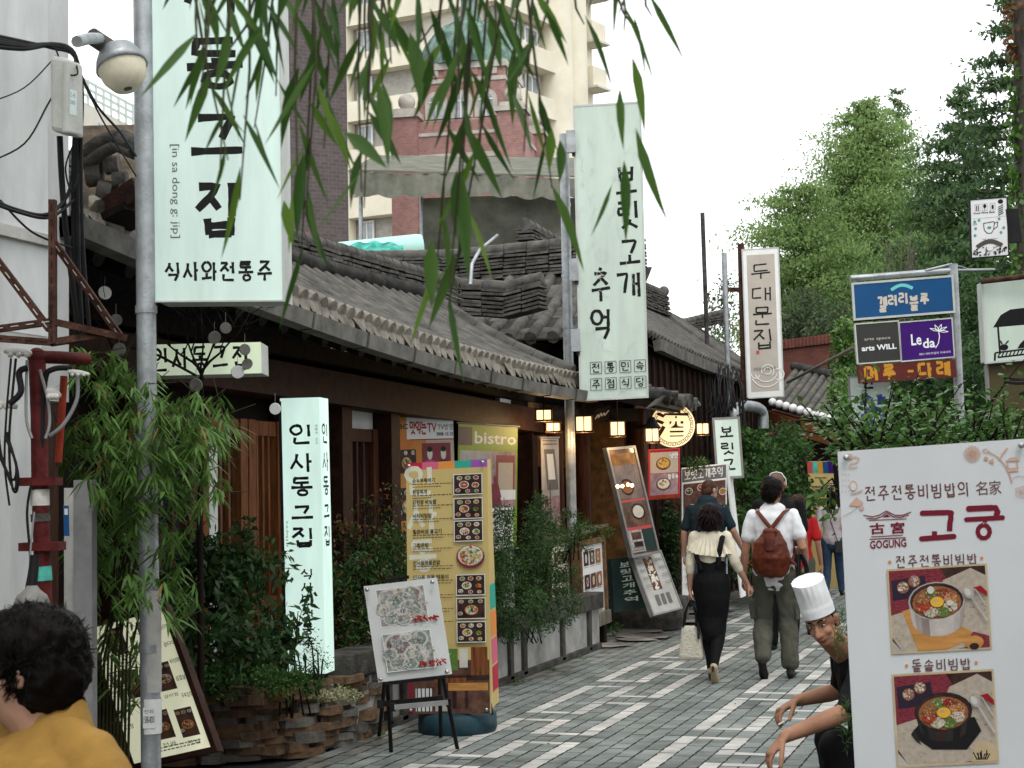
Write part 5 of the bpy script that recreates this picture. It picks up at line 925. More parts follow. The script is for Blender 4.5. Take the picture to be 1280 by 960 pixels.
# red drain pipe with flanges
t = thing('drain_pipe', 'dark red drain pipe with square flanges on the white wall', 'pipe', V((P(58, 760, 6.85).x, P(58, 760, 6.85).y, 0)))
m = MB(); m.tube([P(46, 440, 6.8), P(49, 520, 6.8), P(50, 600, 6.8), P(53, 700, 6.8), P(57, 900, 6.8)], .036, 'pipe_red', 12); m.tube([P(46, 446, 6.8), P(75, 447, 6.85), P(108, 449, 7.0)], .028, 'pipe_red', 10); m.sphere(P(46, 446, 6.8), .04, 'pipe_red'); m.build('pipe', t)
for y in (602, 683): m = MB(); m.box(P(49 if y < 650 else 53, y, 6.8), (.17, .11, .035), 'pipe_red', .3); m.build('flange', t)
m = MB(); m.tube([P(49.5, 612, 6.8), P(50, 632, 6.8)], .040, 'white_enamel', 12); m.build('collar', t); m = MB(); m.tube([P(50.5, 642, 6.8), P(51, 652, 6.8)], .041, 'concrete_dark', 12); m.build('collar', t); m = MB(); m.tube([P(52.5, 708, 6.8), P(53.5, 726, 6.8)], .0395, 'mint_sheet', 12, False); m.build('painted_band', t)
m = MB(); m.tube([P(80, 470, 6.95), P(77, 520, 6.95), P(73, 578, 6.95)], .016, 'pipe_orange', 8); tag(m.build('thin_pipe'), 'thin orange red pipe right of the dark red drain pipe', 'pipe')
for i, (x, y, w_, h_, lb) in enumerate(((24, 440, 36, 11, 'white porcelain cable clamp above the red drain pipe'), (8, 506, 26, 9, 'white porcelain cable clamp at the left edge of the wall'), (66, 491, 15, 13, 'round white cable clamp between the two red pipes'), (98, 466, 26, 7, 'grey white cable clamp at the bamboo tip'))):
    p = P(x, y, 6.75); m = MB(); m.tube([P(x - w_ / 2, y - h_ * .2, 6.75), P(x - w_ * .2, y - h_ * .1, 6.75), P(x + w_ * .2, y + h_ * .1, 6.76), P(x + w_ / 2, y + h_ * .3, 6.78)], [h_ / 800, h_ / 560, h_ / 620, h_ / 900], 'white_enamel', 9)
    for k in range(3): m.sphere(P(x - w_ * .3 + k * w_ * .28, y + h_ * .35, 6.72), h_ / 900, 'white_enamel', 7, 5)
    tag(m.build('cable_clamp'), lb, 'clamp', 'porcelain cable clamps on the white wall')
# cables
rr = random.Random(23)
def wire(pts, r, m, mb, sag=0): mb.tube([P(x, y, d_) for x, y, d_ in pts], r, m, 5, False)
def smooth(pts, n=6):
    out = []
    for i in range(len(pts) - 1):
        p0 = pts[max(0, i - 1)]; p1 = pts[i]; p2 = pts[i + 1]; p3 = pts[min(len(pts) - 1, i + 2)]
        for k in range(n):
            s = k / n; out.append(tuple(.5 * ((2 * p1[j]) + (-p0[j] + p2[j]) * s + (2 * p0[j] - 5 * p1[j] + 4 * p2[j] - p3[j]) * s * s + (-p0[j] + 3 * p1[j] - 3 * p2[j] + p3[j]) * s ** 3) for j in range(3)))
    return out + [pts[-1]]
t = thing('cable_bundle', 'tangle of black overhead cables strapped along the corner of the white building', 'cables', P(100, 300, 6.8))
D = 6.66
for k in range(7):
    o = rr.uniform(-5, 5); m = MB(); wire(smooth([(-20, 40 + k * 3 + o * .3, 6.3), (30, 52 + k * 1.5, 6.5), (66, 58 + o * .5, D), (92, 68 + o * .4, D), (100 + o * .6, 110, 6.75), (97 + o, 190, 6.8), (98 + o * 1.3, 300, 6.85), (104 + o * 2, 420, 6.9)]), rr.choice([.006, .008, .011]), 'cable', m); m.build('cable', t)
for pts, r in (([(-20, 205, 6.4), (30, 180, 6.55), (60, 130, 6.62), (80, 95, D), (94, 76, D)], .004), ([(95, 80, D), (120, 130, 6.9), (150, 165, 7.2), (170, 195, 7.6)], .006), ([(98, 90, D), (128, 150, 7.0), (170, 220, 7.6)], .004), ([(70, 62, D), (82, 90, 6.58), (97, 92, 6.58), (92, 70, D)], .004), ([(-20, 130, 6.4), (30, 110, 6.5), (70, 70, D)], .003), ([(-20, 245, 6.4), (20, 262, 6.55), (60, 268, D), (86, 240, 6.8), (92, 200, 6.82)], .009), ([(-20, 250, 6.4), (25, 266, 6.5), (62, 272, D), (92, 250, 6.8)], .007), ([(75, 170, 6.7), (78, 230, 6.75), (84, 300, 6.8), (100, 420, 6.9)], .014), ([(92, 180, 6.75), (82, 210, 6.75), (90, 240, 6.75), (98, 215, 6.75)], .004), ([(0, 250, 6.5), (40, 290, 6.6), (90, 310, 6.8)], .005)):
    m = MB(); wire(smooth(pts), r, 'cable', m); m.build('cable', t)
t = thing('loose_cables', 'loose black and grey cables hanging below the porcelain clamps on the wall', 'cables', P(20, 560, 6.7))
for pts, r, c in (([(14, 448, 6.7), (8, 520, 6.7), (6, 580, 6.7), (12, 632, 6.7)], .005, 'cable'), ([(20, 448, 6.7), (12, 540, 6.7), (14, 600, 6.7), (20, 615, 6.7), (22, 590, 6.7), (8, 540, 6.7)], .006, 'cable'), ([(-5, 512, 6.68), (2, 570, 6.68), (16, 600, 6.68), (20, 580, 6.68), (6, 545, 6.68)], .006, 'cable'), ([(-5, 560, 6.68), (8, 590, 6.68), (18, 612, 6.68), (22, 590, 6.68)], .005, 'cable'), ([(34, 450, 6.72), (33, 520, 6.72), (40, 548, 6.72)], .007, 'cable_grey'), ([(50, 462, 6.75), (60, 500, 6.75), (62, 530, 6.75), (57, 548, 6.75)], .007, 'cable_grey'), ([(97, 470, 6.8), (96, 500, 6.8), (80, 530, 6.8), (62, 545, 6.8)], .009, 'cable_grey'), ([(90, 460, 6.8), (66, 462, 6.78), (56, 478, 6.78), (52, 560, 6.78)], .013, 'cable'), ([(12, 505, 6.7), (26, 490, 6.7), (24, 466, 6.7), (34, 460, 6.7)], .014, 'cable'), ([(40, 602, 6.75), (34, 640, 6.75), (38, 700, 6.75), (33, 735, 6.75)], .006, 'cable'), ([(43, 640, 6.7), (38, 690, 6.7), (36, 740, 6.7)], .004, 'cable_grey')):
    m = MB(); wire(smooth(pts), r, c, m); m.build('cable', t)
# grey meter box on the corner
t = thing('meter_box', 'grey white utility box with a small label, hung on the building corner', 'utility box', P(82, 165, 6.7)); B = Board(P(61, 68, 6.6), P(62, 163, 6.6), P(84, 72, 6.57)); m = MB(); B.slab(.12, 'box_grey', m); m.build('body', t, .018)
B2 = Board(P(85.5, 74, 6.55), P(84.5, 166, 6.55), P(103, 80, 6.66)); m = MB(); B2.slab(.03, 'box_grey', m); m.build('side', t, .01); B2.rect(.1, .4, .6, .74, 'cyan_white'); B2.text('C-45', .15, .44, .5, .50, 'blue_sign'); B2.text('1000', .15, .54, .5, .60, 'blue_sign'); B2.out('label', t)
# street lamp: dome reflector on an arm
t = thing('wall_lamp', 'metal dome lamp with cream reflector on an arm beside the white building', 'lamp', P(145, 100, 7.6)); ax = V((.35, -.1, -1)).normalized(); c = P(148, 68, 7.6)
m = MB(); m.tube([P(96, 52, 6.9), P(112, 48, 7.1), P(124, 48, 7.5)], .026, 'zinc', 8); m.build('arm', t); m = MB(); m.tube([P(114, 45, 7.5), P(137, 60, 7.6)], .042, 'concrete_dark', 12); m.build('housing', t)
m = MB(); m.lathe(c, [(.04, -.05), (.085, -.03), (.115, .03), (.126, .075), (.115, .07), (.07, 0)], 'zinc', 24, ax, True, False); m.build('dome', t); m = MB(); m.lathe(c + ax * .08, [(.118, -.01), (.105, .05), (.07, .10), (.02, .11)], 'cream_paint', 20, ax, True, False); m.build('lens', t)
t = thing('wall_lamp', 'small ribbed metal lamp shade low on the wall behind the woman in yellow', 'lamp', P(40, 760, 6.5)); m = MB(); c = P(40, 738, 6.5); m.lathe(c, [(.02, .02), (.035, 0), (.06, -.02), (.075, -.06), (.07, -.062), (.082, -.10), (.08, -.102), (.09, -.15)], 'lamp_grey', 20); m.build('lamp_shade', t); m = MB(); m.tube([c + V((0, 0, .01)), c + V((0, .02, .14))], .02, 'black', 8); m.build('socket', t)
# grey service posts between wall and house
for x, y0, y1, r, m_, lb in ((103, 600, 930, .045, 'cable_grey', 'dark grey service post behind the bamboo stems'), (86, 610, 800, .03, 'plaster_dirty_shade', 'stained narrow post between the red pipe and the bamboo')):
    q = P(x + 4, y1, 7.9); b = MB(); b.box(V((q.x, q.y, P(x, y0, 7.9).z / 2)), (r * 2, r * 2, P(x, y0, 7.9).z), m_, .3); tag(b.build('service_post'), lb, 'post')
B = pboard((79, 632), (80, 670), (86, 632), 7.7); B.rect(0, 0, 1, 1, 'blue_sign'); B.rect(.2, .1, .8, .3, 'paper'); m = MB(); B.slab(.004, 'paper', m); B.mb.v, B.mb.f  # sticker
tag(B.mb.build('wall_sticker'), 'small blue sticker on the stained narrow post', 'sticker')
# end of the house roof seen between the white wall and the pole: stone and clay gable end
t = thing('gable_end', 'rough clay and stone gable end under dark tiles behind the meter box', 'gable', (-6.0, 7.4, 3.2)); r = random.Random(9); m = MB()
M('clay', (.30, .24, .18), .95, .3, 7, .6, 20)
p0 = P(136, 220, 9.3); m.box(p0 + V((0, .2, -.05)), (.5, .2, .75), 'clay', .3); m.build('gable_wall', t); m = MB()
for (x, y, rx) in ((118, 215, .09), (140, 206, .06), (132, 240, .075), (150, 225, .055), (158, 240, .06), (146, 252, .05)): m.tube([P(x - 8, y, 9.05), P(x + 9, y + r.uniform(-3, 3), 9.05)], [rx, rx * .9], r.choice(['stone_grey', 'tile', 'clay']), 9)
m.build('stones', t); m = MB(); m.tube([P(104, 196, 9), P(126, 180, 8.95), P(146, 172, 8.9), P(168, 180, 8.8), P(180, 190, 8.8)], .055, 'tile_ridge', 8); m.build('tile_row', t); m = MB(); m.tube([P(104, 206, 9), P(126, 190, 8.95), P(146, 180, 8.9), P(168, 190, 8.8)], .045, 'tile', 8); m.build('tile_row', t); m = MB(); m.beam(P(104, 285, 8.6), P(176, 236, 8.4), .09, .12, 'wood_beam'); m.build('beam', t); m = MB(); m.beam(P(100, 300, 8.7), P(178, 262, 8.5), .3, .04, 'wood_dark'); m.build('soffit', t)
# bare ornamental shrub with little white discs
t = thing('bare_shrub', 'bare twiggy ornamental tree behind the thick pole, hung with white discs', 'tree', P(250, 640, 9.3)); r = random.Random(31); m = MB(); tips = []
def twig(p, d, L, rad, k):
    q = [p]; 
    for i in range(4): d = (d + V((r.uniform(-.3, .3), r.uniform(-.3, .3), r.uniform(-.15, .22)))).normalized(); q.append(q[-1] + d * L / 4)
    m.tube(q, [rad * (1 - .15 * i) for i in range(5)], 'wood_dark', 4, False); tips.append(q[-1])
    if k:
        for i in range(r.choice([2, 3, 3])): twig(q[r.choice([2, 3, 4])], (d + V((r.uniform(-.9, .9), r.uniform(-.5, .5), r.uniform(-.35, .7)))).normalized(), L * r.uniform(.55, .8), rad * .62, k - 1)
base = P(250, 650, 9.2)
m.tube([V((base.x, base.y, .4)), base, P(252, 540, 9.2), P(252, 470, 9.15)], [.025, .02, .018, .015], 'wood_dark', 6)
for px in (-60, -30, 0, 30, 55): twig(P(252, 475 - abs(px) * .2, 9.15), V((px / 70, r.uniform(-.2, .2), 1)).normalized(), .3, .009, 4)
for px in (-90, -70): twig(P(200 + px * .6, 470, 8.9), V((-.4, 0, .8)), .35, .008, 3)
m.tube([P(246, 470, 9.1), P(200, 445, 9.0), P(150, 430, 8.9), P(130, 380, 8.9)], .008, 'wood_dark', 5); m.build('branches', t)
for i, (x, y, s_) in enumerate(((131, 366, 8), (145, 400, 7), (149, 437, 8), (282, 410, 7), (268, 422, 8), (297, 465, 8), (306, 437, 7), (309, 455, 7), (344, 511, 7), (245, 481, 8), (242, 600, 8), (160, 640, 7))):
    c = P(x, y, 9.0 if x > 200 else 8.7); q = s_ / 2000 * 9; ax = (cO - c).normalized() + V((r.uniform(-.5, .5), 0, r.uniform(-.4, .4))); m = MB(); m.lathe(c, [(q, -.006), (q * 1.05, 0), (q, .006)], 'white' if i in (0, 5, 8) else 'disc_grey', 16, ax); m.tube([c, c + V((0, 0, .09))], .0015, 'cable_grey', 4); tag(m.build('hanging_disc'), ['white disc high up left of the thick pole', 'white disc just below the highest disc left of the pole', 'dim white disc at the bracket tip', 'white disc right above the small green light box', 'white disc at the top edge of the small light box', 'tilted white disc at the corner of the small light box', 'white disc before the last letter of the small light box', 'pale disc lying over the small light box lettering', 'round white disc at the top corner of the lit column sign', 'pale disc below the small light box by the twigs', 'pale disc among the bamboo leaves over the orange door', 'pale disc low behind the bamboo stems'][i], 'disc', 'white discs hung on the bare twigs')
# ================================================================== town behind the roofs
# brown tiled tower block
t = thing('brown_tower', 'dark brown tiled windowless tower behind the roofs', 'building', P(400, 500, 62)); A = P(352, 300, 60.6); Bq = P(436, 300, 62)
b = MB(); d1 = (Bq - A); d1.z = 0; u_ = d1.normalized(); n_ = V((-u_.y, u_.x, 0)); n_ = n_ if n_.dot(cFh) > 0 else -n_
q = [V((A.x, A.y, 0)), V((Bq.x, Bq.y, 0)), V((Bq.x, Bq.y, 0)) + n_ * 9, V((A.x, A.y, 0)) + n_ * 9]; b.prism(q, (0, 0, 26), 'brick_brown'); b.build('wall', t)
# cream apartment block: two wings meeting behind the domed tower
t = thing('apartment_block', 'cream apartment block with banded balconies and grey brick window strips', 'building', P(590, 500, 95))
C0 = P(432, 200, 96.5); C1 = P(612, 200, 92); C2 = P(746, 200, 102); z0 = 0
def flat(p): return V((p.x, p.y, 0))
def bay(mb, A, Bv, s0, s1, za, zb, off, th, m):     # a slab on the wall line A-B between fractions s0..s1
    a, c = flat(A).lerp(flat(Bv), s0), flat(A).lerp(flat(Bv), s1); u = (c - a).normalized(); n = V((u.y, -u.x, 0)); n = n if n.dot(cFh) < 0 else -n
    mb.prism([a + n * off + V((0, 0, za)), c + n * off + V((0, 0, za)), c + n * off + V((0, 0, zb)), a + n * off + V((0, 0, zb))], -n * th, m)
FH = 2.96; z1 = P(440, 94, 96.3).z   # underside of a band
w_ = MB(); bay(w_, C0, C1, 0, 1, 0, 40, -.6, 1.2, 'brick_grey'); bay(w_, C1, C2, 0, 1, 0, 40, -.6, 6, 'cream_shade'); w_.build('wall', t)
bands = MB(); 
for k in range(-6, 4):
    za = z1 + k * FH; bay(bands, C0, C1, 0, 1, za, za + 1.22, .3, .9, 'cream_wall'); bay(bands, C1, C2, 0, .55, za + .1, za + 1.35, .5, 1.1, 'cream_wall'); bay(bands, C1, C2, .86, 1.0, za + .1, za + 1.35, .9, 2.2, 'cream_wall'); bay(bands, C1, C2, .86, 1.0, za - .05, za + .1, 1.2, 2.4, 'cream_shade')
bay(bands, C0, C1, 0, .035, 0, 40, .25, .8, 'cream_wall'); bands.build('balcony_band', t)
for s in (.62, .76):
    a = flat(C1).lerp(flat(C2), s); m = MB(); m.tube([a, a + V((0, 0, 40))], 1.05, 'cream_wall', 16); m.build('round_column', t)
m = MB(); bay(m, C1, C2, .55, .99, 0, 40, -.1, .6, 'cream_wall'); m.build('stair_panel', t)
for k in range(-5, 4):
    za = z1 + k * FH + 1.22
    for (A, Bv, s0, s1) in ((C0, C1, .07, .17), (C0, C1, .80, .9), (C1, C2, .12, .34), (C1, C2, .38, .5), (C1, C2, .90, .99)):
        m = MB(); bay(m, A, Bv, s0, s1, za + .15, za + 1.55, -.45, .12, 'glass_pale'); w0 = m.build('window', t)
        m = MB(); bay(m, A, Bv, s0, s1, za + 1.5, za + 1.62, -.40, .1, 'white'); bay(m, A, Bv, s0, s0 + .008, za + .1, za + 1.6, -.4, .1, 'white'); bay(m, A, Bv, (s0 + s1) / 2 - .004, (s0 + s1) / 2 + .004, za + .1, za + 1.6, -.4, .1, 'white'); bay(m, A, Bv, s1 - .008, s1, za + .1, za + 1.6, -.4, .1, 'white'); m.build('frame', w0)
m = MB()
for k in range(-3, 4):
    for s in (.085, .30, .33): bay(m, C0 if s < .1 else C1, C1 if s < .1 else C2, s, s + .02, z1 + k * FH + 1.25, z1 + k * FH + 1.75, -.1, .3, 'white')
m.build('air_conditioner', t)
# domed red brick tower
c = flat(P(590, 200, 70)); t = thing('domed_tower', 'red brick tower with green copper dome, stone trim and arched windows', 'building', c); S = 70 / 2000; zz = lambda y: P(590, y, 70).z
ang = math.atan2((cO - c).y, (cO - c).x) - math.pi / 8 - .17
def octo(r, a0=ang, n=8): return [c + V((r * math.cos(a0 + 2 * math.pi * k / n), r * math.sin(a0 + 2 * math.pi * k / n), 0)) for k in range(n)]
def ring(mb, r, za, zb, m, a0=ang, n=8): mb.prism([p + V((0, 0, za)) for p in octo(r, a0, n)][::-1], (0, 0, zb - za), m)
R0 = 2.36; sq = math.atan2((cO - c).y, (cO - c).x) + math.pi / 4 - .215
b = MB(); ring(b, 2.72, zz(172), zz(96), 'brick_red', sq, 4); ring(b, 3.62, 0, zz(166), 'brick_red', sq, 4); body = b.build('brick_body', t)
b = MB(); ring(b, 2.86, zz(100), zz(92), 'stone_pale', sq, 4); ring(b, 2.78, zz(116), zz(111), 'stone_pale', sq, 4); ring(b, 2.80, zz(167), zz(161), 'stone_pale', sq, 4); ring(b, 3.68, zz(184), zz(180), 'stone_pale', sq, 4); ring(b, 3.66, zz(212), zz(206), 'stone_pale', sq, 4); b.build('stone_band', t)
m = MB(); prof = [(2.28 * math.cos(a), zz(92) + 2.35 * math.sin(a)) for a in [i * math.pi / 2 / 9 for i in range(9)]] + [(.5, zz(92) + 2.38)]; m.lathe(c, prof, 'copper', 32); dome = m.build('dome', t)
m = MB()
for k in range(16): a = 2 * math.pi * k / 16; m.tube([c + V((r_ * 1.01 * math.cos(a), r_ * 1.01 * math.sin(a), h)) for r_, h in prof], .035, 'copper', 5, False)
m.build('rib', dome); m = MB(); z9 = zz(92) + 2.35; m.lathe(c, [(.55, z9 - .05), (.5, z9 + .2), (.38, z9 + .25), (.38, z9 + 1.3), (.5, z9 + 1.35), (.3, z9 + 1.6), (.05, z9 + 2.2)], 'copper', 12); m.build('cupola', t)
for k in range(4):
    a = sq + 2 * math.pi * k / 4; p = c + V((3.3 * math.cos(a), 3.3 * math.sin(a), 0)); m = MB(); m.box(p + V((0, 0, zz(172) / 2 + .2)), (1.15, 1.15, zz(172) + .4), 'brick_red', a + math.pi / 4); pier = m.build('corner_pier', t); m = MB(); z = zz(172) + .4; m.box(p + V((0, 0, z + .1)), (1.35, 1.35, .22), 'stone_pale', a + math.pi / 4); m.box(p + V((0, 0, z + .3)), (1.0, 1.0, .22), 'stone_pale', a + math.pi / 4); m.sphere(p + V((0, 0, z + .78)), .38, 'stone_pale'); m.build('ball_finial', pier)
for k in range(4):      # three arched windows on each face
    a = sq + math.pi / 4 + math.pi / 2 * k; n = V((math.cos(a), math.sin(a), 0)); u = V((-n.y, n.x, 0)); f0 = c + n * (2.72 * math.cos(math.pi / 4) + .012)
    if n.dot(cO - c) < 0: continue
    for s in (-1.1, 0, 1.1):
        za, zb = zz(160), zz(140); p = f0 + u * s
        def arch(w, o): return [p + u * w + V((0, 0, za)) + n * o, ] + [p + u * w * math.cos(t_) + V((0, 0, zb + w * math.sin(t_))) + n * o for t_ in [i * math.pi / 10 for i in range(11)]] + [p - u * w + V((0, 0, za)) + n * o]
        m = MB(); m.prism(arch(.50, .08), -n * .08, 'stone_pale'); w0 = m.build('arched_window', t); m = MB(); m.prism(arch(.30, .12), -n * .04, 'glass_pale'); m.build('pane', w0); m = MB(); m.prism([p + u * .02 + V((0, 0, za)) + n * .14, p - u * .02 + V((0, 0, za)) + n * .14, p - u * .02 + V((0, 0, zb + .28)) + n * .14, p + u * .02 + V((0, 0, zb + .28)) + n * .14], -n * .02, 'white'); m.prism([p + u * .3 + V((0, 0, zb)) + n * .14, p - u * .3 + V((0, 0, zb)) + n * .14, p - u * .3 + V((0, 0, zb + .05)) + n * .14, p + u * .3 + V((0, 0, zb + .05)) + n * .14], -n * .02, 'white'); m.build('frame', w0)
    m = MB()
    for s in (-1.3, -.45, .45, 1.3): m.prism([f0 + n * .02 + u * (s + .3) + V((0, 0, zz(108.5))), f0 + n * .02 + u * (s - .3) + V((0, 0, zz(108.5))), f0 + n * .02 + u * (s - .3) + V((0, 0, zz(100.5))), f0 + n * .02 + u * (s + .3) + V((0, 0, zz(100.5)))], n * .03, 'stone_pale' if abs(s) > 1 else 'brick_red')
    m.build('frieze_panel', t)
# red brick lower block right of the banded wing
b = MB(); q = flat(P(500, 280, 74)); e = flat(P(560, 280, 73)); b.prism([q, e, e + cFh * 4, q + cFh * 4], (0, 0, zz(236)), 'brick_red'); tag(b.build('brick_annex'), 'plain red brick annex wall left of the canvas tent', 'building')
# canvas tent on the roof terrace
t = thing('canvas_tent', 'grey green canvas tent with scalloped valance standing behind the tiled roofs', 'tent', P(620, 320, 26)); d = 25
m = MB(); m.grid(lambda u, v: P(527 + 200 * u, 248 + 95 * v - 3 * math.sin(math.pi * u), d + .8 * v + .06 * math.sin(u * 30 + v * 5) * v + .10 * math.sin(u * 11 - v * 7)), 60, 16, 'canvas'); m.build('side_wall', t)
m = MB(); m.grid(lambda u, v: P(437 + 284 * u, (214 + 8 * u) + (26 - 4 * u + 5 * abs(math.sin(u * 26))) * v + 2 * math.sin(u * 9), d - .5 - .1 * v + .03 * math.sin(u * 80)), 120, 5, 'canvas_pale'); m.build('valance', t)
m = MB(); a, b_, c_, e_ = P(437, 214, d - .5), P(721, 222, d - .5), P(760, 200, d + 3), P(470, 196, d + 3); m.prism([a, b_, c_, e_], (0, 0, .03), 'canvas_pale'); m.build('canopy', t)
m = MB(); m.tube([P(451, 340, d - .2), P(451, 245, d - .2), P(457, 238, d - .2), P(520, 236, d - .3)], .035, 'zinc', 8); m.tube([P(527, 345, d), P(527, 246, d)], .03, 'zinc', 7); m.build('frame', t)
m = MB(); m.tube([P(588, 356, 17.2), P(590, 330, 17.3), P(600, 312, 17.4), P(622, 294, 17.6)], .02, 'zinc', 7); tag(m.build('bent_pipe'), 'thin bent grey pipe sticking up from the stacked roof ridge', 'pipe')
# pale mint tank, green sheet, red bowl on the terrace
m = MB(); a, c_ = P(398, 318, 23), P(527, 308, 23.4); m.tube([a, a.lerp(c_, .05), a.lerp(c_, .95), c_], [.10, .15, .19, .18], 'mint_tank', 16); tag(m.build('water_tank'), 'pale mint plastic tank lying behind the roof ridge', 'tank')
m = MB(); m.grid(lambda u, v: P(432 + 72 * u, 306 + 16 * v - 4 * math.sin(math.pi * u) + 1.5 * math.sin(u * 22), 22.3 - .3 * v + .04 * math.sin(u * 17 + v * 9)), 24, 6, 'mint_sheet'); tag(m.build('plastic_sheet'), 'crumpled emerald plastic sheet draped over the mint tank', 'sheet')
m = MB(); m.lathe(P(376, 303, 20), [(.08, -.04), (.125, .10), (.13, .10), (.128, .115)], 'red_plastic', 18); tag(m.build('plastic_basin'), 'red plastic basin on the terrace beside the big white sign', 'basin')
m = MB(); m.beam(P(414, 312, 21), P(432, 318, 21), .12, .05, 'red_plastic'); tag(m.build('plastic_tray'), 'flat red plastic tray half hidden behind the roof ridge', 'tray')
m = MB(); m.span(P(380, 345, 21) , P(540, 330, 21) + V((0, 6, -.4)), 'plaster_dirty_shade'); m.span(V((-9, 21, 0)), V((-6.9, 27, 3.9)), 'plaster_dirty_shade'); tag(m.build('terrace_building'), 'low flat roofed terrace building behind the first tiled roof', 'building')
# pale banded building far left between wall and pole
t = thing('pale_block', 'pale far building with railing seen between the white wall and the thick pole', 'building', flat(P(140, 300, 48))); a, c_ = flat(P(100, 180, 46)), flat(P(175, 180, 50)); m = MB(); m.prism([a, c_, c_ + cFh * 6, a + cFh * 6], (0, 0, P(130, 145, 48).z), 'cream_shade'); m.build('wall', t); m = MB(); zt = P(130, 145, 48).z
for k in range(3): m.prism([a + V((0, 0, zt + .2 + k * .22)), c_ + V((0, 0, zt + .2 + k * .22)), c_ + V((0, 0, zt + .28 + k * .22)), a + V((0, 0, zt + .28 + k * .22))], cFh * .1, 'cyan_white')
for k in range(9): q = a.lerp(c_, k / 8); m.beam(q + V((0, 0, zt)), q + V((0, 0, zt + .72)), .06, .06, 'cyan_white')
m.build('railing', t); m = MB(); n = -cFh; m.prism([a.lerp(c_, .3) + n * .05 + V((0, 0, zt - 1)), a.lerp(c_, .62) + n * .05 + V((0, 0, zt - 1)), a.lerp(c_, .62) + n * .05 + V((0, 0, zt - .4)), a.lerp(c_, .3) + n * .05 + V((0, 0, zt - .4))], n * -.04, 'glass_pale'); m.build('window', t)
# red brick house and porch beyond the beige sign
t = thing('brick_house', 'red brick house with soldier course coping beyond the beige sign', 'house', flat(P(1020, 500, 36))); a, c_ = flat(P(962, 500, 36)), flat(P(1062, 500, 34)); zt = P(1020, 437, 36).z; m = MB(); m.prism([a, c_, c_ + cFh * 5, a + cFh * 5], (0, 0, zt), 'brick_house'); m.build('wall', t); m = MB()
n = int((c_ - a).length / .11)
for k in range(n): q = a.lerp(c_, (k + .5) / n); m.box(q + V((0, 0, zt + .09)), (.095, .2, .2), 'brick_house', YAW)
m.build('coping', t)
t = thing('tiled_porch', 'small tiled porch roof with white mortar ends before the brick house', 'porch', flat(P(1015, 520, 31))); a, c_ = P(962, 505, 32), P(1044, 528, 29.5); m = MB(); m.prism([a, c_, c_ + V((.2, 2.2, .75)), a + V((.2, 2.2, .75))], (0, 0, -.08), 'tile_dark'); m.build('roof', t); m = MB(); n = 9
for k in range(n): q = a.lerp(c_, (k + .5) / n); m.tube([q + V((0, -.05, .05)), q + V((.2, 2.2, .82))], .085, 'tile', 7)
m.tube([a + V((.2, 2.2, .9)), c_ + V((.2, 2.2, .9))], .1, 'tile_dark', 8); m.build('roof_tiles', t); m = MB()
for k in range(n): q = a.lerp(c_, (k + .5) / n); m.sphere(q + V((0, -.07, .05)), .085, 'white', 8, 6)
m.build('mortar_ends', t); m = MB(); m.beam(a + V((0, .1, -.28)), c_ + V((0, .1, -.28)), .2, .3, 'wood_orange'); m.span(flat(a) + V((0, .6, 0)), flat(c_) + V((0, 1.0, a.z - .4)), 'wood_dark'); m.build('beam', t)
# shop front at the far end of the lane with its menu stand
t = thing('far_shop', 'ochre shop front with a pink poster at the far end of the lane', 'shop', flat(P(1015, 700, 40))); a, c_ = flat(P(955, 600, 42)), flat(P(1120, 600, 40)); m = MB(); M('ochre', (.24, .14, .03), .7, .15, 2, .1); m.prism([a, c_, c_ + cFh * 3, a + cFh * 3], (0, 0, 3.4), 'ochre'); m.build('wall', t); B = pboard((984, 545), (985, 592), (1006, 544), 39.5); B.rect(0, 0, 1, 1, 'photo_mauve'); B.rect(.1, .35, .9, .9, 'pic_pale'); B.rect(.5, .1, .8, .3, 'seal_red'); m = MB(); B.slab(.05, 'paper', m); m.build('poster_board', t); B.out('print', t)
B = pboard((1010, 593), (1016, 665), (1042, 593), 27); t = thing('menu_stand', 'far yellow menu panel with a rainbow striped top, behind the girl in jeans', 'menu stand', B.pt(.5, 1.6)); m = MB(); B.slab(.03, 'menu_yellow', m); B.z = 0; m.prism([B.pt(0, -.23), B.pt(1, -.23), B.pt(1, -.001), B.pt(0, -.001)], -B.N * .03, 'menu_yellow'); B.z = .001; m.build('panel', t)
for i, c_ in enumerate(('seal_red', 'mint_sheet', 'letter_gold', 'blue_sign', 'purple_sign')): B.rect(i / 5, -.22, (i + 1) / 5, -.02, c_)
B.out('stripes', t); B.mb = MB(); B.rect(.02, .02, .98, .98, 'menu_yellow')
tinytext(B, .25, .05, .7, .1, 1, 'ink_brown'); tinytext(B, .1, .2, .6, .9, 9, 'ink_brown', 3); food_photo(B, .66, .15, .95, .3, 3); B.out('print', t); m = MB(); q = B.pt(.5, .9) - B.N * .05; m.beam(q, V((q.x, q.y, 0)), .5, .04, 'menu_yellow'); m.build('leg_panel', t)
# unseen block added right of the lane to shade the house fronts
t = thing('shade_building', 'unseen grey building with windows, added right of the lane to shade the fronts', 'building', (4.5, 9, 0)); m = MB(); m.span((3.0, -4, 0), (8, 13, 4.2), 'plaster_dirty_shade'); m.build('wall', t)
for k in range(4):
    for z in (1.0,): m = MB(); m.span((2.97, -2 + k * 3.6, z), (3.01, -.4 + k * 3.6, z + 1.6), 'glass_dark'); m.build('window', t)  # windows of the added unseen shade building

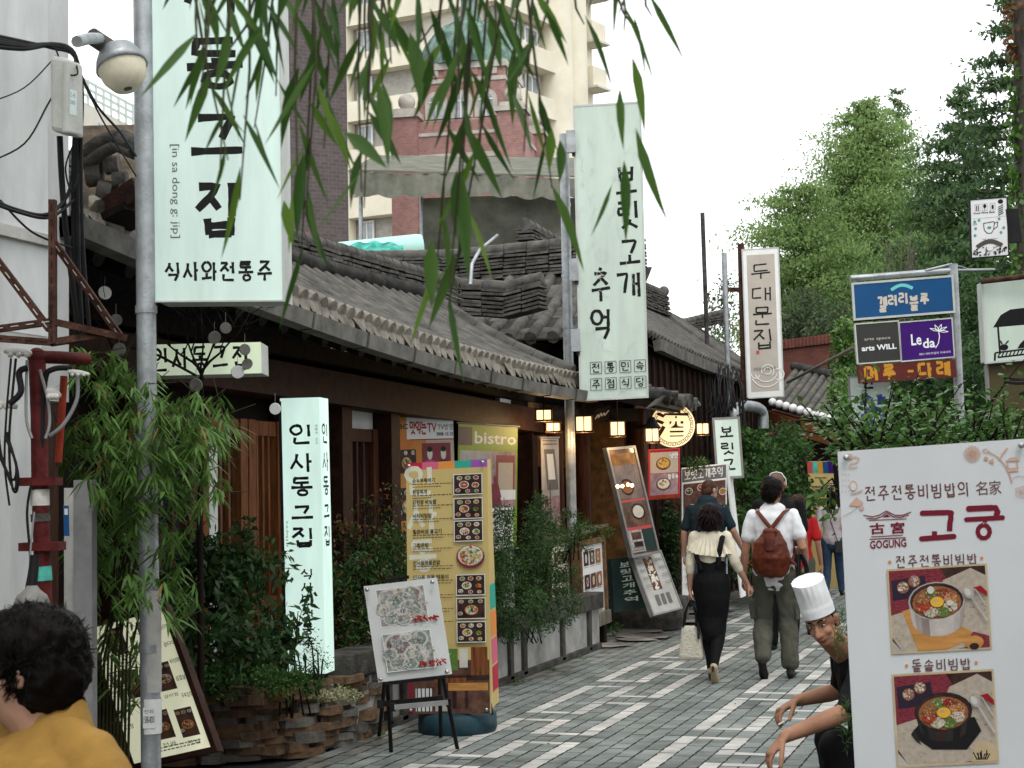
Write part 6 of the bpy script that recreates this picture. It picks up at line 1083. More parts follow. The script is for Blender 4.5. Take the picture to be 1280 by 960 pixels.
# duct and hanging cables on the side of the ribbed roof house
m = MB(); m.tube([P(x, y, d_) for x, y, d_ in smooth([(918, 530, 24), (919, 514, 24), (928, 508, 24.2), (944, 509, 24.4), (953, 516, 24.6), (954, 536, 24.6)])], .085, 'zinc', 12); tag(m.build('duct_pipe'), 'bent silver duct pipe above the small lit white sign', 'duct')
t = thing('hanging_wires', 'tangle of black wires hanging under the ribbed roof corner', 'cables', P(905, 560, 24)); rr = random.Random(3)
for k in range(16): x = rr.uniform(886, 924); m = MB(); wire(smooth([(x, 455 + rr.uniform(0, 12), 24.3), (x + rr.uniform(-9, 9), 490, 24), (x + rr.uniform(-12, 12), rr.uniform(515, 560), 23.9), (x + rr.uniform(-6, 14), rr.uniform(480, 520), 24)]), .014, 'cable', m); m.build('wire', t)
# ================================================================== planting
def leafmat(n, a, b, t=.35, r=.45): M(n, a, r, 0, col2=b, trans=t, spec=.2)
leafmat('leaf_bamboo', (.06, .135, .020), (.12, .22, .055)); leafmat('leaf_bamboo_dry', (.26, .18, .06), (.16, .13, .04)); leafmat('leaf_willow', (.03, .08, .014), (.075, .15, .03), .4, .35); leafmat('leaf_willow_lt', (.11, .2, .02), (.07, .15, .02), .45)
leafmat('leaf_dark', (.017, .040, .013), (.030, .062, .018), .25); leafmat('leaf_nandina', (.030, .075, .021), (.055, .115, .03), .35); leafmat('leaf_rust', (.16, .06, .018), (.10, .055, .02), .3); leafmat('leaf_mid', (.03, .085, .016), (.055, .13, .028), .35); leafmat('leaf_bright', (.06, .15, .02), (.1, .2, .04), .4, .35)
leafmat('leaf_cream', (.46, .43, .28), (.3, .3, .16), .3); leafmat('leaf_redwood', (.20, .31, .10), (.28, .39, .14), .5, .6); leafmat('leaf_redwood_dk', (.085, .16, .05), (.13, .215, .08), .45, .6); leafmat('leaf_yew', (.05, .10, .042), (.08, .14, .06), .4, .6); leafmat('leaf_grey', (.10, .13, .075), (.06, .085, .05), .3, .6); leafmat('leaf_shine', (.05, .125, .022), (.10, .19, .05), .35, .22); leafmat('leaf_ivy', (.05, .11, .015), (.10, .07, .02), .3); leafmat('petal', (.55, .05, .10), (.4, .03, .06), .3); leafmat('culm', (.05, .06, .015), (.09, .08, .03), 0)
M('bark', (.10, .085, .07), .95, .35, 3, .9, 18, stretch=(1, 1, .3)); M('culm_green', (.035, .035, .014), .5, .3, 6, .1, 30)
def px_blobs(L): return [(P(x, y, d), (rx / 2000 * d, rd, ry / 2000 * d)) for x, y, rx, ry, d, rd in L]
def bush(name, label, cat, L, n, ln, wd, mats, mix=None, seed=0, clumps=50, tight=.25, zb=-.1, shape='oval', stems=6, base=None, group='shrubs and plants along the lane', stemm='wood_dark'):
    rg = np.random.default_rng(seed); B = px_blobs(L); C = cloud(rg, B, n, clumps, tight); base = base or V((B[0][0].x, B[0][0].y, .3)); t = thing(name, label, cat, base, group)
    keep = C[:, 2] > .1; C = C[keep]; n = len(C); D = rdirs(rg, n, zb); N = rdirs(rg, n, 1.1)
    leaf_mesh('foliage', C, D, N, ln * rg.uniform(.7, 1.25, n), wd * rg.uniform(.7, 1.2, n), mats, t, shape, mix, seed)
    m = MB(); r = random.Random(seed)
    for k in range(stems):
        e = V(C[r.randrange(n)]); b_ = base + V((r.uniform(-.12, .12), r.uniform(-.12, .12), 0)); mid = b_.lerp(e, .5) + V((0, 0, .12)); m.tube([b_, mid, e], [.007, .005, .003], stemm, 5, False)
        for j in range(3): f = V(C[r.randrange(n)]); 
        q = mid.lerp(e, .4); near = min((V(C[r.randrange(n)]) for _ in range(25)), key=lambda c: (c - e).length); m.tube([q, near], [.004, .002], stemm, 4, False)
    if stems: m.build('stem', t)
    return t
# bamboo by the thick pole
rg = np.random.default_rng(5); r = random.Random(5); base = P(142, 958, 8.3); base.z = .1; t = thing('bamboo', 'bamboo clump with drooping sprays wrapped round the thick pole', 'bamboo', base); m = MB()
zone = [(110, 455, 25, 25, 8.2), (140, 470, 50, 30, 8.1), (165, 520, 60, 45, 7.85), (205, 535, 60, 45, 7.75), (250, 530, 40, 45, 7.9), (272, 540, 26, 35, 8.2), (120, 570, 45, 60, 8.5), (170, 600, 65, 50, 7.8), (230, 600, 50, 45, 7.9), (200, 650, 45, 40, 7.85), (130, 650, 45, 60, 8.3), (105, 700, 30, 50, 8.4), (195, 735, 45, 30, 7.75), (225, 745, 25, 40, 7.8), (150, 720, 40, 40, 8.3), (120, 790, 30, 40, 8.3), (150, 830, 35, 60, 8.4)]
tips = []
for i, (x, y, rx, ry, d) in enumerate(zone):
    for k in range(int(rx * ry / (46 if y < 660 else 75))):
        a, q = r.uniform(0, 6.28), math.sqrt(r.random()); tips.append(P(x + rx * q * math.cos(a), y + ry * q * math.sin(a), d + r.uniform(-.2, .35)))
for k in range(9):     # culms
    x0 = 122 + k * 4.6; tx, ty = r.choice(zone[:12])[:2]; b_ = P(x0, 950, 8.3); b_.z = .12; m.tube([b_, P(x0 + 4, 820, 8.3), P(x0 + (tx - x0) * .3 + 4, 660, 8.25), P(x0 + (tx - x0) * .7, (600 + ty) / 2, 8.15), P(tx, ty, 8.0)], [.008, .007, .006, .005, .002], 'culm_green', 6, False)
C, D, N = [], [], []
for p in tips:
    az = r.uniform(0, 6.28); 
    for j in range(r.choice([4, 5, 6, 7])):
        a = az + r.uniform(-1.2, 1.2); d = V((math.cos(a), math.sin(a), -.35 - r.random() * .9)); C.append(p + V((r.uniform(-.02, .02), r.uniform(-.02, .02), r.uniform(-.02, .02)))); D.append(d); N.append((r.uniform(-.4, .4), r.uniform(-.4, .4), 1))
    if r.random() < .25: m.tube([p, p + V((r.uniform(-.15, .15), .05, r.uniform(-.05, .2)))], [.003, .002], 'culm_green', 4, False)
n = len(C); leaf_mesh('foliage', C, np.array(D), np.array(N), rg.uniform(.07, .15, n), rg.uniform(.011, .019, n), ['leaf_bamboo', 'leaf_bamboo_dry'], t, 'long', [.965, .035], 3); m.build('culm', t)
# willow sprays hanging over the lane, close to the camera
t = thing('willow_tree', 'weeping willow whose leafy twigs hang across the top of the view', 'tree', (-3.2, -.5, 0)); r = random.Random(11); rg = np.random.default_rng(11); C, D, N, Ln, Wd = [], [], [], [], []; m = MB()
strands = [(238, 285, 200, 2.2), (262, 250, 120, 2.1), (290, 275, 215, 2.15), (330, 262, 95, 2.3), (312, 300, 250, 2.2), (352, 345, 120, 2.3), (372, 372, 230, 2.2), (388, 396, 120, 2.1), (395, 376, 330, 2.25), (420, 405, 185, 2.4), (452, 452, 240, 2.2), (468, 455, 260, 2.15), (515, 545, 100, 2.1), (470, 505, 60, 2.5), (560, 520, 60, 2.3), (585, 570, 150, 2.1), (600, 575, 260, 2.2), (590, 562, 360, 2.15), (612, 600, 190, 2.3), (575, 545, 345, 2.25), (650, 640, 120, 2.4), (668, 655, 190, 2.2), (655, 690, 235, 2.3), (690, 672, 55, 2.2), (715, 730, 30, 2.4), (760, 800, 45, 2.3), (775, 780, 40, 2.2), (805, 815, 20, 2.3), (635, 560, 385, 2.2), (345, 318, 160, 2.35), (410, 382, 270, 2.2), (480, 478, 110, 2.2)]
strands += [(r.uniform(240, 720),) * 2 + (r.uniform(25, 110), r.uniform(2.1, 2.5)) for _ in range(11)]
for x0, x1, y1, d in strands:
    pts = [P(x0 + (x0 - x1) * .6 + r.uniform(-6, 6), -150, d + .12), P(x0, -40, d + .05), P(x0 * .6 + x1 * .4 + r.uniform(-5, 5), y1 * .35, d), P(x1, y1, d - .03)]; m.tube([pts[0] + V((0, -.1, .25))] + pts, [.004, .003, .0025, .002, .001], 'culm_green', 5, False)
    L = y1 + 80; k = 0; y = -60
    while y < y1:
        f = (y + 60) / (y1 + 60); p = P(x0 + (x1 - x0) * f + r.uniform(-3, 3), y, d - .02 * f); s = 1 if k % 2 else -1; a = r.uniform(.08, .62) * s; dep = r.uniform(-.5, .5)
        C.append(p); D.append(cRh * math.sin(a) * 1.0 - V((0, 0, 1)) * math.cos(a) + cFh * dep); N.append(-cFh * r.uniform(.2, 1) + cRh * r.uniform(-1, 1)); g_ = .35 if r.random() < .15 else 1; Ln.append(r.uniform(.075, .125) * (.6 + .4 * g_)); Wd.append(r.uniform(.009, .0185) * (.5 + .5 * g_)); y += r.uniform(42, 82); k += 1
for x, y, dx, dy, w_, d, lt in ((512, 40, 22, 85, 21, 2.1, 0), (472, 100, 20, 100, 17, 2.1, 1), (430, 165, 55, 38, 20, 2.1, 1), (540, 300, -8, 78, 20, 2.1, 0), (575, 210, 14, 130, 17, 2.15, 0), (555, 265, 12, 105, 8, 2.2, 0), (690, 160, -8, 50, 14, 2.2, 1), (700, 175, 4, 50, 14, 2.2, 1), (790, 70, 20, 88, 14, 2.2, 0), (795, 160, 20, 110, 15, 2.2, 0), (780, 200, 3, 95, 15, 2.2, 0), (775, 110, -4, 70, 12, 2.2, 0), (765, 230, -20, 62, 6, 2.25, 0), (405, 130, 40, 75, 12, 2.25, 0), (355, 250, 6, 55, 14, 2.1, 1), (380, 190, -18, 100, 16, 2.1, 0)):
    p, q = P(x, y, d), P(x + dx, y + dy, d); C.append(p); D.append((q - p)); N.append(-cFh + cRh * .35); Ln.append((q - p).length); Wd.append(w_ / 2000 * d)
n = len(C); Dn = np.array([tuple(V(d_).normalized()) for d_ in D]); leaf_mesh('foliage', C, Dn, np.array([tuple(x) for x in N]), Ln, Wd, ['leaf_willow', 'leaf_willow_lt'], t, 'willow', [.78, .22], 2, .16)
m.tube([(-3.2, -.5, 0), (-3.1, -.4, 2.4), (-2.6, .3, 3.9), (-1.6, 1.6, 4.4), (-.6, 2.3, 4.2), (.3, 2.6, 3.6)], [.28, .22, .16, .09, .05, .02], 'bark', 12)
for x in range(230, 840, 40): e = P(x, -150, 2.35) + V((0, -.1, .25)); s_ = min((V((-1.6, 1.6, 4.4)), V((-.6, 2.3, 4.2)), V((.3, 2.6, 3.6)), V((-1.1, 1.95, 4.3))), key=lambda q: (q - e).length); m.tube([s_, s_.lerp(e, .5) + V((0, 0, .25)), e], [.02, .012, .005], 'bark', 5, False)
m.build('branches', t)
# planter shrubs
bush('shrub', 'dark broadleaf shrub filling the bed between the thick pole and the lit column sign', 'shrub', [(255, 730, 55, 75, 10.3, .4), (310, 720, 45, 70, 10.5, .35), (330, 800, 45, 50, 10.2, .35), (260, 810, 55, 45, 10.0, .4), (235, 700, 25, 30, 10.3, .3)], 4200, .075, .03, ['leaf_dark', 'leaf_nandina'], [.72, .28], 1, 100, .18, -.3, stems=4, base=P(285, 800, 10.4))
bush('shrub', 'leafy twig reaching over the lower letters of the lit column sign', 'shrub', [(368, 770, 18, 34, 10.35, .12), (385, 748, 10, 10, 10.4, .08), (352, 800, 14, 30, 10.3, .12)], 130, .075, .032, ['leaf_dark', 'leaf_nandina'], [.5, .5], 3, 14, .3, -.2)
bush('shrub', 'green and rust tinted shrub between the lit column sign and the yellow menu', 'shrub', [(455, 770, 42, 65, 12.0, .4), (430, 720, 22, 50, 11.8, .3), (490, 700, 28, 60, 12.6, .4), (450, 700, 30, 35, 12.2, .3)], 6500, .045, .018, ['leaf_nandina', 'leaf_rust', 'leaf_mid', 'leaf_dark'], [.46, .10, .12, .32], 4, 110, .2, -.2)
bush('shrub', 'sparse rust leaved twigs above the green shrub beside the lit sign', 'shrub', [(455, 655, 40, 30, 12.3, .3), (480, 625, 20, 25, 12.5, .3), (440, 680, 25, 25, 12.2, .3)], 420, .04, .02, ['leaf_rust', 'leaf_nandina'], [.6, .4], 5, 40, .2, -.2, stems=22, base=P(455, 740, 12.2))
bush('shrub', 'large feathery dark green nandina mass between the yellow menu and the slim pole', 'shrub', [(665, 690, 45, 50, 15.0, .5), (640, 730, 35, 55, 14.2, .4), (685, 740, 40, 45, 15.2, .45), (650, 770, 40, 35, 14.0, .4), (625, 660, 15, 35, 14.4, .3), (690, 660, 28, 25, 15.6, .4), (670, 635, 18, 18, 15.2, .3)], 12500, .045, .013, ['leaf_nandina', 'leaf_dark', 'leaf_mid'], [.5, .4, .1], 6, 170, .17, .05)
bush('shrub', 'feathery green spray arching right from the slim pole over the menu case', 'shrub', [(735, 658, 30, 10, 16.6, .2), (728, 680, 20, 18, 16.8, .2), (752, 664, 16, 8, 16.6, .15), (722, 650, 12, 12, 16.5, .2)], 900, .045, .013, ['leaf_nandina', 'leaf_mid'], [.55, .45], 7, 40, .2, 0, stems=5, base=P(712, 700, 16.8))
bush('plant', 'fine leaved green plants along the top of the stone wall', 'plant', [(275, 850, 40, 22, 9.9, .25), (330, 852, 35, 20, 9.9, .25), (300, 835, 30, 15, 10, .25), (370, 850, 30, 22, 10.0, .2)], 3600, .032, .014, ['leaf_mid', 'leaf_nandina', 'leaf_bright'], [.45, .45, .1], 8, 60, .2, .5, stems=0)
bush('plant', 'airy fine twigged plant before the foot of the lit column sign', 'plant', [(392, 825, 22, 38, 10.2, .12), (375, 850, 25, 18, 10.2, .12)], 750, .018, .009, ['leaf_nandina', 'leaf_mid'], None, 9, 60, .18, .5, stems=8, base=P(390, 868, 10.2))
bush('plant', 'small red green plants on the stone wall right of the slanted menu', 'plant', [(355, 868, 18, 8, 9.85, .12), (262, 872, 15, 8, 9.85, .1)], 320, .028, .012, ['leaf_rust', 'leaf_mid'], [.5, .5], 10, 20, .2, .6, stems=0)
bush('plant', 'cream variegated plant at the end of the stone wall', 'plant', [(418, 868, 30, 10, 10.2, .15), (440, 872, 14, 9, 10.3, .1), (395, 872, 14, 8, 10.1, .1)], 900, .026, .012, ['leaf_cream', 'leaf_mid'], [.85, .15], 11, 40, .2, .6, stems=0)
rg = np.random.default_rng(8); k = 260; C = np.stack([rg.uniform(-4.62, -4.45, k), 10.6 + 6.2 * (rg.random(k) ** 1.0 * 6 // 1 + rg.normal(0, .05, k)) / 6, np.zeros(k) + .01], 1); o = leaf_mesh('weeds', C, rdirs(rg, k, 1.0), rdirs(rg, k, .6), rg.uniform(.02, .06, k), rg.uniform(.008, .016, k), ['leaf_mid', 'leaf_bright'], None, 'oval', None, 8); o['kind'] = 'stuff'; o['label'] = 'little green weeds along the foot of the planter wall'
k = 150; C = np.stack([rg.uniform(-4.4, -.8, k) - 1.2 * 0, rg.uniform(9, 26, k), np.full(k, .012)], 1); C[: 90, 0] = rg.uniform(-4.5, -3.9, 90); D_ = rdirs(rg, k); D_[:, 2] *= .1; o = leaf_mesh('fallen_leaves', C, D_, np.tile([0, 0, 1.0], (k, 1)), rg.uniform(.025, .06, k), rg.uniform(.01, .022, k), ['leaf_bamboo_dry', 'leaf_mid'], None, 'oval', [.8, .2], 8); o['kind'] = 'stuff'; o['label'] = 'few dry fallen leaves scattered on the pavers'
bush('plant', 'small dark tuft at the foot of the granite trough', 'plant', [(768, 788, 9, 8, 18.3, .12)], 160, .06, .02, ['leaf_nandina'], None, 12, 12, .25, .8, stems=0)
# bushes round the tavern front and beyond
bush('shrub', 'tall glossy green bush behind the couple, right of the small lit sign', 'bush', [(940, 620, 38, 50, 23, .6), (960, 580, 38, 40, 24, .7), (985, 610, 25, 45, 25, .6), (925, 680, 24, 45, 22.5, .5), (960, 690, 35, 60, 24, .7), (930, 560, 20, 25, 24, .5), (985, 560, 25, 25, 25.5, .5), (1000, 640, 18, 40, 26, .5)], 11000, .085, .045, ['leaf_mid', 'leaf_nandina', 'leaf_dark', 'leaf_bright'], [.42, .33, .15, .1], 13, 150, .2, -.25, stems=9)
bush('shrub', 'dark bush behind the standing board and the trough', 'bush', [(835, 690, 25, 60, 21.5, .4), (860, 720, 22, 45, 22.2, .4), (840, 640, 20, 25, 21.8, .35)], 3600, .07, .035, ['leaf_dark', 'leaf_nandina'], [.75, .25], 14, 60, .2, -.2)
bush('plant', 'small fern below the round lit sign', 'plant', [(868, 580, 16, 7, 20.2, .15)], 200, .08, .016, ['leaf_nandina', 'leaf_mid'], None, 15, 14, .2, .3, stems=3, base=P(868, 590, 20.3))
bush('flower_bush', 'red flowering bush below the tiled porch', 'bush', [(975, 545, 30, 20, 27, .5), (1000, 560, 18, 18, 28, .4)], 1500, .07, .04, ['leaf_mid', 'leaf_nandina', 'petal'], [.5, .42, .08], 16, 50, .22, 0)
# shrub above the white banner: arching twigs with shiny leaves
t = thing('shrub', 'glossy arching shrub rising behind the white menu banner', 'shrub', V((P(1170, 700, 8.8).x, P(1170, 700, 8.8).y, 0))); r = random.Random(21); rg = np.random.default_rng(21); m = MB(); C, D, N = [], [], []; b0 = P(1165, 640, 8.8); m.tube([V((b0.x, b0.y, 0)), b0], .04, 'wood_dark', 8)
def spray(a, c, d, dens=26, sag=10, leaf=1.0):
    n = 10; pts = [P(a[0] + (c[0] - a[0]) * i / n, a[1] + (c[1] - a[1]) * i / n + sag * (i / n) ** 2 * .6 - sag * math.sin(math.pi * i / n) * .5, d + (r.uniform(-.02, .02))) for i in range(n + 1)]
    m.tube(pts, [.011 - .0009 * i for i in range(n + 1)], 'wood_dark', 5, False)
    for i in range(n):
        for j in range(dens // 10 + 1):
            q = pts[i].lerp(pts[i + 1], r.random()); dd = (pts[i + 1] - pts[i]).normalized(); s_ = r.choice([-1, 1]); C.append(q + V((r.gauss(0, .03), r.gauss(0, .05), r.gauss(0, .03)))); D.append(dd * .5 + cRh * s_ * r.uniform(.1, .9) + cFh * r.uniform(-.9, .6) + V((0, 0, r.uniform(-.5, .35)))); N.append(V((r.uniform(-.5, .5), r.uniform(-.5, .5), 1)))
for k in range(150):
    x0 = r.uniform(1060, 1280); x1 = x0 + r.uniform(-75, 75); y1 = r.uniform(478, 556) + abs(x1 - 1130) * .10 - (10 if 1200 < x1 else 0); d = r.uniform(8.1, 9.6); spray((x0, 600), (x1, y1), d, r.choice([20, 30]), r.uniform(0, 16))
for a, c, d in (((1080, 580), (1083, 452), 8.6), ((1090, 600), (1120, 470), 8.4), ((1060, 570), (1004, 532), 8.3), ((1060, 560), (1012, 515), 8.6), ((1180, 590), (1260, 470), 8.4), ((1200, 570), (1282, 440), 8.9), ((1130, 600), (1205, 470), 8.2), ((1075, 590), (1030, 500), 8.9), ((1110, 590), (1150, 455), 8.8), ((1230, 560), (1300, 505), 8.3)): spray(a, c, d, 26, 12)
n = len(C); leaf_mesh('foliage', C, np.array([tuple(x) for x in D]), np.array([tuple(x) for x in N]), rg.uniform(.035, .065, n), rg.uniform(.02, .034, n), ['leaf_shine', 'leaf_mid', 'leaf_bright'], t, 'long', [.6, .25, .15], 4, .1); m.build('branches', t)
# few leaves overlapping the girl's hair, and the juniper at the banner edge
bush('shrub', 'few light leaves on a twig at the top left corner of the white banner', 'shrub', [(1025, 620, 14, 8, 8.2, .08), (1036, 612, 10, 6, 8.2, .06), (1034, 640, 8, 10, 8.2, .06)], 46, .06, .03, ['leaf_bright', 'leaf_shine'], None, 17, 8, .3, -.1, stems=4, base=P(1064, 640, 8.4))
bush('juniper', 'small needle leaved juniper at the left edge of the white banner', 'shrub', [(1049, 800, 10, 22, 6.1, .06), (1056, 770, 8, 18, 6.1, .05), (1058, 905, 7, 36, 6.0, .05)], 420, .03, .0035, ['leaf_mid', 'leaf_bright'], [.7, .3], 18, 40, .2, .6, stems=0, base=P(1066, 930, 6.1))
# ---- tall trees on the right
def tree(name, label, px, ybase, ytop, d, prof, nb, leaves, ln, wd, mats, mix, seed, lift=.25, droop=.15, trunk=.16, spread=.35, group='tall trees behind the signs'):
    r = random.Random(seed); rg = np.random.default_rng(seed); p = P(px, 600, d); zt = P(px, ytop, d).z; base = V((p.x, p.y, 0)); t = thing(name, label, 'tree', base, group); m = MB(); lean = V((r.uniform(-.2, .2), r.uniform(-.2, .2), 0)); tp = lambda h: base + V((0, 0, h * zt)) + lean * h
    m.tube([tp(i / 10) for i in range(11)], [trunk * (1.02 - i / 10) for i in range(11)], 'bark', 9, False); m.build('trunk', t); C = []; W = []; lm = MB()
    hs = [b for b, _ in prof]; rs = [b for _, b in prof]
    for k in range(nb):
        h = hs[0] + (hs[-1] - hs[0]) * (k + r.random()) / nb; R = np.interp(h, hs, rs) * r.uniform(.55, 1.12); a = k * 2.4 + r.uniform(-.5, .5); q = [tp(h)]; dv = V((math.cos(a), math.sin(a), lift))
        for j in range(1, 6): f = j / 5; q.append(tp(h) + V((dv.x * R * f, dv.y * R * f, lift * R * f - droop * R * f * f + r.uniform(-.06, .06))))
        lm.tube(q, [trunk * .28 * (1.05 - j / 5) + .004 for j in range(6)], 'bark', 4, False)
        nn = max(6, int(leaves / nb * (R / (sum(rs) / len(rs)))))
        f = rg.random(nn) ** .6 * 1.06; i0 = np.minimum((f * 5).astype(int), 4); A = np.array([tuple(x) for x in q]); pos = A[i0] + (A[np.minimum(i0 + 1, 5)] - A[i0]) * (f * 5 - i0)[:, None]; sp = spread * (.35 + .65 * f)[:, None] * min(1, R / 1.2); ls = r.uniform(.2, .5)
        C.append(pos + rg.normal(size=(nn, 3)) * sp * np.array([1, 1, ls]))
    C = np.concatenate(C); n = len(C); lm.build('limbs', t); leaf_mesh('crown', C, rdirs(rg, n, -.15), rdirs(rg, n, 1.2), ln * rg.uniform(.6, 1.3, n), wd * rg.uniform(.6, 1.3, n), mats, t, 'oval', mix, seed); return t
tree('redwood_tree', 'broad light green feathery tree, the lightest of the tall trees', 1085, 420, 128, 45, [(.2, 2.7), (.42, 3.1), (.60, 2.7), (.72, 2.0), (.86, 1.3), (.95, .8), (1, .35)], 150, 125000, .145, .055, ['leaf_redwood', 'leaf_redwood_dk'], [.8, .2], 2, .22, .12, .22, .5)
tree('redwood_tree', 'lower light green tree leaning over the beige sign', 1015, 420, 232, 42, [(.15, 1.6), (.5, 1.9), (.75, 1.6), (.92, 1.1), (1, .5)], 90, 52000, .135, .05, ['leaf_redwood', 'leaf_redwood_dk'], [.75, .25], 3, .2, .1, .16, .4)
tree('slender_tree', 'slender darker tree rising behind the light green one, thin at the top', 1143, 420, 112, 58, [(.3, 2.6), (.55, 2.0), (.75, 1.25), (.9, .8), (1, .25)], 70, 17000, .17, .06, ['leaf_redwood_dk', 'leaf_redwood'], [.75, .25], 4, .5, .1, .16, .34)
tree('dark_tree', 'dark green tall tree beside the ivy clad trunk', 1218, 420, 108, 34, [(.15, 1.6), (.5, 1.5), (.72, 1.2), (.88, .8), (1, .2)], 80, 34000, .15, .055, ['leaf_yew', 'leaf_redwood_dk'], [.7, .3], 5, .35, .2, .16, .34)
tree('dark_tree', 'tallest dark tree at the right edge, cut by the top of the photograph', 1290, 420, -90, 30, [(.2, 1.5), (.5, 1.3), (.75, .9), (1, .2)], 80, 24000, .15, .055, ['leaf_yew', 'leaf_redwood_dk'], [.75, .25], 6, .3, .2, .17, .28)
tree('green_tree', 'middle green tree behind the blue shop sign', 1180, 420, 232, 38, [(.1, 1.7), (.5, 1.9), (.8, 1.4), (1, .3)], 85, 50000, .13, .052, ['leaf_redwood_dk', 'leaf_redwood', 'leaf_yew'], [.5, .3, .2], 7, .25, .12, .16, .4)
tree('green_tree', 'dark leafy tree filling the gap below the cafe sign', 1225, 520, 300, 24, [(.1, 1.0), (.5, 1.15), (.8, .9), (1, .3)], 60, 20000, .10, .055, ['leaf_yew', 'leaf_redwood_dk', 'leaf_mid'], [.4, .3, .3], 8, .25, .15, .1, .3)
bush('hedge', 'grey green hedge between the beige sign and the light green tree', 'hedge', [(1000, 400, 50, 35, 40, 1.0), (1050, 420, 40, 40, 39, 1.0), (975, 430, 40, 35, 41, 1.0)], 9000, .12, .05, ['leaf_grey', 'leaf_redwood_dk'], [.75, .25], 19, 90, .2, 0, stems=6)
bush('tree_bush', 'thin leaved tree top between the dark mast and the beige sign', 'bush', [(900, 400, 16, 55, 36, .6), (912, 370, 12, 35, 36, .5), (888, 430, 22, 30, 36, .6)], 900, .12, .05, ['leaf_grey', 'leaf_redwood_dk'], [.5, .5], 20, 40, .25, 0, stems=14, base=P(905, 500, 36))
bush('shrub', 'bright green shrub left of the blue shop sign pipe frame', 'bush', [(1065, 425, 22, 30, 22, .5), (1058, 460, 18, 35, 22, .5), (1052, 500, 16, 40, 21, .5)], 4200, .075, .04, ['leaf_bright', 'leaf_mid', 'leaf_redwood'], [.35, .35, .3], 22, 60, .2, -.1)
bush('shrub', 'dark green shrub mass behind the pipe frame of shop panels', 'bush', [(1150, 470, 70, 50, 19, .7), (1215, 480, 40, 70, 18, .6), (1110, 520, 60, 40, 19, .6), (1215, 400, 22, 60, 20, .5)], 11000, .07, .04, ['leaf_yew', 'leaf_mid', 'leaf_dark'], [.4, .35, .25], 23, 120, .2, -.2)
bush('bare_bush', 'leafless pale twigs rising before the light green tree above the shop panels', 'bush', [(1130, 320, 30, 35, 30, .5)], 60, .07, .03, ['leaf_grey'], None, 24, 30, .3, .2, stems=44, base=P(1130, 400, 30), stemm='wood_grey')
# great trunk at the right edge, ivy climbing its left flank
q = P(1302, 500, 17); t = thing('old_tree', 'thick grey trunk with ivy climbing one flank at the right edge', 'tree', V((q.x, q.y, 0))); m = MB(); m.tube([V((q.x + .02 * k, q.y, 1.1 * k)) for k in range(9)], [.30 - .008 * k + .012 * (k % 2) for k in range(9)], 'bark', 18); m.build('trunk', t); rg = np.random.default_rng(3); n = 900; z = rg.uniform(.5, 7.2, n); a = rg.normal(math.pi + .45, .2, n); rad = .29 + rg.uniform(0, .05, n); C = np.stack([q.x + rad * np.cos(a) + .018 * z, q.y + rad * np.sin(a), z], 1); leaf_mesh('ivy', C, rdirs(rg, n, -.6), np.stack([np.cos(a), np.sin(a), 0 * a], 1) + rg.normal(size=(n, 3)) * .4, rg.uniform(.05, .1, n), rg.uniform(.04, .07, n), ['leaf_ivy', 'leaf_bright', 'leaf_rust'], t, 'oval', [.5, .35, .15], 3)
bush('ivy', 'ivy draped over the left part of the red brick house', 'ivy', [(1052, 470, 18, 45, 33.3, .25), (1040, 505, 20, 25, 33, .25)], 2200, .09, .06, ['leaf_ivy', 'leaf_mid'], [.5, .5], 25, 50, .2, -.4, stems=4)
# ================================================================== people
SKIN = M('skin', (.42, .24, .165), .5, .08, 9, .04, 90); M('skin_tan', (.36, .185, .115), .5, .1, 9, .04, 90); M('skin_pale', (.42, .24, .18), .5, .08, 9, .04, 90); M('hair_black', (.006, .0045, .004), .45, .25, 40, .25, 200, spec=.05, stretch=(1, 1, .15)); M('hair_dark', (.012, .007, .006), .45, .3, 40, .25, 200, spec=.06, stretch=(1, 1, .15)); M('hair_brown', (.06, .03, .02), .45, .3, 40, .2, 200); M('stubble', (.14, .08, .06), .6, .15, 90, 0)
CL = dict(var=.10, scale=9, bump=.12, bscale=240); M('cloth_black', (.006, .006, .007), .75, **CL); M('cloth_cream', (.66, .60, .47), .8, **CL); M('cloth_white', (.72, .73, .75), .8, **CL); M('cloth_khaki', (.085, .085, .066), .85, **CL); M('cloth_teal', (.012, .026, .036), .8, **CL); M('cloth_jeans', (.035, .06, .11), .85, **CL); M('cloth_red', (.40, .015, .02), .8, **CL); M('cloth_blouse', (.55, .48, .49), .8, **CL); M('cloth_grey', (.04, .042, .04), .8, **CL); M('cloth_yellow', (.31, .175, .042), .75, **CL); M('leather', (.105, .024, .012), .32, .25, 7, .2, 60); M('shoe_black', (.015, .014, .013), .5, .2, 9, .05); M('shoe_beige', (.42, .33, .22), .35, .1, 9, 0); M('bag_white', (.56, .53, .44), .45, .1, 60, .6, 45); M('lip', (.24, .06, .055), .4, 0, bump=0); M('eye_white', (.55, .52, .48), .3, 0, bump=0); M('hat_white', (.80, .81, .82), .75, .03, 30, .15, 160)
def nvec(v): return V(v).normalized()
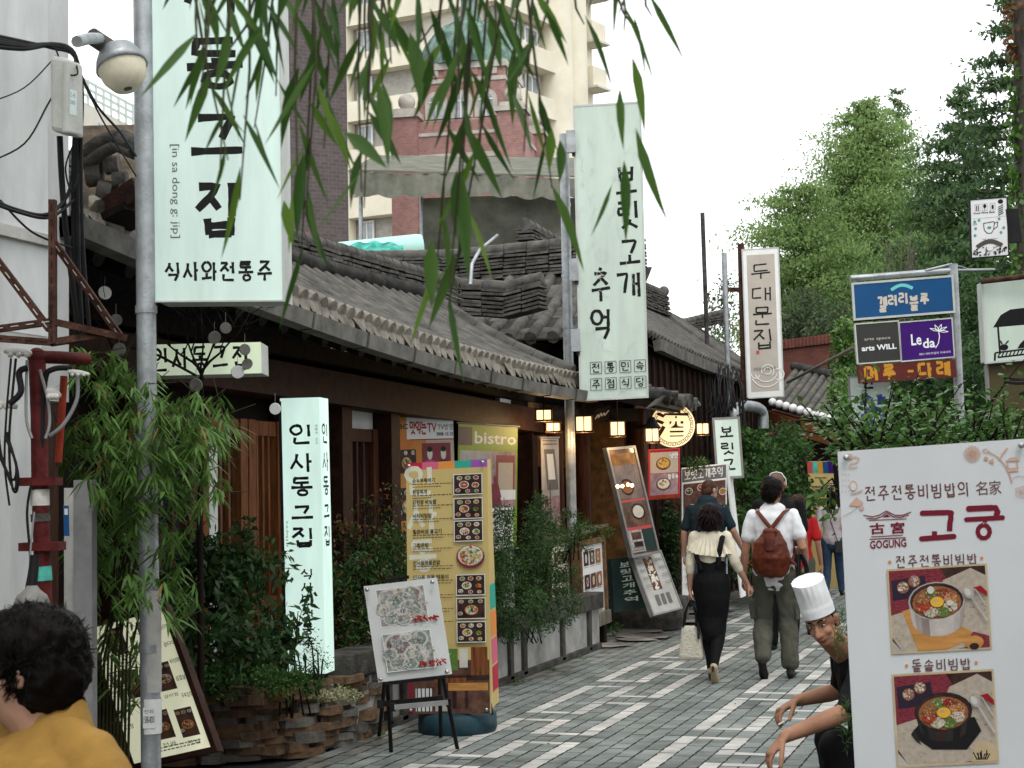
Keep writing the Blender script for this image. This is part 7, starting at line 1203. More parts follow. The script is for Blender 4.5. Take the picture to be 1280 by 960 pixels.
def ell_tube(mb, pts, rad, m, side, n=16):      # closed limb or trunk with rounded ends; rad = (side, depth)
    pts = [V(p) for p in pts]; rad = [r if isinstance(r, tuple) else (r, r) for r in rad]; d0 = (pts[0] - pts[1]).normalized(); d1 = (pts[-1] - pts[-2]).normalized()
    a = [(pts[0] + d0 * min(rad[0]) * math.sin(t), (rad[0][0] * math.cos(t), rad[0][1] * math.cos(t))) for t in (1.45, 1.0, .5)]; c = [(pts[-1] + d1 * min(rad[-1]) * math.sin(t), (rad[-1][0] * math.cos(t), rad[-1][1] * math.cos(t))) for t in (.5, 1.0, 1.45)]
    al = a + list(zip(pts, rad)) + c; mb.tube([p for p, _ in al], [r for _, r in al], m, n, True, True, None, side)
def blob(mb, name, m, parent, vox, wr=0, it=3, seed=0, ws=9):
    me = bpy.data.meshes.new(name); me.from_pydata(mb.v, [], mb.f); o = bpy.data.objects.new(name, me); COL.objects.link(o)
    rm = o.modifiers.new('r', 'REMESH'); rm.mode = 'VOXEL'; rm.voxel_size = vox; s = o.modifiers.new('s', 'SMOOTH'); s.factor = .5; s.iterations = it
    e = bpy.data.meshes.new_from_object(o.evaluated_get(bpy.context.evaluated_depsgraph_get())); bpy.data.objects.remove(o); bpy.data.meshes.remove(me); e.name = name
    if wr:
        k = len(e.vertices); co = np.empty(k * 3); e.vertices.foreach_get('co', co); no = np.empty(k * 3); e.vertices.foreach_get('normal', no); co = co.reshape(-1, 3); no = no.reshape(-1, 3); h = np.array([noise.noise((x * ws + seed, y * ws, z * ws * .55)) + .5 * noise.noise((x * ws * 2.3, y * ws * 2.3 + seed, z * ws * 1.6)) for x, y, z in co]); e.vertices.foreach_set('co', (co + no * (h * wr)[:, None]).ravel())
    e.materials.append(MATS[m]); e.polygons.foreach_set('use_smooth', [True] * len(e.polygons)); e.update(); return link(name, e, parent)
def hand(mb, wrist, d, palm, s, curl=.5, side=1, thumb=1):      # d: towards the fingers, palm: out of the palm, side: towards the thumb
    d = nvec(d); palm = (V(palm) - d * V(palm).dot(d)).normalized(); u = d.cross(palm).normalized() * side; w_ = V(wrist); k = w_ + d * .085 * s
    ell_tube(mb, [w_ - d * .02 * s, w_ + d * .03 * s, k], [(.026 * s, .019 * s), (.036 * s, .016 * s), (.040 * s, .0135 * s)], 0, u, 12)
    for i, (o, L) in enumerate(((.029, .072), (.010, .08), (-.010, .075), (-.029, .06))):
        p = w_ + d * .075 * s + u * o * s; q = [p]; c = 0
        for j, f in enumerate((.45, .32, .26)):
            c += curl * (.75 if j == 0 else 1.0) * (1 + .12 * i); q.append(q[-1] + (d * math.cos(c) + palm * math.sin(c)) * L * f * s + u * o * .06 * s)
        ell_tube(mb, q, [.0092 * s, .0088 * s, .0080 * s, .0068 * s], 0, u, 8)
    q = [w_ + d * .025 * s + u * .026 * s]; 
    for j, (L, ang) in enumerate(((.042, .8), (.032, .55), (.026, .35))): q.append(q[-1] + (d * math.cos(ang) + u * math.sin(ang) * .8 + palm * (.35 + .3 * curl * j)).normalized() * L * s)
    ell_tube(mb, q, [.0125 * s, .0105 * s, .0095 * s, .008 * s], 0, u, 8)
def head(mb, c, f, up, s=1.0, face=True):        # c: middle of the head
    f = nvec(f); up = nvec(V(up) - f * V(up).dot(f)); x = f.cross(up); rot = Matrix((x, f, up)).transposed(); T = lambda a, b, h: V(c) + (x * a + f * b + up * h) * s
    mb.sphere(T(0, -.012, .035), (.076 * s, .094 * s, .083 * s), 0, 18, 12, rot); mb.sphere(T(0, .018, -.035), (.060 * s, .070 * s, .078 * s), 0, 16, 10, rot); mb.sphere(T(0, .046, -.085), (.033 * s, .036 * s, .028 * s), 0, 12, 8, rot)
    for k in (-1, 1):
        mb.sphere(T(.036 * k, .054, -.028), (.024 * s, .024 * s, .022 * s), 0, 10, 8, rot); ell_tube(mb, [T(.076 * k, -.012, -.03), T(.083 * k, -.02, .0), T(.083 * k, -.022, .022)], [(.008 * s, .012 * s), (.009 * s, .018 * s), (.008 * s, .015 * s)], 0, x, 8)
    if face:
        ell_tube(mb, [T(0, .082, .018), T(0, .096, -.012), T(0, .106, -.034)], [.009 * s, .011 * s, .015 * s], 0, x, 10); mb.sphere(T(-.013, .093, -.036), .0095 * s, 0, 8, 6); mb.sphere(T(.013, .093, -.036), .0095 * s, 0, 8, 6)
        ell_tube(mb, [T(-.046, .070, .034), T(0, .084, .032), T(.046, .070, .034)], [.010 * s, .011 * s, .010 * s], 0, up, 8)
        for dz in (-.058, -.067): ell_tube(mb, [T(-.021, .079, dz), T(0, .090, dz), T(.021, .079, dz)], [.005 * s, .007 * s, .005 * s], 0, up, 8)
    return T, rot
def face_parts(T, rot, s, parent, hair='hair_black'):
    m = MB()
    for k in (-1, 1): m.sphere(T(.031 * k, .072, .012), (.0135 * s, .009 * s, .0052 * s), 'eye_white', 10, 8, rot)
    for k in (-1, 1): m.sphere(T(.031 * k, .0795, .012), (.0062 * s, .004 * s, .0050 * s), 'ink', 8, 6, rot)
    for k in (-1, 1): ell_tube(m, [T(.046 * k, .072, .0165), T(.031 * k, .083, .0205), T(.016 * k, .079, .0165)], [.0012 * s] * 3, 'ink', rot @ V((1, 0, 0)), 6)
    m.build('eyes', parent); m = MB()
    for k in (-1, 1): ell_tube(m, [T(.014 * k, .090, .034), T(.033 * k, .085, .041), T(.052 * k, .068, .034)], [.0035 * s, .0046 * s, .0028 * s], hair, rot @ V((1, 0, 0)), 6)
    m.build('eyebrows', parent); m = MB(); ell_tube(m, [T(-.021, .0835, -.0625), T(0, .0955, -.0635), T(.021, .0835, -.0625)], [(.0052 * s, .006 * s)] * 3, 'lip', rot @ V((0, 0, 1)), 8); m.build('lips', parent)
def strands(name, pts, nrm, down, L, wd, mat, parent, seed, curl=.3, seg=4):      # locks of hair as thin ribbons
    r = random.Random(seed); m = MB()
    for p, n in zip(pts, nrm):
        p = V(p); n = V(n); d = (n * .5 + V(down) + V((r.gauss(0, curl), r.gauss(0, curl), r.gauss(0, curl)))).normalized(); s = n.cross(d).normalized(); q = [p]; 
        for k in range(seg): d = (d + V((r.gauss(0, curl), r.gauss(0, curl), r.gauss(0, curl))) * .6 - n * .1).normalized(); q.append(q[-1] + d * L * r.uniform(.7, 1.2) / seg)
        vs = []
        for i, a in enumerate(q): w_ = wd * (1 - .75 * i / seg); vs += [a - s * w_, a + n * w_ * .5, a + s * w_]
        m.add(vs, [(3 * i + j, 3 * i + j + 1, 3 * i + j + 4, 3 * i + j + 3) for i in range(seg) for j in range(2)], mat, True)
    return m.build(name, parent)
def scalp(T, rot, s, n, seed, keep):      # points over the skull, in head coordinates, filtered
    r = random.Random(seed); P_, N_ = [], []
    while len(P_) < n:
        d = V((r.gauss(0, 1), r.gauss(0, 1), r.gauss(0, 1))).normalized()
        if not keep(d): continue
        P_.append(T(d.x * .083, d.y * .1 - .014, d.z * .095 + .03)); N_.append(rot @ d)
    return P_, N_
class Fig:
    """standing or walking figure; local axes: y forward, z up, height 1.70"""
    def __init__(s, label, foot, rz, h, skin='skin'):
        s.k = h / 1.70; s.rz = rz; s.foot = V(foot); s.R = Matrix.Rotation(rz, 3, 'Z'); s.t = thing('person', label, 'person', foot, 'people walking up the lane'); s.skin = skin
        s.J = dict(hipL=(-.09, 0, .90), hipR=(.09, 0, .90), kneeL=(-.10, .02, .48), kneeR=(.10, .02, .48), ankL=(-.10, -.02, .08), ankR=(.10, -.02, .08), shL=(-.175, 0, 1.40), shR=(.175, 0, 1.40), elL=(-.23, -.02, 1.12), elR=(.23, -.02, 1.12), wrL=(-.25, .05, .87), wrR=(.25, .05, .87), head=(0, .02, 1.585), hf=(0, 1, -.05), toeL=(0, 1, 0), toeR=(0, 1, 0)); s.w = 1.0; s.fat = 1.0
    def L(s, p): return s.foot + s.R @ (V(p) * s.k)
    def D(s, d): return s.R @ V(d)
    def j(s, n): return s.L(s.J[n])
    def torso(s, mb, e=0, z0=.86, z1=1.46, chest=1.0):
        prof = [(.86, .155, .105), (.95, .165, .115), (1.06, .135, .10), (1.18, .145, .105), (1.30, .165, .112), (1.385, .17, .095), (1.43, .11, .07), (1.47, .06, .055)]
        zs = [p[0] for p in prof]; pts = []; rad = []
        for i in range(12):
            z = z0 + (z1 - z0) * i / 11; pts.append(s.L((0, s.lean(z), z))); rad.append(((np.interp(z, zs, [p[1] for p in prof]) * s.w + e) * s.k, (np.interp(z, zs, [p[2] for p in prof]) * s.fat + e) * s.k))
        ell_tube(mb, pts, rad, 0, s.D((1, 0, 0)))
    def lean(s, z): return s.J.get('lean', 0) * max(0, z - .9)
    def arm(s, mb, sd, e=0, to=2.0):
        a, b, c = s.j('sh' + sd), s.j('el' + sd), s.j('wr' + sd); k = s.k
        if to >= 2: ell_tube(mb, [a, a.lerp(b, .5), b, b.lerp(c, .35), c], [(.05 + e) * k, (.043 + e) * k, (.036 + e) * k, (.037 + e) * k, (.025 + e) * k], 0, s.D((1, 0, 0)), 12)
        elif to > 1: ell_tube(mb, [a, a.lerp(b, .5), b, b.lerp(c, to - 1)], [(.048 + e) * k, (.043 + e) * k, (.038 + e) * k, (.034 + e) * k], 0, s.D((1, 0, 0)), 12)
        else: ell_tube(mb, [a, a.lerp(b, to)], [(.047 + e * .7) * k, (.052 + e * .7) * k], 0, s.D((1, 0, 0)), 12)
    def leg(s, mb, sd, e=0, thick=1.0, to=1.0):
        a, b, c = s.j('hip' + sd), s.j('knee' + sd), s.j('ank' + sd); k = s.k; c2 = b.lerp(c, to)
        ell_tube(mb, [a, a.lerp(b, .5), b, b.lerp(c2, .4), c2], [(.085 * thick + e) * k, (.072 * thick + e) * k, (.055 * thick + e) * k, (.054 * thick + e) * k, (.036 * thick + e) * k], 0, s.D((1, 0, 0)), 14)
    def shoe(s, sd, m, heel=0, name='shoe'):
        mb = MB(); a = s.j('ank' + sd); d = s.D(s.J['toe' + sd]).normalized(); u = s.D((1, 0, 0)); k = s.k; up = d.cross(u); up = -up if up.z < 0 else up
        ell_tube(mb, [a - d * .045 * k - up * .045 * k, a + d * .03 * k - up * .045 * k, a + d * .12 * k - up * (.053 + heel * .5) * k, a + d * .17 * k - up * (.058 + heel * .6) * k], [(.032 * k, .035 * k), (.036 * k, .036 * k), (.043 * k, .024 * k), (.034 * k, .016 * k)], 0, u, 12); ell_tube(mb, [a, a - up * .04 * k - d * .02 * k], [.036 * k, .038 * k], 0, u, 10)
        o = blob(mb, name, m, s.t, .007); 
        if heel: h = MB(); h.tube([a - d * .055 * k - up * .05 * k, a - d * .05 * k - up * (.075 + heel) * k], [.02 * k, .009 * k], 'shoe_black', 8); h.build('heel', o)
        return o
    def body(s, vox=.0085, curlL=.5, curlR=.5, hl=(0, .15, -1), hr=(0, .15, -1), pl=(1, 0, 0), pr=(-1, 0, 0), face=True):
        mb = MB(); MATS_ = mb.slot(s.skin); s.torso(mb, -.008)
        for sd in 'LR': s.arm(mb, sd); s.leg(mb, sd, -.004); a = s.j('ank' + sd); d = s.D(s.J['toe' + sd]).normalized(); ell_tube(mb, [a, a + d * .05 * s.k - V((0, 0, .035)) * s.k, a + d * .12 * s.k - V((0, 0, .045)) * s.k], [.034 * s.k, .03 * s.k, .022 * s.k], s.skin, s.D((1, 0, 0)), 10)
        hand(mb, s.j('wrL'), s.D(hl), s.D(pl), s.k, curlL, -1 if 0 else 1); hand(mb, s.j('wrR'), s.D(hr), s.D(pr), s.k, curlR, -1)
        hc = s.j('head'); n0 = s.L((0, s.lean(1.42) , 1.42)); ell_tube(mb, [n0, hc - V((0, 0, .05 * s.k)) - s.D(s.J['hf']) * .02 * s.k], [(.058 * s.k, .06 * s.k), (.052 * s.k, .056 * s.k)], 0, s.D((1, 0, 0)), 12)
        s.T, s.rot = head(mb, hc, s.D(s.J['hf']), (0, 0, 1), s.k, face); mb2 = mb; o = blob(mb2, 'body', s.skin, s.t, vox, 0, 2); 
        if face: face_parts(s.T, s.rot, s.k, s.t)
        return o
    def cloth(s, name, fn, m, wr=.006, vox=.009, seed=0, ws=9):
        mb = MB(); fn(mb); return blob(mb, name, m, s.t, vox, wr, 3, seed, ws)
# the builder calls above use material slot 0; make those names resolve
_old = MB.slot
def _slot(s, m): return 0 if m == 0 and s.ms else _old(s, SKIN if m == 0 else m)
MB.slot = _slot
ST_ = math.atan2(0, 1)   # walkers face up the lane (+Y)
# --- woman in black pinafore with white bag
f = Fig('person walking away in a black pinafore and cream off shoulder top, carrying a pale bag', G(893, 852), .06, 1.56, 'skin'); J = f.J; f.w = .88
J.update(kneeL=(-.05, .05, .49), ankL=(-.03, .02, .12), kneeR=(.055, .04, .50), ankR=(.03, -.20, .17), toeR=(0, .7, -.75), toeL=(0, 1, -.35), shL=(-.155, 0, 1.39), shR=(.155, 0, 1.39), elL=(-.20, -.03, 1.12), wrL=(-.215, .02, .88), elR=(.235, -.02, 1.14), wrR=(.335, .08, .93), head=(.0, .03, 1.575)); f.body(curlL=1.1, hr=(.5, .2, -.8), curlR=.7)
f.cloth('top', lambda mb: (f.torso(mb, .006, 1.0, 1.36), f.arm(mb, 'L', .010, 1.25), f.arm(mb, 'R', .012, 1.3)), 'cloth_cream', .004, seed=1)
def ruff(u, v):     # pleated cape collar, low on the right shoulder
    a = -math.pi * .02 + 2 * math.pi * u; dr = .012 * math.sin(u * 2 * math.pi * 26) * (.3 + .7 * v); z = 1.40 - .055 * max(0, math.cos(a)) - (.10 + .085 * max(0, -math.sin(a)) * (1 if math.cos(a) < .7 else .6)) * v; r_ = .115 + .085 * v; return f.L((math.cos(a) * (r_ * 1.12 + dr), math.sin(a) * (r_ * .78 + dr), z))
m = MB(); m.grid(ruff, 260, 8, 'cloth_cream'); m.build('ruffle', f.t)
def pin(mb):
    f.torso(mb, .016, .84, 1.12); [f.leg(mb, sd, .012, 1.02, .75) for sd in 'LR']; ell_tube(mb, [f.L((0, 0, .96)), f.L((0, .0, .80)), f.L((0, .02, .62)), f.L((.0, .0, .48))], [(.185 * f.k, .14 * f.k), (.175 * f.k, .135 * f.k), (.145 * f.k, .12 * f.k), (.115 * f.k, .12 * f.k)], 0, f.D((1, 0, 0)))
f.cloth('pinafore', pin, 'cloth_black', .006, seed=2); f.cloth('leggings', lambda mb: [f.leg(mb, sd, .004) for sd in 'LR'], 'cloth_black', 0)
m = MB(); m.tube([f.L((.08, -.118, 1.10)), f.L((.10, -.13, 1.25)), f.L((.125, -.10, 1.37)), f.L((.125, .0, 1.425)), f.L((.11, .1, 1.36)), f.L((.08, .12, 1.1))], [(.024, .006)] * 6, 'cloth_black', 8, True, True, None, f.D((1, 0, 0))); m.tube([f.L((-.08, -.115, 1.08)), f.L((-.125, -.11, 1.2)), f.L((-.14, -.06, 1.3))], [(.02, .006)] * 3, 'cloth_black', 8, True, True, None, f.D((1, 0, 0))); m.build('strap', f.t)
f.shoe('L', 'shoe_beige', .03); f.shoe('R', 'shoe_beige', .03); mb = MB(); T, rot = f.T, f.rot
for c, r_ in (((0, -.02, .045), (.098, .118, .098)), ((0, -.065, -.02), (.100, .08, .10)), ((.0, -.06, -.075), (.092, .065, .075)), ((-.06, -.02, -.06), (.04, .07, .085)), ((.06, -.02, -.06), (.04, .07, .085))): mb.sphere(T(*c), tuple(x * f.k for x in r_), 'hair_dark', 16, 10, rot)
hr = blob(mb, 'hair', 'hair_dark', f.t, .008, .008, 2, 5, 22); pts, nr = scalp(T, rot, f.k, 520, 4, lambda d: d.y < .5 and d.z > -.75); strands('hair_locks', [V(p) + V(n) * .012 for p, n in zip(pts, nr)], nr, (0, 0, -1.2), .11, .006, 'hair_dark', hr, 3, .25)
wl = f.j('wrL') + V((0, 0, -.09)); t = thing('handbag', 'pale quilted tote bag hanging from the hand of the person in the black pinafore', 'bag', wl - V((0, 0, .55))); mb = MB(); c = wl - V((0.0, 0, .36))
m = MB(); q = [c + V((sx * (.115 - .03 * (z > 0)), sy * (.06 - .03 * (z > 0)), z)) for z in (-.17, .13) for sx, sy in ((-1, -1), (1, -1), (1, 1), (-1, 1))]; m.add(q, [(0, 3, 2, 1), (4, 5, 6, 7), (0, 1, 5, 4), (1, 2, 6, 5), (2, 3, 7, 6), (3, 0, 4, 7)], 'bag_white'); m.build('body', t, .03)
for sy in (-.025, .025): m = MB(); m.tube([c + V((-.065, sy, .12)), c + V((-.05, sy, .24)), wl + V((0, sy * .3, .005)), c + V((.05, sy, .24)), c + V((.065, sy, .12))], .009, 'black', 7); m.build('handle', t)
m = MB(); m.tube([c + V((.05, -.04, .13)), c + V((.075, -.05, .16)), c + V((.08, -.07, 0.02))], [.012, .016, .01], 'black', 7); m.build('scarf', t)
# --- man in white T-shirt with leather backpack
f = Fig('person walking away in a white T-shirt and khaki trousers, wearing a brown backpack', G(972, 848), .05, 1.76, 'skin_tan'); J = f.J; f.w = 1.06
J.update(kneeL=(-.12, .06, .49), ankL=(-.105, -.16, .16), toeL=(0, .75, -.65), kneeR=(.10, .04, .48), ankR=(.115, .0, .085), elL=(-.245, .0, 1.10), wrL=(-.27, .04, .87), elR=(.255, -.06, 1.12), wrR=(.20, .17, 1.10), hf=(.25, 1, -.05)); f.body(hr=(-.2, 1, .1), pr=(-.3, 0, -1), curlR=.8, hl=(-.15, .2, -1), curlL=.6)
f.cloth('t_shirt', lambda mb: (f.torso(mb, .018, .86, 1.44), f.arm(mb, 'L', .014, .62), f.arm(mb, 'R', .014, .62)), 'cloth_white', .012, seed=4)
def tr(mb):
    f.torso(mb, .010, .84, 1.0)
    for sd in 'LR':
        a, b, c = f.j('hip' + sd), f.j('knee' + sd), f.j('ank' + sd); k = f.k; ell_tube(mb, [a, a.lerp(b, .5), b, b.lerp(c, .5), b.lerp(c, .86)], [.10 * k, .09 * k, .08 * k, .078 * k, .076 * k], 0, f.D((1, 0, 0))); mb.box(a.lerp(b, .75) + f.D((-.09 if sd == 'L' else .09, -.01, 0)) * k, (.03, .14, .17), 0, f.rz)
f.cloth('trousers', tr, 'cloth_khaki', .016, seed=6, ws=11); f.shoe('L', 'shoe_black'); f.shoe('R', 'shoe_black'); mb = MB(); T, rot = f.T, f.rot
for c, r_ in (((0, -.02, .05), (.088, .108, .092)), ((0, -.07, .0), (.082, .06, .085)), ((0, .03, .095), (.075, .07, .05)), ((-.02, -.02, .11), (.06, .06, .05))): mb.sphere(T(*c), tuple(x * f.k for x in r_), 'hair_black', 16, 10, rot)
hr = blob(mb, 'hair', 'hair_black', f.t, .008, .006, 2, 7, 28); pts, nr = scalp(T, rot, f.k, 420, 6, lambda d: d.y < .55 and d.z > -.35); strands('hair_locks', [V(p) + V(n) * .004 for p, n in zip(pts, nr)], nr, (.1, -.3, -.9), .04, .005, 'hair_black', hr, 4, .3)
t = thing('backpack', 'brown leather backpack on the person in the white T-shirt', 'backpack', f.L((0, -.22, .95))); mb = MB(); k = f.k
ell_tube(mb, [f.L((0, -.215, .955)), f.L((0, -.225, 1.04)), f.L((0, -.205, 1.16)), f.L((0, -.175, 1.25))], [(.165, .09), (.175, .105), (.15, .09), (.085, .05)], 0, f.D((1, 0, 0))); blob(mb, 'body', 'leather', t, .009, .010, 3, 3, 14)
mb = MB(); ell_tube(mb, [f.L((0, -.268, 1.27)), f.L((0, -.295, 1.20)), f.L((0, -.318, 1.11))], [(.05, .015), (.052, .014), (.045, .012)], 0, f.D((1, 0, 0))); ell_tube(mb, [f.L((0, -.22, 1.28)), f.L((0, -.27, 1.27))], [(.07, .02), (.06, .02)], 0, f.D((1, 0, 0))); blob(mb, 'flap', 'leather', t, .007)
m = MB()
for sx in (-1, 1): m.tube([f.L((0, -.15, 1.29)), f.L((sx * .055, -.138, 1.36)), f.L((sx * .115, -.115, 1.435)), f.L((sx * .13, .02, 1.455)), f.L((sx * .13, .13, 1.33)), f.L((sx * .16, .08, 1.1)), f.L((sx * .165, -.12, .99))], [(.019, .006)] * 7, 'leather', 8, True, True, None, f.D((1, 0, 0)))
m.build('strap', t); m = MB(); m.sphere(f.L((0, -.16, 1.285)), .02, 'leather'); m.tube([f.L((.15, -.23, 1.03)), f.L((.2, -.23, .99)), f.L((.21, -.23, .97))], [.014, .012, .008], 'leather', 7); m.tube([f.L((-.15, -.23, 1.03)), f.L((-.2, -.23, .98))], [.014, .01], 'leather', 7); m.build('buckle_tab', t)
m = MB(); a0, a1 = f.L((.25, -.10, 1.075)), f.L((.21, .14, 1.05)); m.grid(lambda u, v: a0.lerp(a1, u) + f.D((.03 * math.sin(v * 4) + .05 * v + .012 * math.sin(u * 14), -.02 * v, -.42 * v)) + f.D((.012 * math.sin(u * 9 + v * 6), 0, 0)), 16, 12, 'cloth_grey'); m.grid(lambda u, v: a0.lerp(a1, u) + f.D((-.02 + .0 * v, 0, .02 * math.sin(u * 6) - .30 * v)), 12, 8, 'cloth_grey'); tag(m.build('jacket'), 'dark grey jacket draped over the bent arm of the person with the backpack', 'jacket')
# --- man in dark teal polo
q = P(884, 640, 18.7); f = Fig('person in a dark teal polo shirt, head bent, by the standing board', (q.x, q.y, 0), -.05, 1.80, 'skin_pale'); J = f.J; f.w = 1.22; f.fat = 1.2; J.update(shL=(-.19, 0, 1.385), shR=(.19, 0, 1.385), elL=(-.265, -.02, 1.12), wrL=(-.285, .04, .88), elR=(.29, .0, 1.14), wrR=(.36, .12, .93), head=(.02, .07, 1.575), hf=(.5, 1, -.35)); f.body()
f.cloth('polo_shirt', lambda mb: (f.torso(mb, .02, .84, 1.45), f.arm(mb, 'L', .006, .75), f.arm(mb, 'R', .006, .75)), 'cloth_teal', .008, seed=9); f.cloth('trousers', lambda mb: (f.torso(mb, .012, .82, .98), [f.leg(mb, sd, .02, 1.15) for sd in 'LR']), 'cloth_jeans', .006, seed=3); f.shoe('L', 'shoe_black'); f.shoe('R', 'shoe_black'); m = MB(); m.tube([f.j('wrL') + V((0, 0, .0)), f.j('wrL') + V((0, 0, .03))], .034, 'cable_grey', 10); m.build('wristwatch', f.t)
mb = MB(); T, rot = f.T, f.rot; mb.sphere(T(0, -.022, .045), tuple(x * f.k for x in (.080, .098, .085)), 'hair_brown', 16, 10, rot); mb.sphere(T(0, -.055, -.005), tuple(x * f.k for x in (.074, .055, .075)), 'hair_brown', 16, 10, rot); blob(mb, 'hair', 'hair_brown', f.t, .008, .003, 2, 7, 40)
# --- bald man in black
q = P(973, 640, 16.9); f = Fig('person with a shaved head in a black shirt, ahead of the backpack wearer', (q.x, q.y, 0), 0, 1.84, 'skin_tan'); f.w = 1.2; f.fat = 1.1; f.J.update(shL=(-.2, 0, 1.40), shR=(.2, 0, 1.40), head=(-.01, .03, 1.59)); f.body()
f.cloth('shirt', lambda mb: (f.torso(mb, .018, .84, 1.46), f.arm(mb, 'L', .016, .8), f.arm(mb, 'R', .016, .8)), 'cloth_black', .006, seed=9); f.cloth('trousers', lambda mb: (f.torso(mb, .012, .82, .98), [f.leg(mb, sd, .02, 1.1) for sd in 'LR']), 'cloth_black', .005); f.shoe('L', 'shoe_black'); f.shoe('R', 'shoe_black'); mb = MB(); T, rot = f.T, f.rot; mb.sphere(T(0, -.02, .038), tuple(x * f.k for x in (.0775, .0955, .083)), 'stubble', 18, 12, rot); blob(mb, 'hair', 'stubble', f.t, .008)
m = MB(); m.tube([T(-.088, .0, .0), T(-.09, -.02, .06), T(-.05, -.03, .118), T(0, -.03, .13), T(.05, -.03, .118), T(.09, -.02, .06), T(.088, .0, .0)], .006, 'white', 7); m.build('headband', f.t)
# --- curly haired person in red
q = P(999, 660, 18.6); f = Fig('person with curly brown hair in a red top, mostly hidden by the backpack wearer', (q.x, q.y, 0), 0, 1.58, 'skin_tan'); f.w = .95; f.body(); f.cloth('red_top', lambda mb: (f.torso(mb, .014, .84, 1.45), f.arm(mb, 'L', .012, .7), f.arm(mb, 'R', .012, .7)), 'cloth_red', .006, seed=9); f.cloth('trousers', lambda mb: (f.torso(mb, .01, .82, .98), [f.leg(mb, sd, .012) for sd in 'LR']), 'cloth_khaki', .005); f.shoe('L', 'shoe_black'); f.shoe('R', 'shoe_black')
mb = MB(); T, rot = f.T, f.rot
for c, r_ in (((0, -.03, .05), (.105, .12, .10)), ((0, -.07, -.03), (.11, .08, .11)), ((0, -.06, -.09), (.10, .06, .06))): mb.sphere(T(*c), tuple(x * f.k for x in r_), 'hair_brown', 16, 10, rot)
blob(mb, 'hair', 'hair_brown', f.t, .008, .022, 1, 5, 45)
# --- girl in jeans
f = Fig('person in pale pink blouse and blue jeans with long black hair, farthest up the lane', G(1043, 745), .02, 1.62, 'skin'); f.w = .9; f.J.update(kneeR=(.09, .05, .49), ankR=(.11, .1, .09), kneeL=(-.10, .0, .48), ankL=(-.11, -.10, .1), elR=(.22, -.02, 1.13), wrR=(.235, .03, .88), head=(.01, .03, 1.58)); f.body()
f.cloth('blouse', lambda mb: (f.torso(mb, .022, .90, 1.45), f.arm(mb, 'L', .014, 1.9), f.arm(mb, 'R', .014, 1.9)), 'cloth_blouse', .008, seed=9); f.cloth('jeans', lambda mb: (f.torso(mb, .01, .82, .99), [f.leg(mb, sd, .008, 1.06) for sd in 'LR']), 'cloth_jeans', .005, seed=5); f.shoe('L', 'shoe_black'); f.shoe('R', 'shoe_black')
mb = MB(); T, rot = f.T, f.rot
for c, r_ in (((0, -.02, .045), (.09, .11, .09)), ((0, -.07, -.04), (.088, .055, .12)), ((-.01, -.085, -.14), (.075, .04, .12)), ((-.02, -.09, -.22), (.045, .03, .09))): mb.sphere(T(*c), tuple(x * f.k for x in r_), 'hair_black', 16, 10, rot)
blob(mb, 'hair', 'hair_black', f.t, .009, .006, 2, 5, 30); t = thing('shoulder_bag', 'small dark shoulder bag at the hip of the person in jeans', 'bag', f.L((.13, -.16, .72))); m = MB(); m.box(f.L((.13, -.17, .80)), (.15, .06, .19), 'cloth_grey', f.rz + .2); m.build('body', t, .02); m = MB(); m.tube([f.L((.10, -.16, .88)), f.L((.0, -.13, 1.2)), f.L((-.1, -.04, 1.45)), f.L((-.06, .12, 1.25)), f.L((.14, .1, .95)), f.L((.18, -.1, .86))], .006, 'black', 6); m.build('strap', t)

# --- crouching cook with paper hat, beside the banner
tc_ = thing('person', 'cook in a tall white paper hat and black shirt, crouching beside the white banner', 'person', V((P(1080, 900, 7.2).x, P(1080, 900, 7.2).y, 0)))
d0 = 7.25; mb = MB(); mb.slot('skin_tan'); s = 1.02; side = cFh
hip = P(1098, 955, d0); hip.z = .32; chest = P(1077, 850, d0); neck = P(1056, 812, d0); hc = P(1028, 779, 7.12)
def seg(pts, rad, sv=None, n=14): ell_tube(mb, pts, rad, 0, sv or cFh, n)
spine = [hip, P(1098, 905, d0), P(1086, 862, d0), P(1072, 832, d0), P(1060, 818, d0)]; seg(spine, [(.17, .13), (.16, .12), (.17, .125), (.165, .10), (.08, .07)])
seg([P(1058, 818, 7.22), hc + V((0, 0, -.06)) + cRh * .03], [(.058, .058), (.055, .057)])
fdir = (-cRh * .50 - cFh * .86 + V((0, 0, -.30))); up_ = V((0, 0, 1)) - cRh * .26; T, rot = head(mb, hc, fdir, up_, .85)
kneeN, kneeF = P(1046, 935, 7.0), P(1040, 925, 7.5); ankN = P(1070, 1058, 7.02); ankF = P(1062, 1052, 7.5); ankN.z = ankF.z = .1
for sh, el, wr, kn, an, o in ((P(1078, 846, 7.02), P(1062, 888, 6.86), P(981, 921, 6.80), kneeN, ankN, -.1), (P(1060, 836, 7.45), P(1056, 862, 7.50), P(996, 876, 7.42), kneeF, ankF, .1)):
    seg([sh, sh.lerp(el, .5), el, el.lerp(wr, .35), wr], [.05, .045, .040, .040, .027]); h_ = hip + cFh * o; seg([h_, h_.lerp(kn, .5), kn], [.095, .08, .06]); seg([kn, kn.lerp(an, .4), an], [.058, .055, .038]); seg([an + V((0, 0, -.04)), an - cRh * .12 + V((0, 0, -.055)), an - cRh * .18 + V((0, 0, -.06))], [.036, .032, .022])
hand(mb, P(981, 921, 6.80), P(958, 938, 6.78) - P(981, 921, 6.80) + V((0, 0, -.03)), -cRh * .1 + cRh * .9 - V((0, 0, .9)), 1.14, .42, 1); hand(mb, P(996, 876, 7.42), P(970, 891, 7.38) - P(996, 876, 7.42), cRh * .9 - V((0, 0, .9)), 1.14, .5, 1)
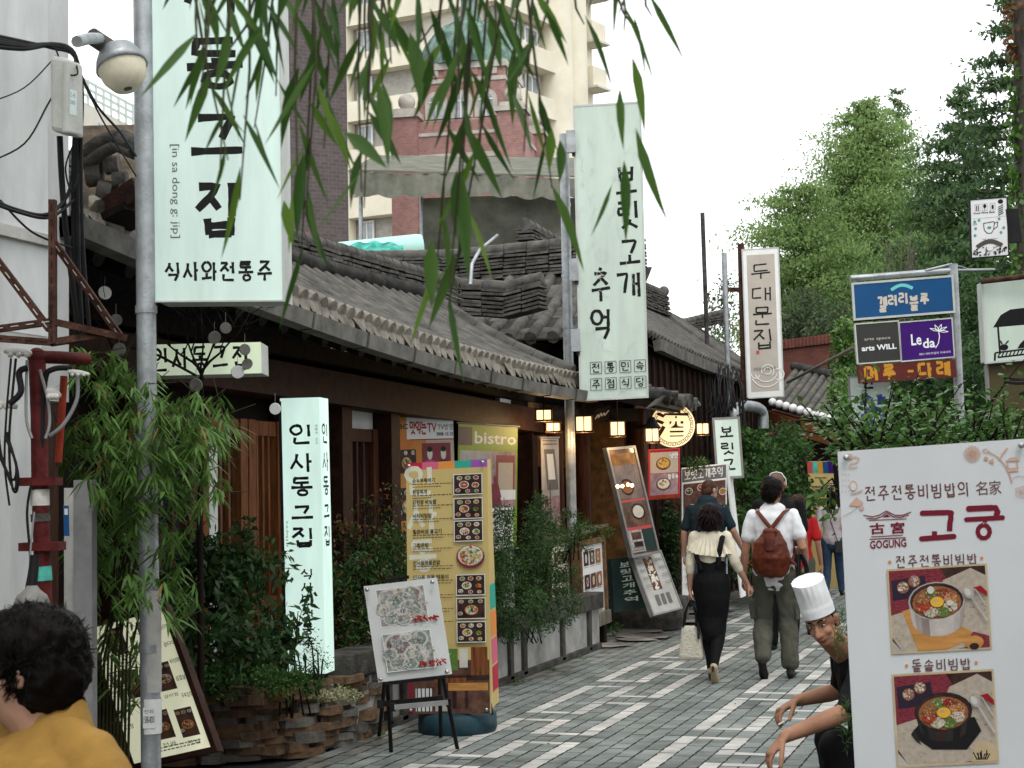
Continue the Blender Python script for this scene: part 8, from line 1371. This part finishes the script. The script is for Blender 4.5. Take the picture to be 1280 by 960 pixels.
blob(mb, 'body', 'skin_tan', tc_, .0055, 0, 2); face_parts(T, rot, .85, tc_)
mb = MB(); mb.sphere(T(0, -.02, .045), (.068, .083, .071), 'hair_black', 16, 10, rot); mb.sphere(T(0, -.05, .0), (.065, .05, .06), 'hair_black', 16, 10, rot); blob(mb, 'hair', 'hair_black', tc_, .007, .003, 2, 3, 50)
mb = MB(); ell_tube(mb, [hip + cRh * .01, P(1099, 905, d0), P(1088, 862, d0), P(1072, 828, d0), P(1060, 815, d0), P(1054, 808, d0)], [(.19, .15), (.18, .14), (.19, .14), (.185, .115), (.10, .085), (.066, .064)], 0, cFh)
for sh, el, f_ in ((P(1078, 846, 7.02), P(1062, 888, 6.86), .95), (P(1057, 824, 7.40), P(1056, 862, 7.50), .80)): ell_tube(mb, [sh, sh.lerp(el, .5), sh.lerp(el, f_)], [.066, .064, .062], 0, cFh)
blob(mb, 'shirt', 'cloth_black', tc_, .008, .012, 3, 4); mb = MB()
for kn, an, o in ((kneeN, ankN, -.1), (kneeF, ankF, .1)): h_ = hip + cFh * o; ell_tube(mb, [h_, h_.lerp(kn, .5), kn], [.12, .10, .082], 0, cFh); ell_tube(mb, [kn, kn.lerp(an, .5), kn.lerp(an, .95)], [.08, .075, .06], 0, cFh)
blob(mb, 'trousers', 'cloth_black', tc_, .009, .008, 3, 8)
for an in (ankN, ankF): mb = MB(); ell_tube(mb, [an + cRh * .05 + V((0, 0, -.045)), an - cRh * .1 + V((0, 0, -.05)), an - cRh * .2 + V((0, 0, -.06))], [.045, .045, .03], 0, cFh); blob(mb, 'shoe', 'shoe_black', tc_, .008)
m = MB(); cx = T(0, .0, .050); ua = (rot @ V((0, -.05, 1))).normalized(); xs = rot @ V((1, 0, 0)); ys = ua.cross(xs)
def hatp(u, v):
    a = 2 * math.pi * u; r_ = .0715 + .003 * v + .0026 * math.sin(a * 15 + 2 * math.sin(a * 3)) * max(0, v - .30) + (.002 if v < .30 else 0) + .0035 * math.sin(a * 2 + v * 5) * v; return cx + xs * r_ * .96 * math.cos(a) + ys * r_ * 1.14 * math.sin(a) + ua * (.160 * v + .014 * math.sin(a + 2.2) * v)
m.grid(hatp, 144, 20, 'hat_white', True); m.add([hatp(i / 72, .985) for i in range(72)], [list(range(72))], 'hat_white'); m.build('paper_hat', tc_)
m = MB(); m.tube([P(980, 902, 7.33), P(973, 906, 7.30)], .004, 'white', 7); tag(m.build('cigarette'), 'lit cigarette between the fingers of the crouching cook', 'cigarette')
# --- woman in yellow at the left edge, close to the camera
q = P(42, 900, 3.12); tw = thing('person', 'person with short curly black hair in a mustard shirt, close at the left edge', 'person', V((q.x, q.y, 0))); mb = MB(); mb.slot('skin'); hc = P(34, 836, 3.12); fd = -cRh * .93 + cFh * .12 - cFh * .5; fd = -cRh + cFh * .05; T, rot = head(mb, hc, fd, (0, 0, 1), .94)
fw = nvec(-cRh * .62 - cFh * .78); sv = V((-fw.y, fw.x, 0)); B0 = V((q.x, q.y, -.016)) + cRh * .022; Lw = lambda a, b, z: B0 + sv * a + fw * b + V((0, 0, z))
ell_tube(mb, [Lw(0, 0, .85), Lw(0, 0, 1.0), Lw(0, .02, 1.13), Lw(0, .0, 1.22), Lw(0, -.01, 1.265), Lw(0, -.0, 1.30)], [(.15, .11), (.145, .105), (.15, .11), (.14, .09), (.07, .06), (.055, .055)], 0, sv); ell_tube(mb, [Lw(0, -.01, 1.28), hc + V((0, 0, -.06))], [(.06, .062), (.056, .06)], 0, sv)
for o in (-1, 1):
    ell_tube(mb, [Lw(.17 * o, 0, 1.19), Lw(.235 * o, -.02, .97), Lw(.22 * o, .08, .76)], [.042, .042, .028], 0, fw); hand(mb, Lw(.22 * o, .08, .76), (0, 0, -1), sv * -o, .95, .5, o); ell_tube(mb, [Lw(.09 * o, 0, .82), Lw(.1 * o, .02, .45), Lw(.1 * o, -.02, .08)], [.09, .058, .038], 0, sv); ell_tube(mb, [Lw(.1 * o, -.02, .05), Lw(.1 * o, .12, .035)], [.036, .028], 0, sv)
blob(mb, 'body', 'skin', tw, .008, 0, 2); face_parts(T, rot, .94, tw); mb = MB()
ell_tube(mb, [Lw(0, 0, .78), Lw(0, 0, 1.0), Lw(0, .02, 1.13), Lw(0, .0, 1.215), Lw(0, -.012, 1.262)], [(.21, .165), (.20, .16), (.20, .155), (.175, .12), (.085, .08)], 0, sv)
for o in (-1, 1): ell_tube(mb, [Lw(.05 * o, -.01, 1.265), Lw(.12 * o, 0, 1.235), Lw(.18 * o, 0, 1.19)], [.05, .06, .066], 0, fw); ell_tube(mb, [Lw(.17 * o, 0, 1.20), Lw(.235 * o, -.01, 1.05), Lw(.25 * o, .0, .92)], [.062, .062, .06], 0, fw)
sh = blob(mb, 'shirt', 'cloth_yellow', tw, .007, .011, 2, 4, 12); m = MB()
def coll(u, v): a = math.pi * (-.5) + 2 * math.pi * u; r_ = .064 + .018 * v; return Lw(math.cos(a) * r_ * 1.12, math.sin(a) * r_ - .012 + .0, 1.332 - .058 * v - .05 * max(0, math.sin(a)) + .004 * math.sin(u * 40))
m.grid(coll, 60, 5, 'cloth_yellow'); m.build('collar', sh); mb = MB(); ell_tube(mb, [Lw(0, 0, .92), Lw(0, 0, .8)], [(.19, .15), (.2, .16)], 0, sv)
for o in (-1, 1): ell_tube(mb, [Lw(.09 * o, 0, .82), Lw(.1 * o, .02, .45), Lw(.1 * o, -.02, .08)], [.11, .085, .07], 0, sv)
blob(mb, 'trousers', 'cloth_grey', tw, .01, .006); 
for o in (-1, 1): mb = MB(); ell_tube(mb, [Lw(.1 * o, -.06, .045), Lw(.1 * o, .08, .045), Lw(.1 * o, .17, .035)], [.042, .042, .03], 0, sv); blob(mb, 'shoe', 'shoe_black', tw, .01)
mb = MB()
for c, r_ in (((0, -.015, .048), (.092, .106, .082)), ((0, -.05, .0), (.090, .076, .085)), ((0, -.045, -.045), (.080, .055, .05)), ((0, .03, .072), (.075, .062, .05))): mb.sphere(T(*c), r_, 'hair_black', 16, 10, rot)
hr = blob(mb, 'hair', 'hair_black', tw, .006, .008, 1, 3, 46); pts, nr = scalp(T, rot, 1, 2600, 12, lambda d: (d.y < .35 and d.z > -.80) or d.z > .45); strands('hair_curls', [V(p) + V(n) * .004 for p, n in zip(pts, nr)], nr, (0, 0, -.9), .030, .0022, 'hair_black', hr, 9, .65, 5)
MB.slot = _old
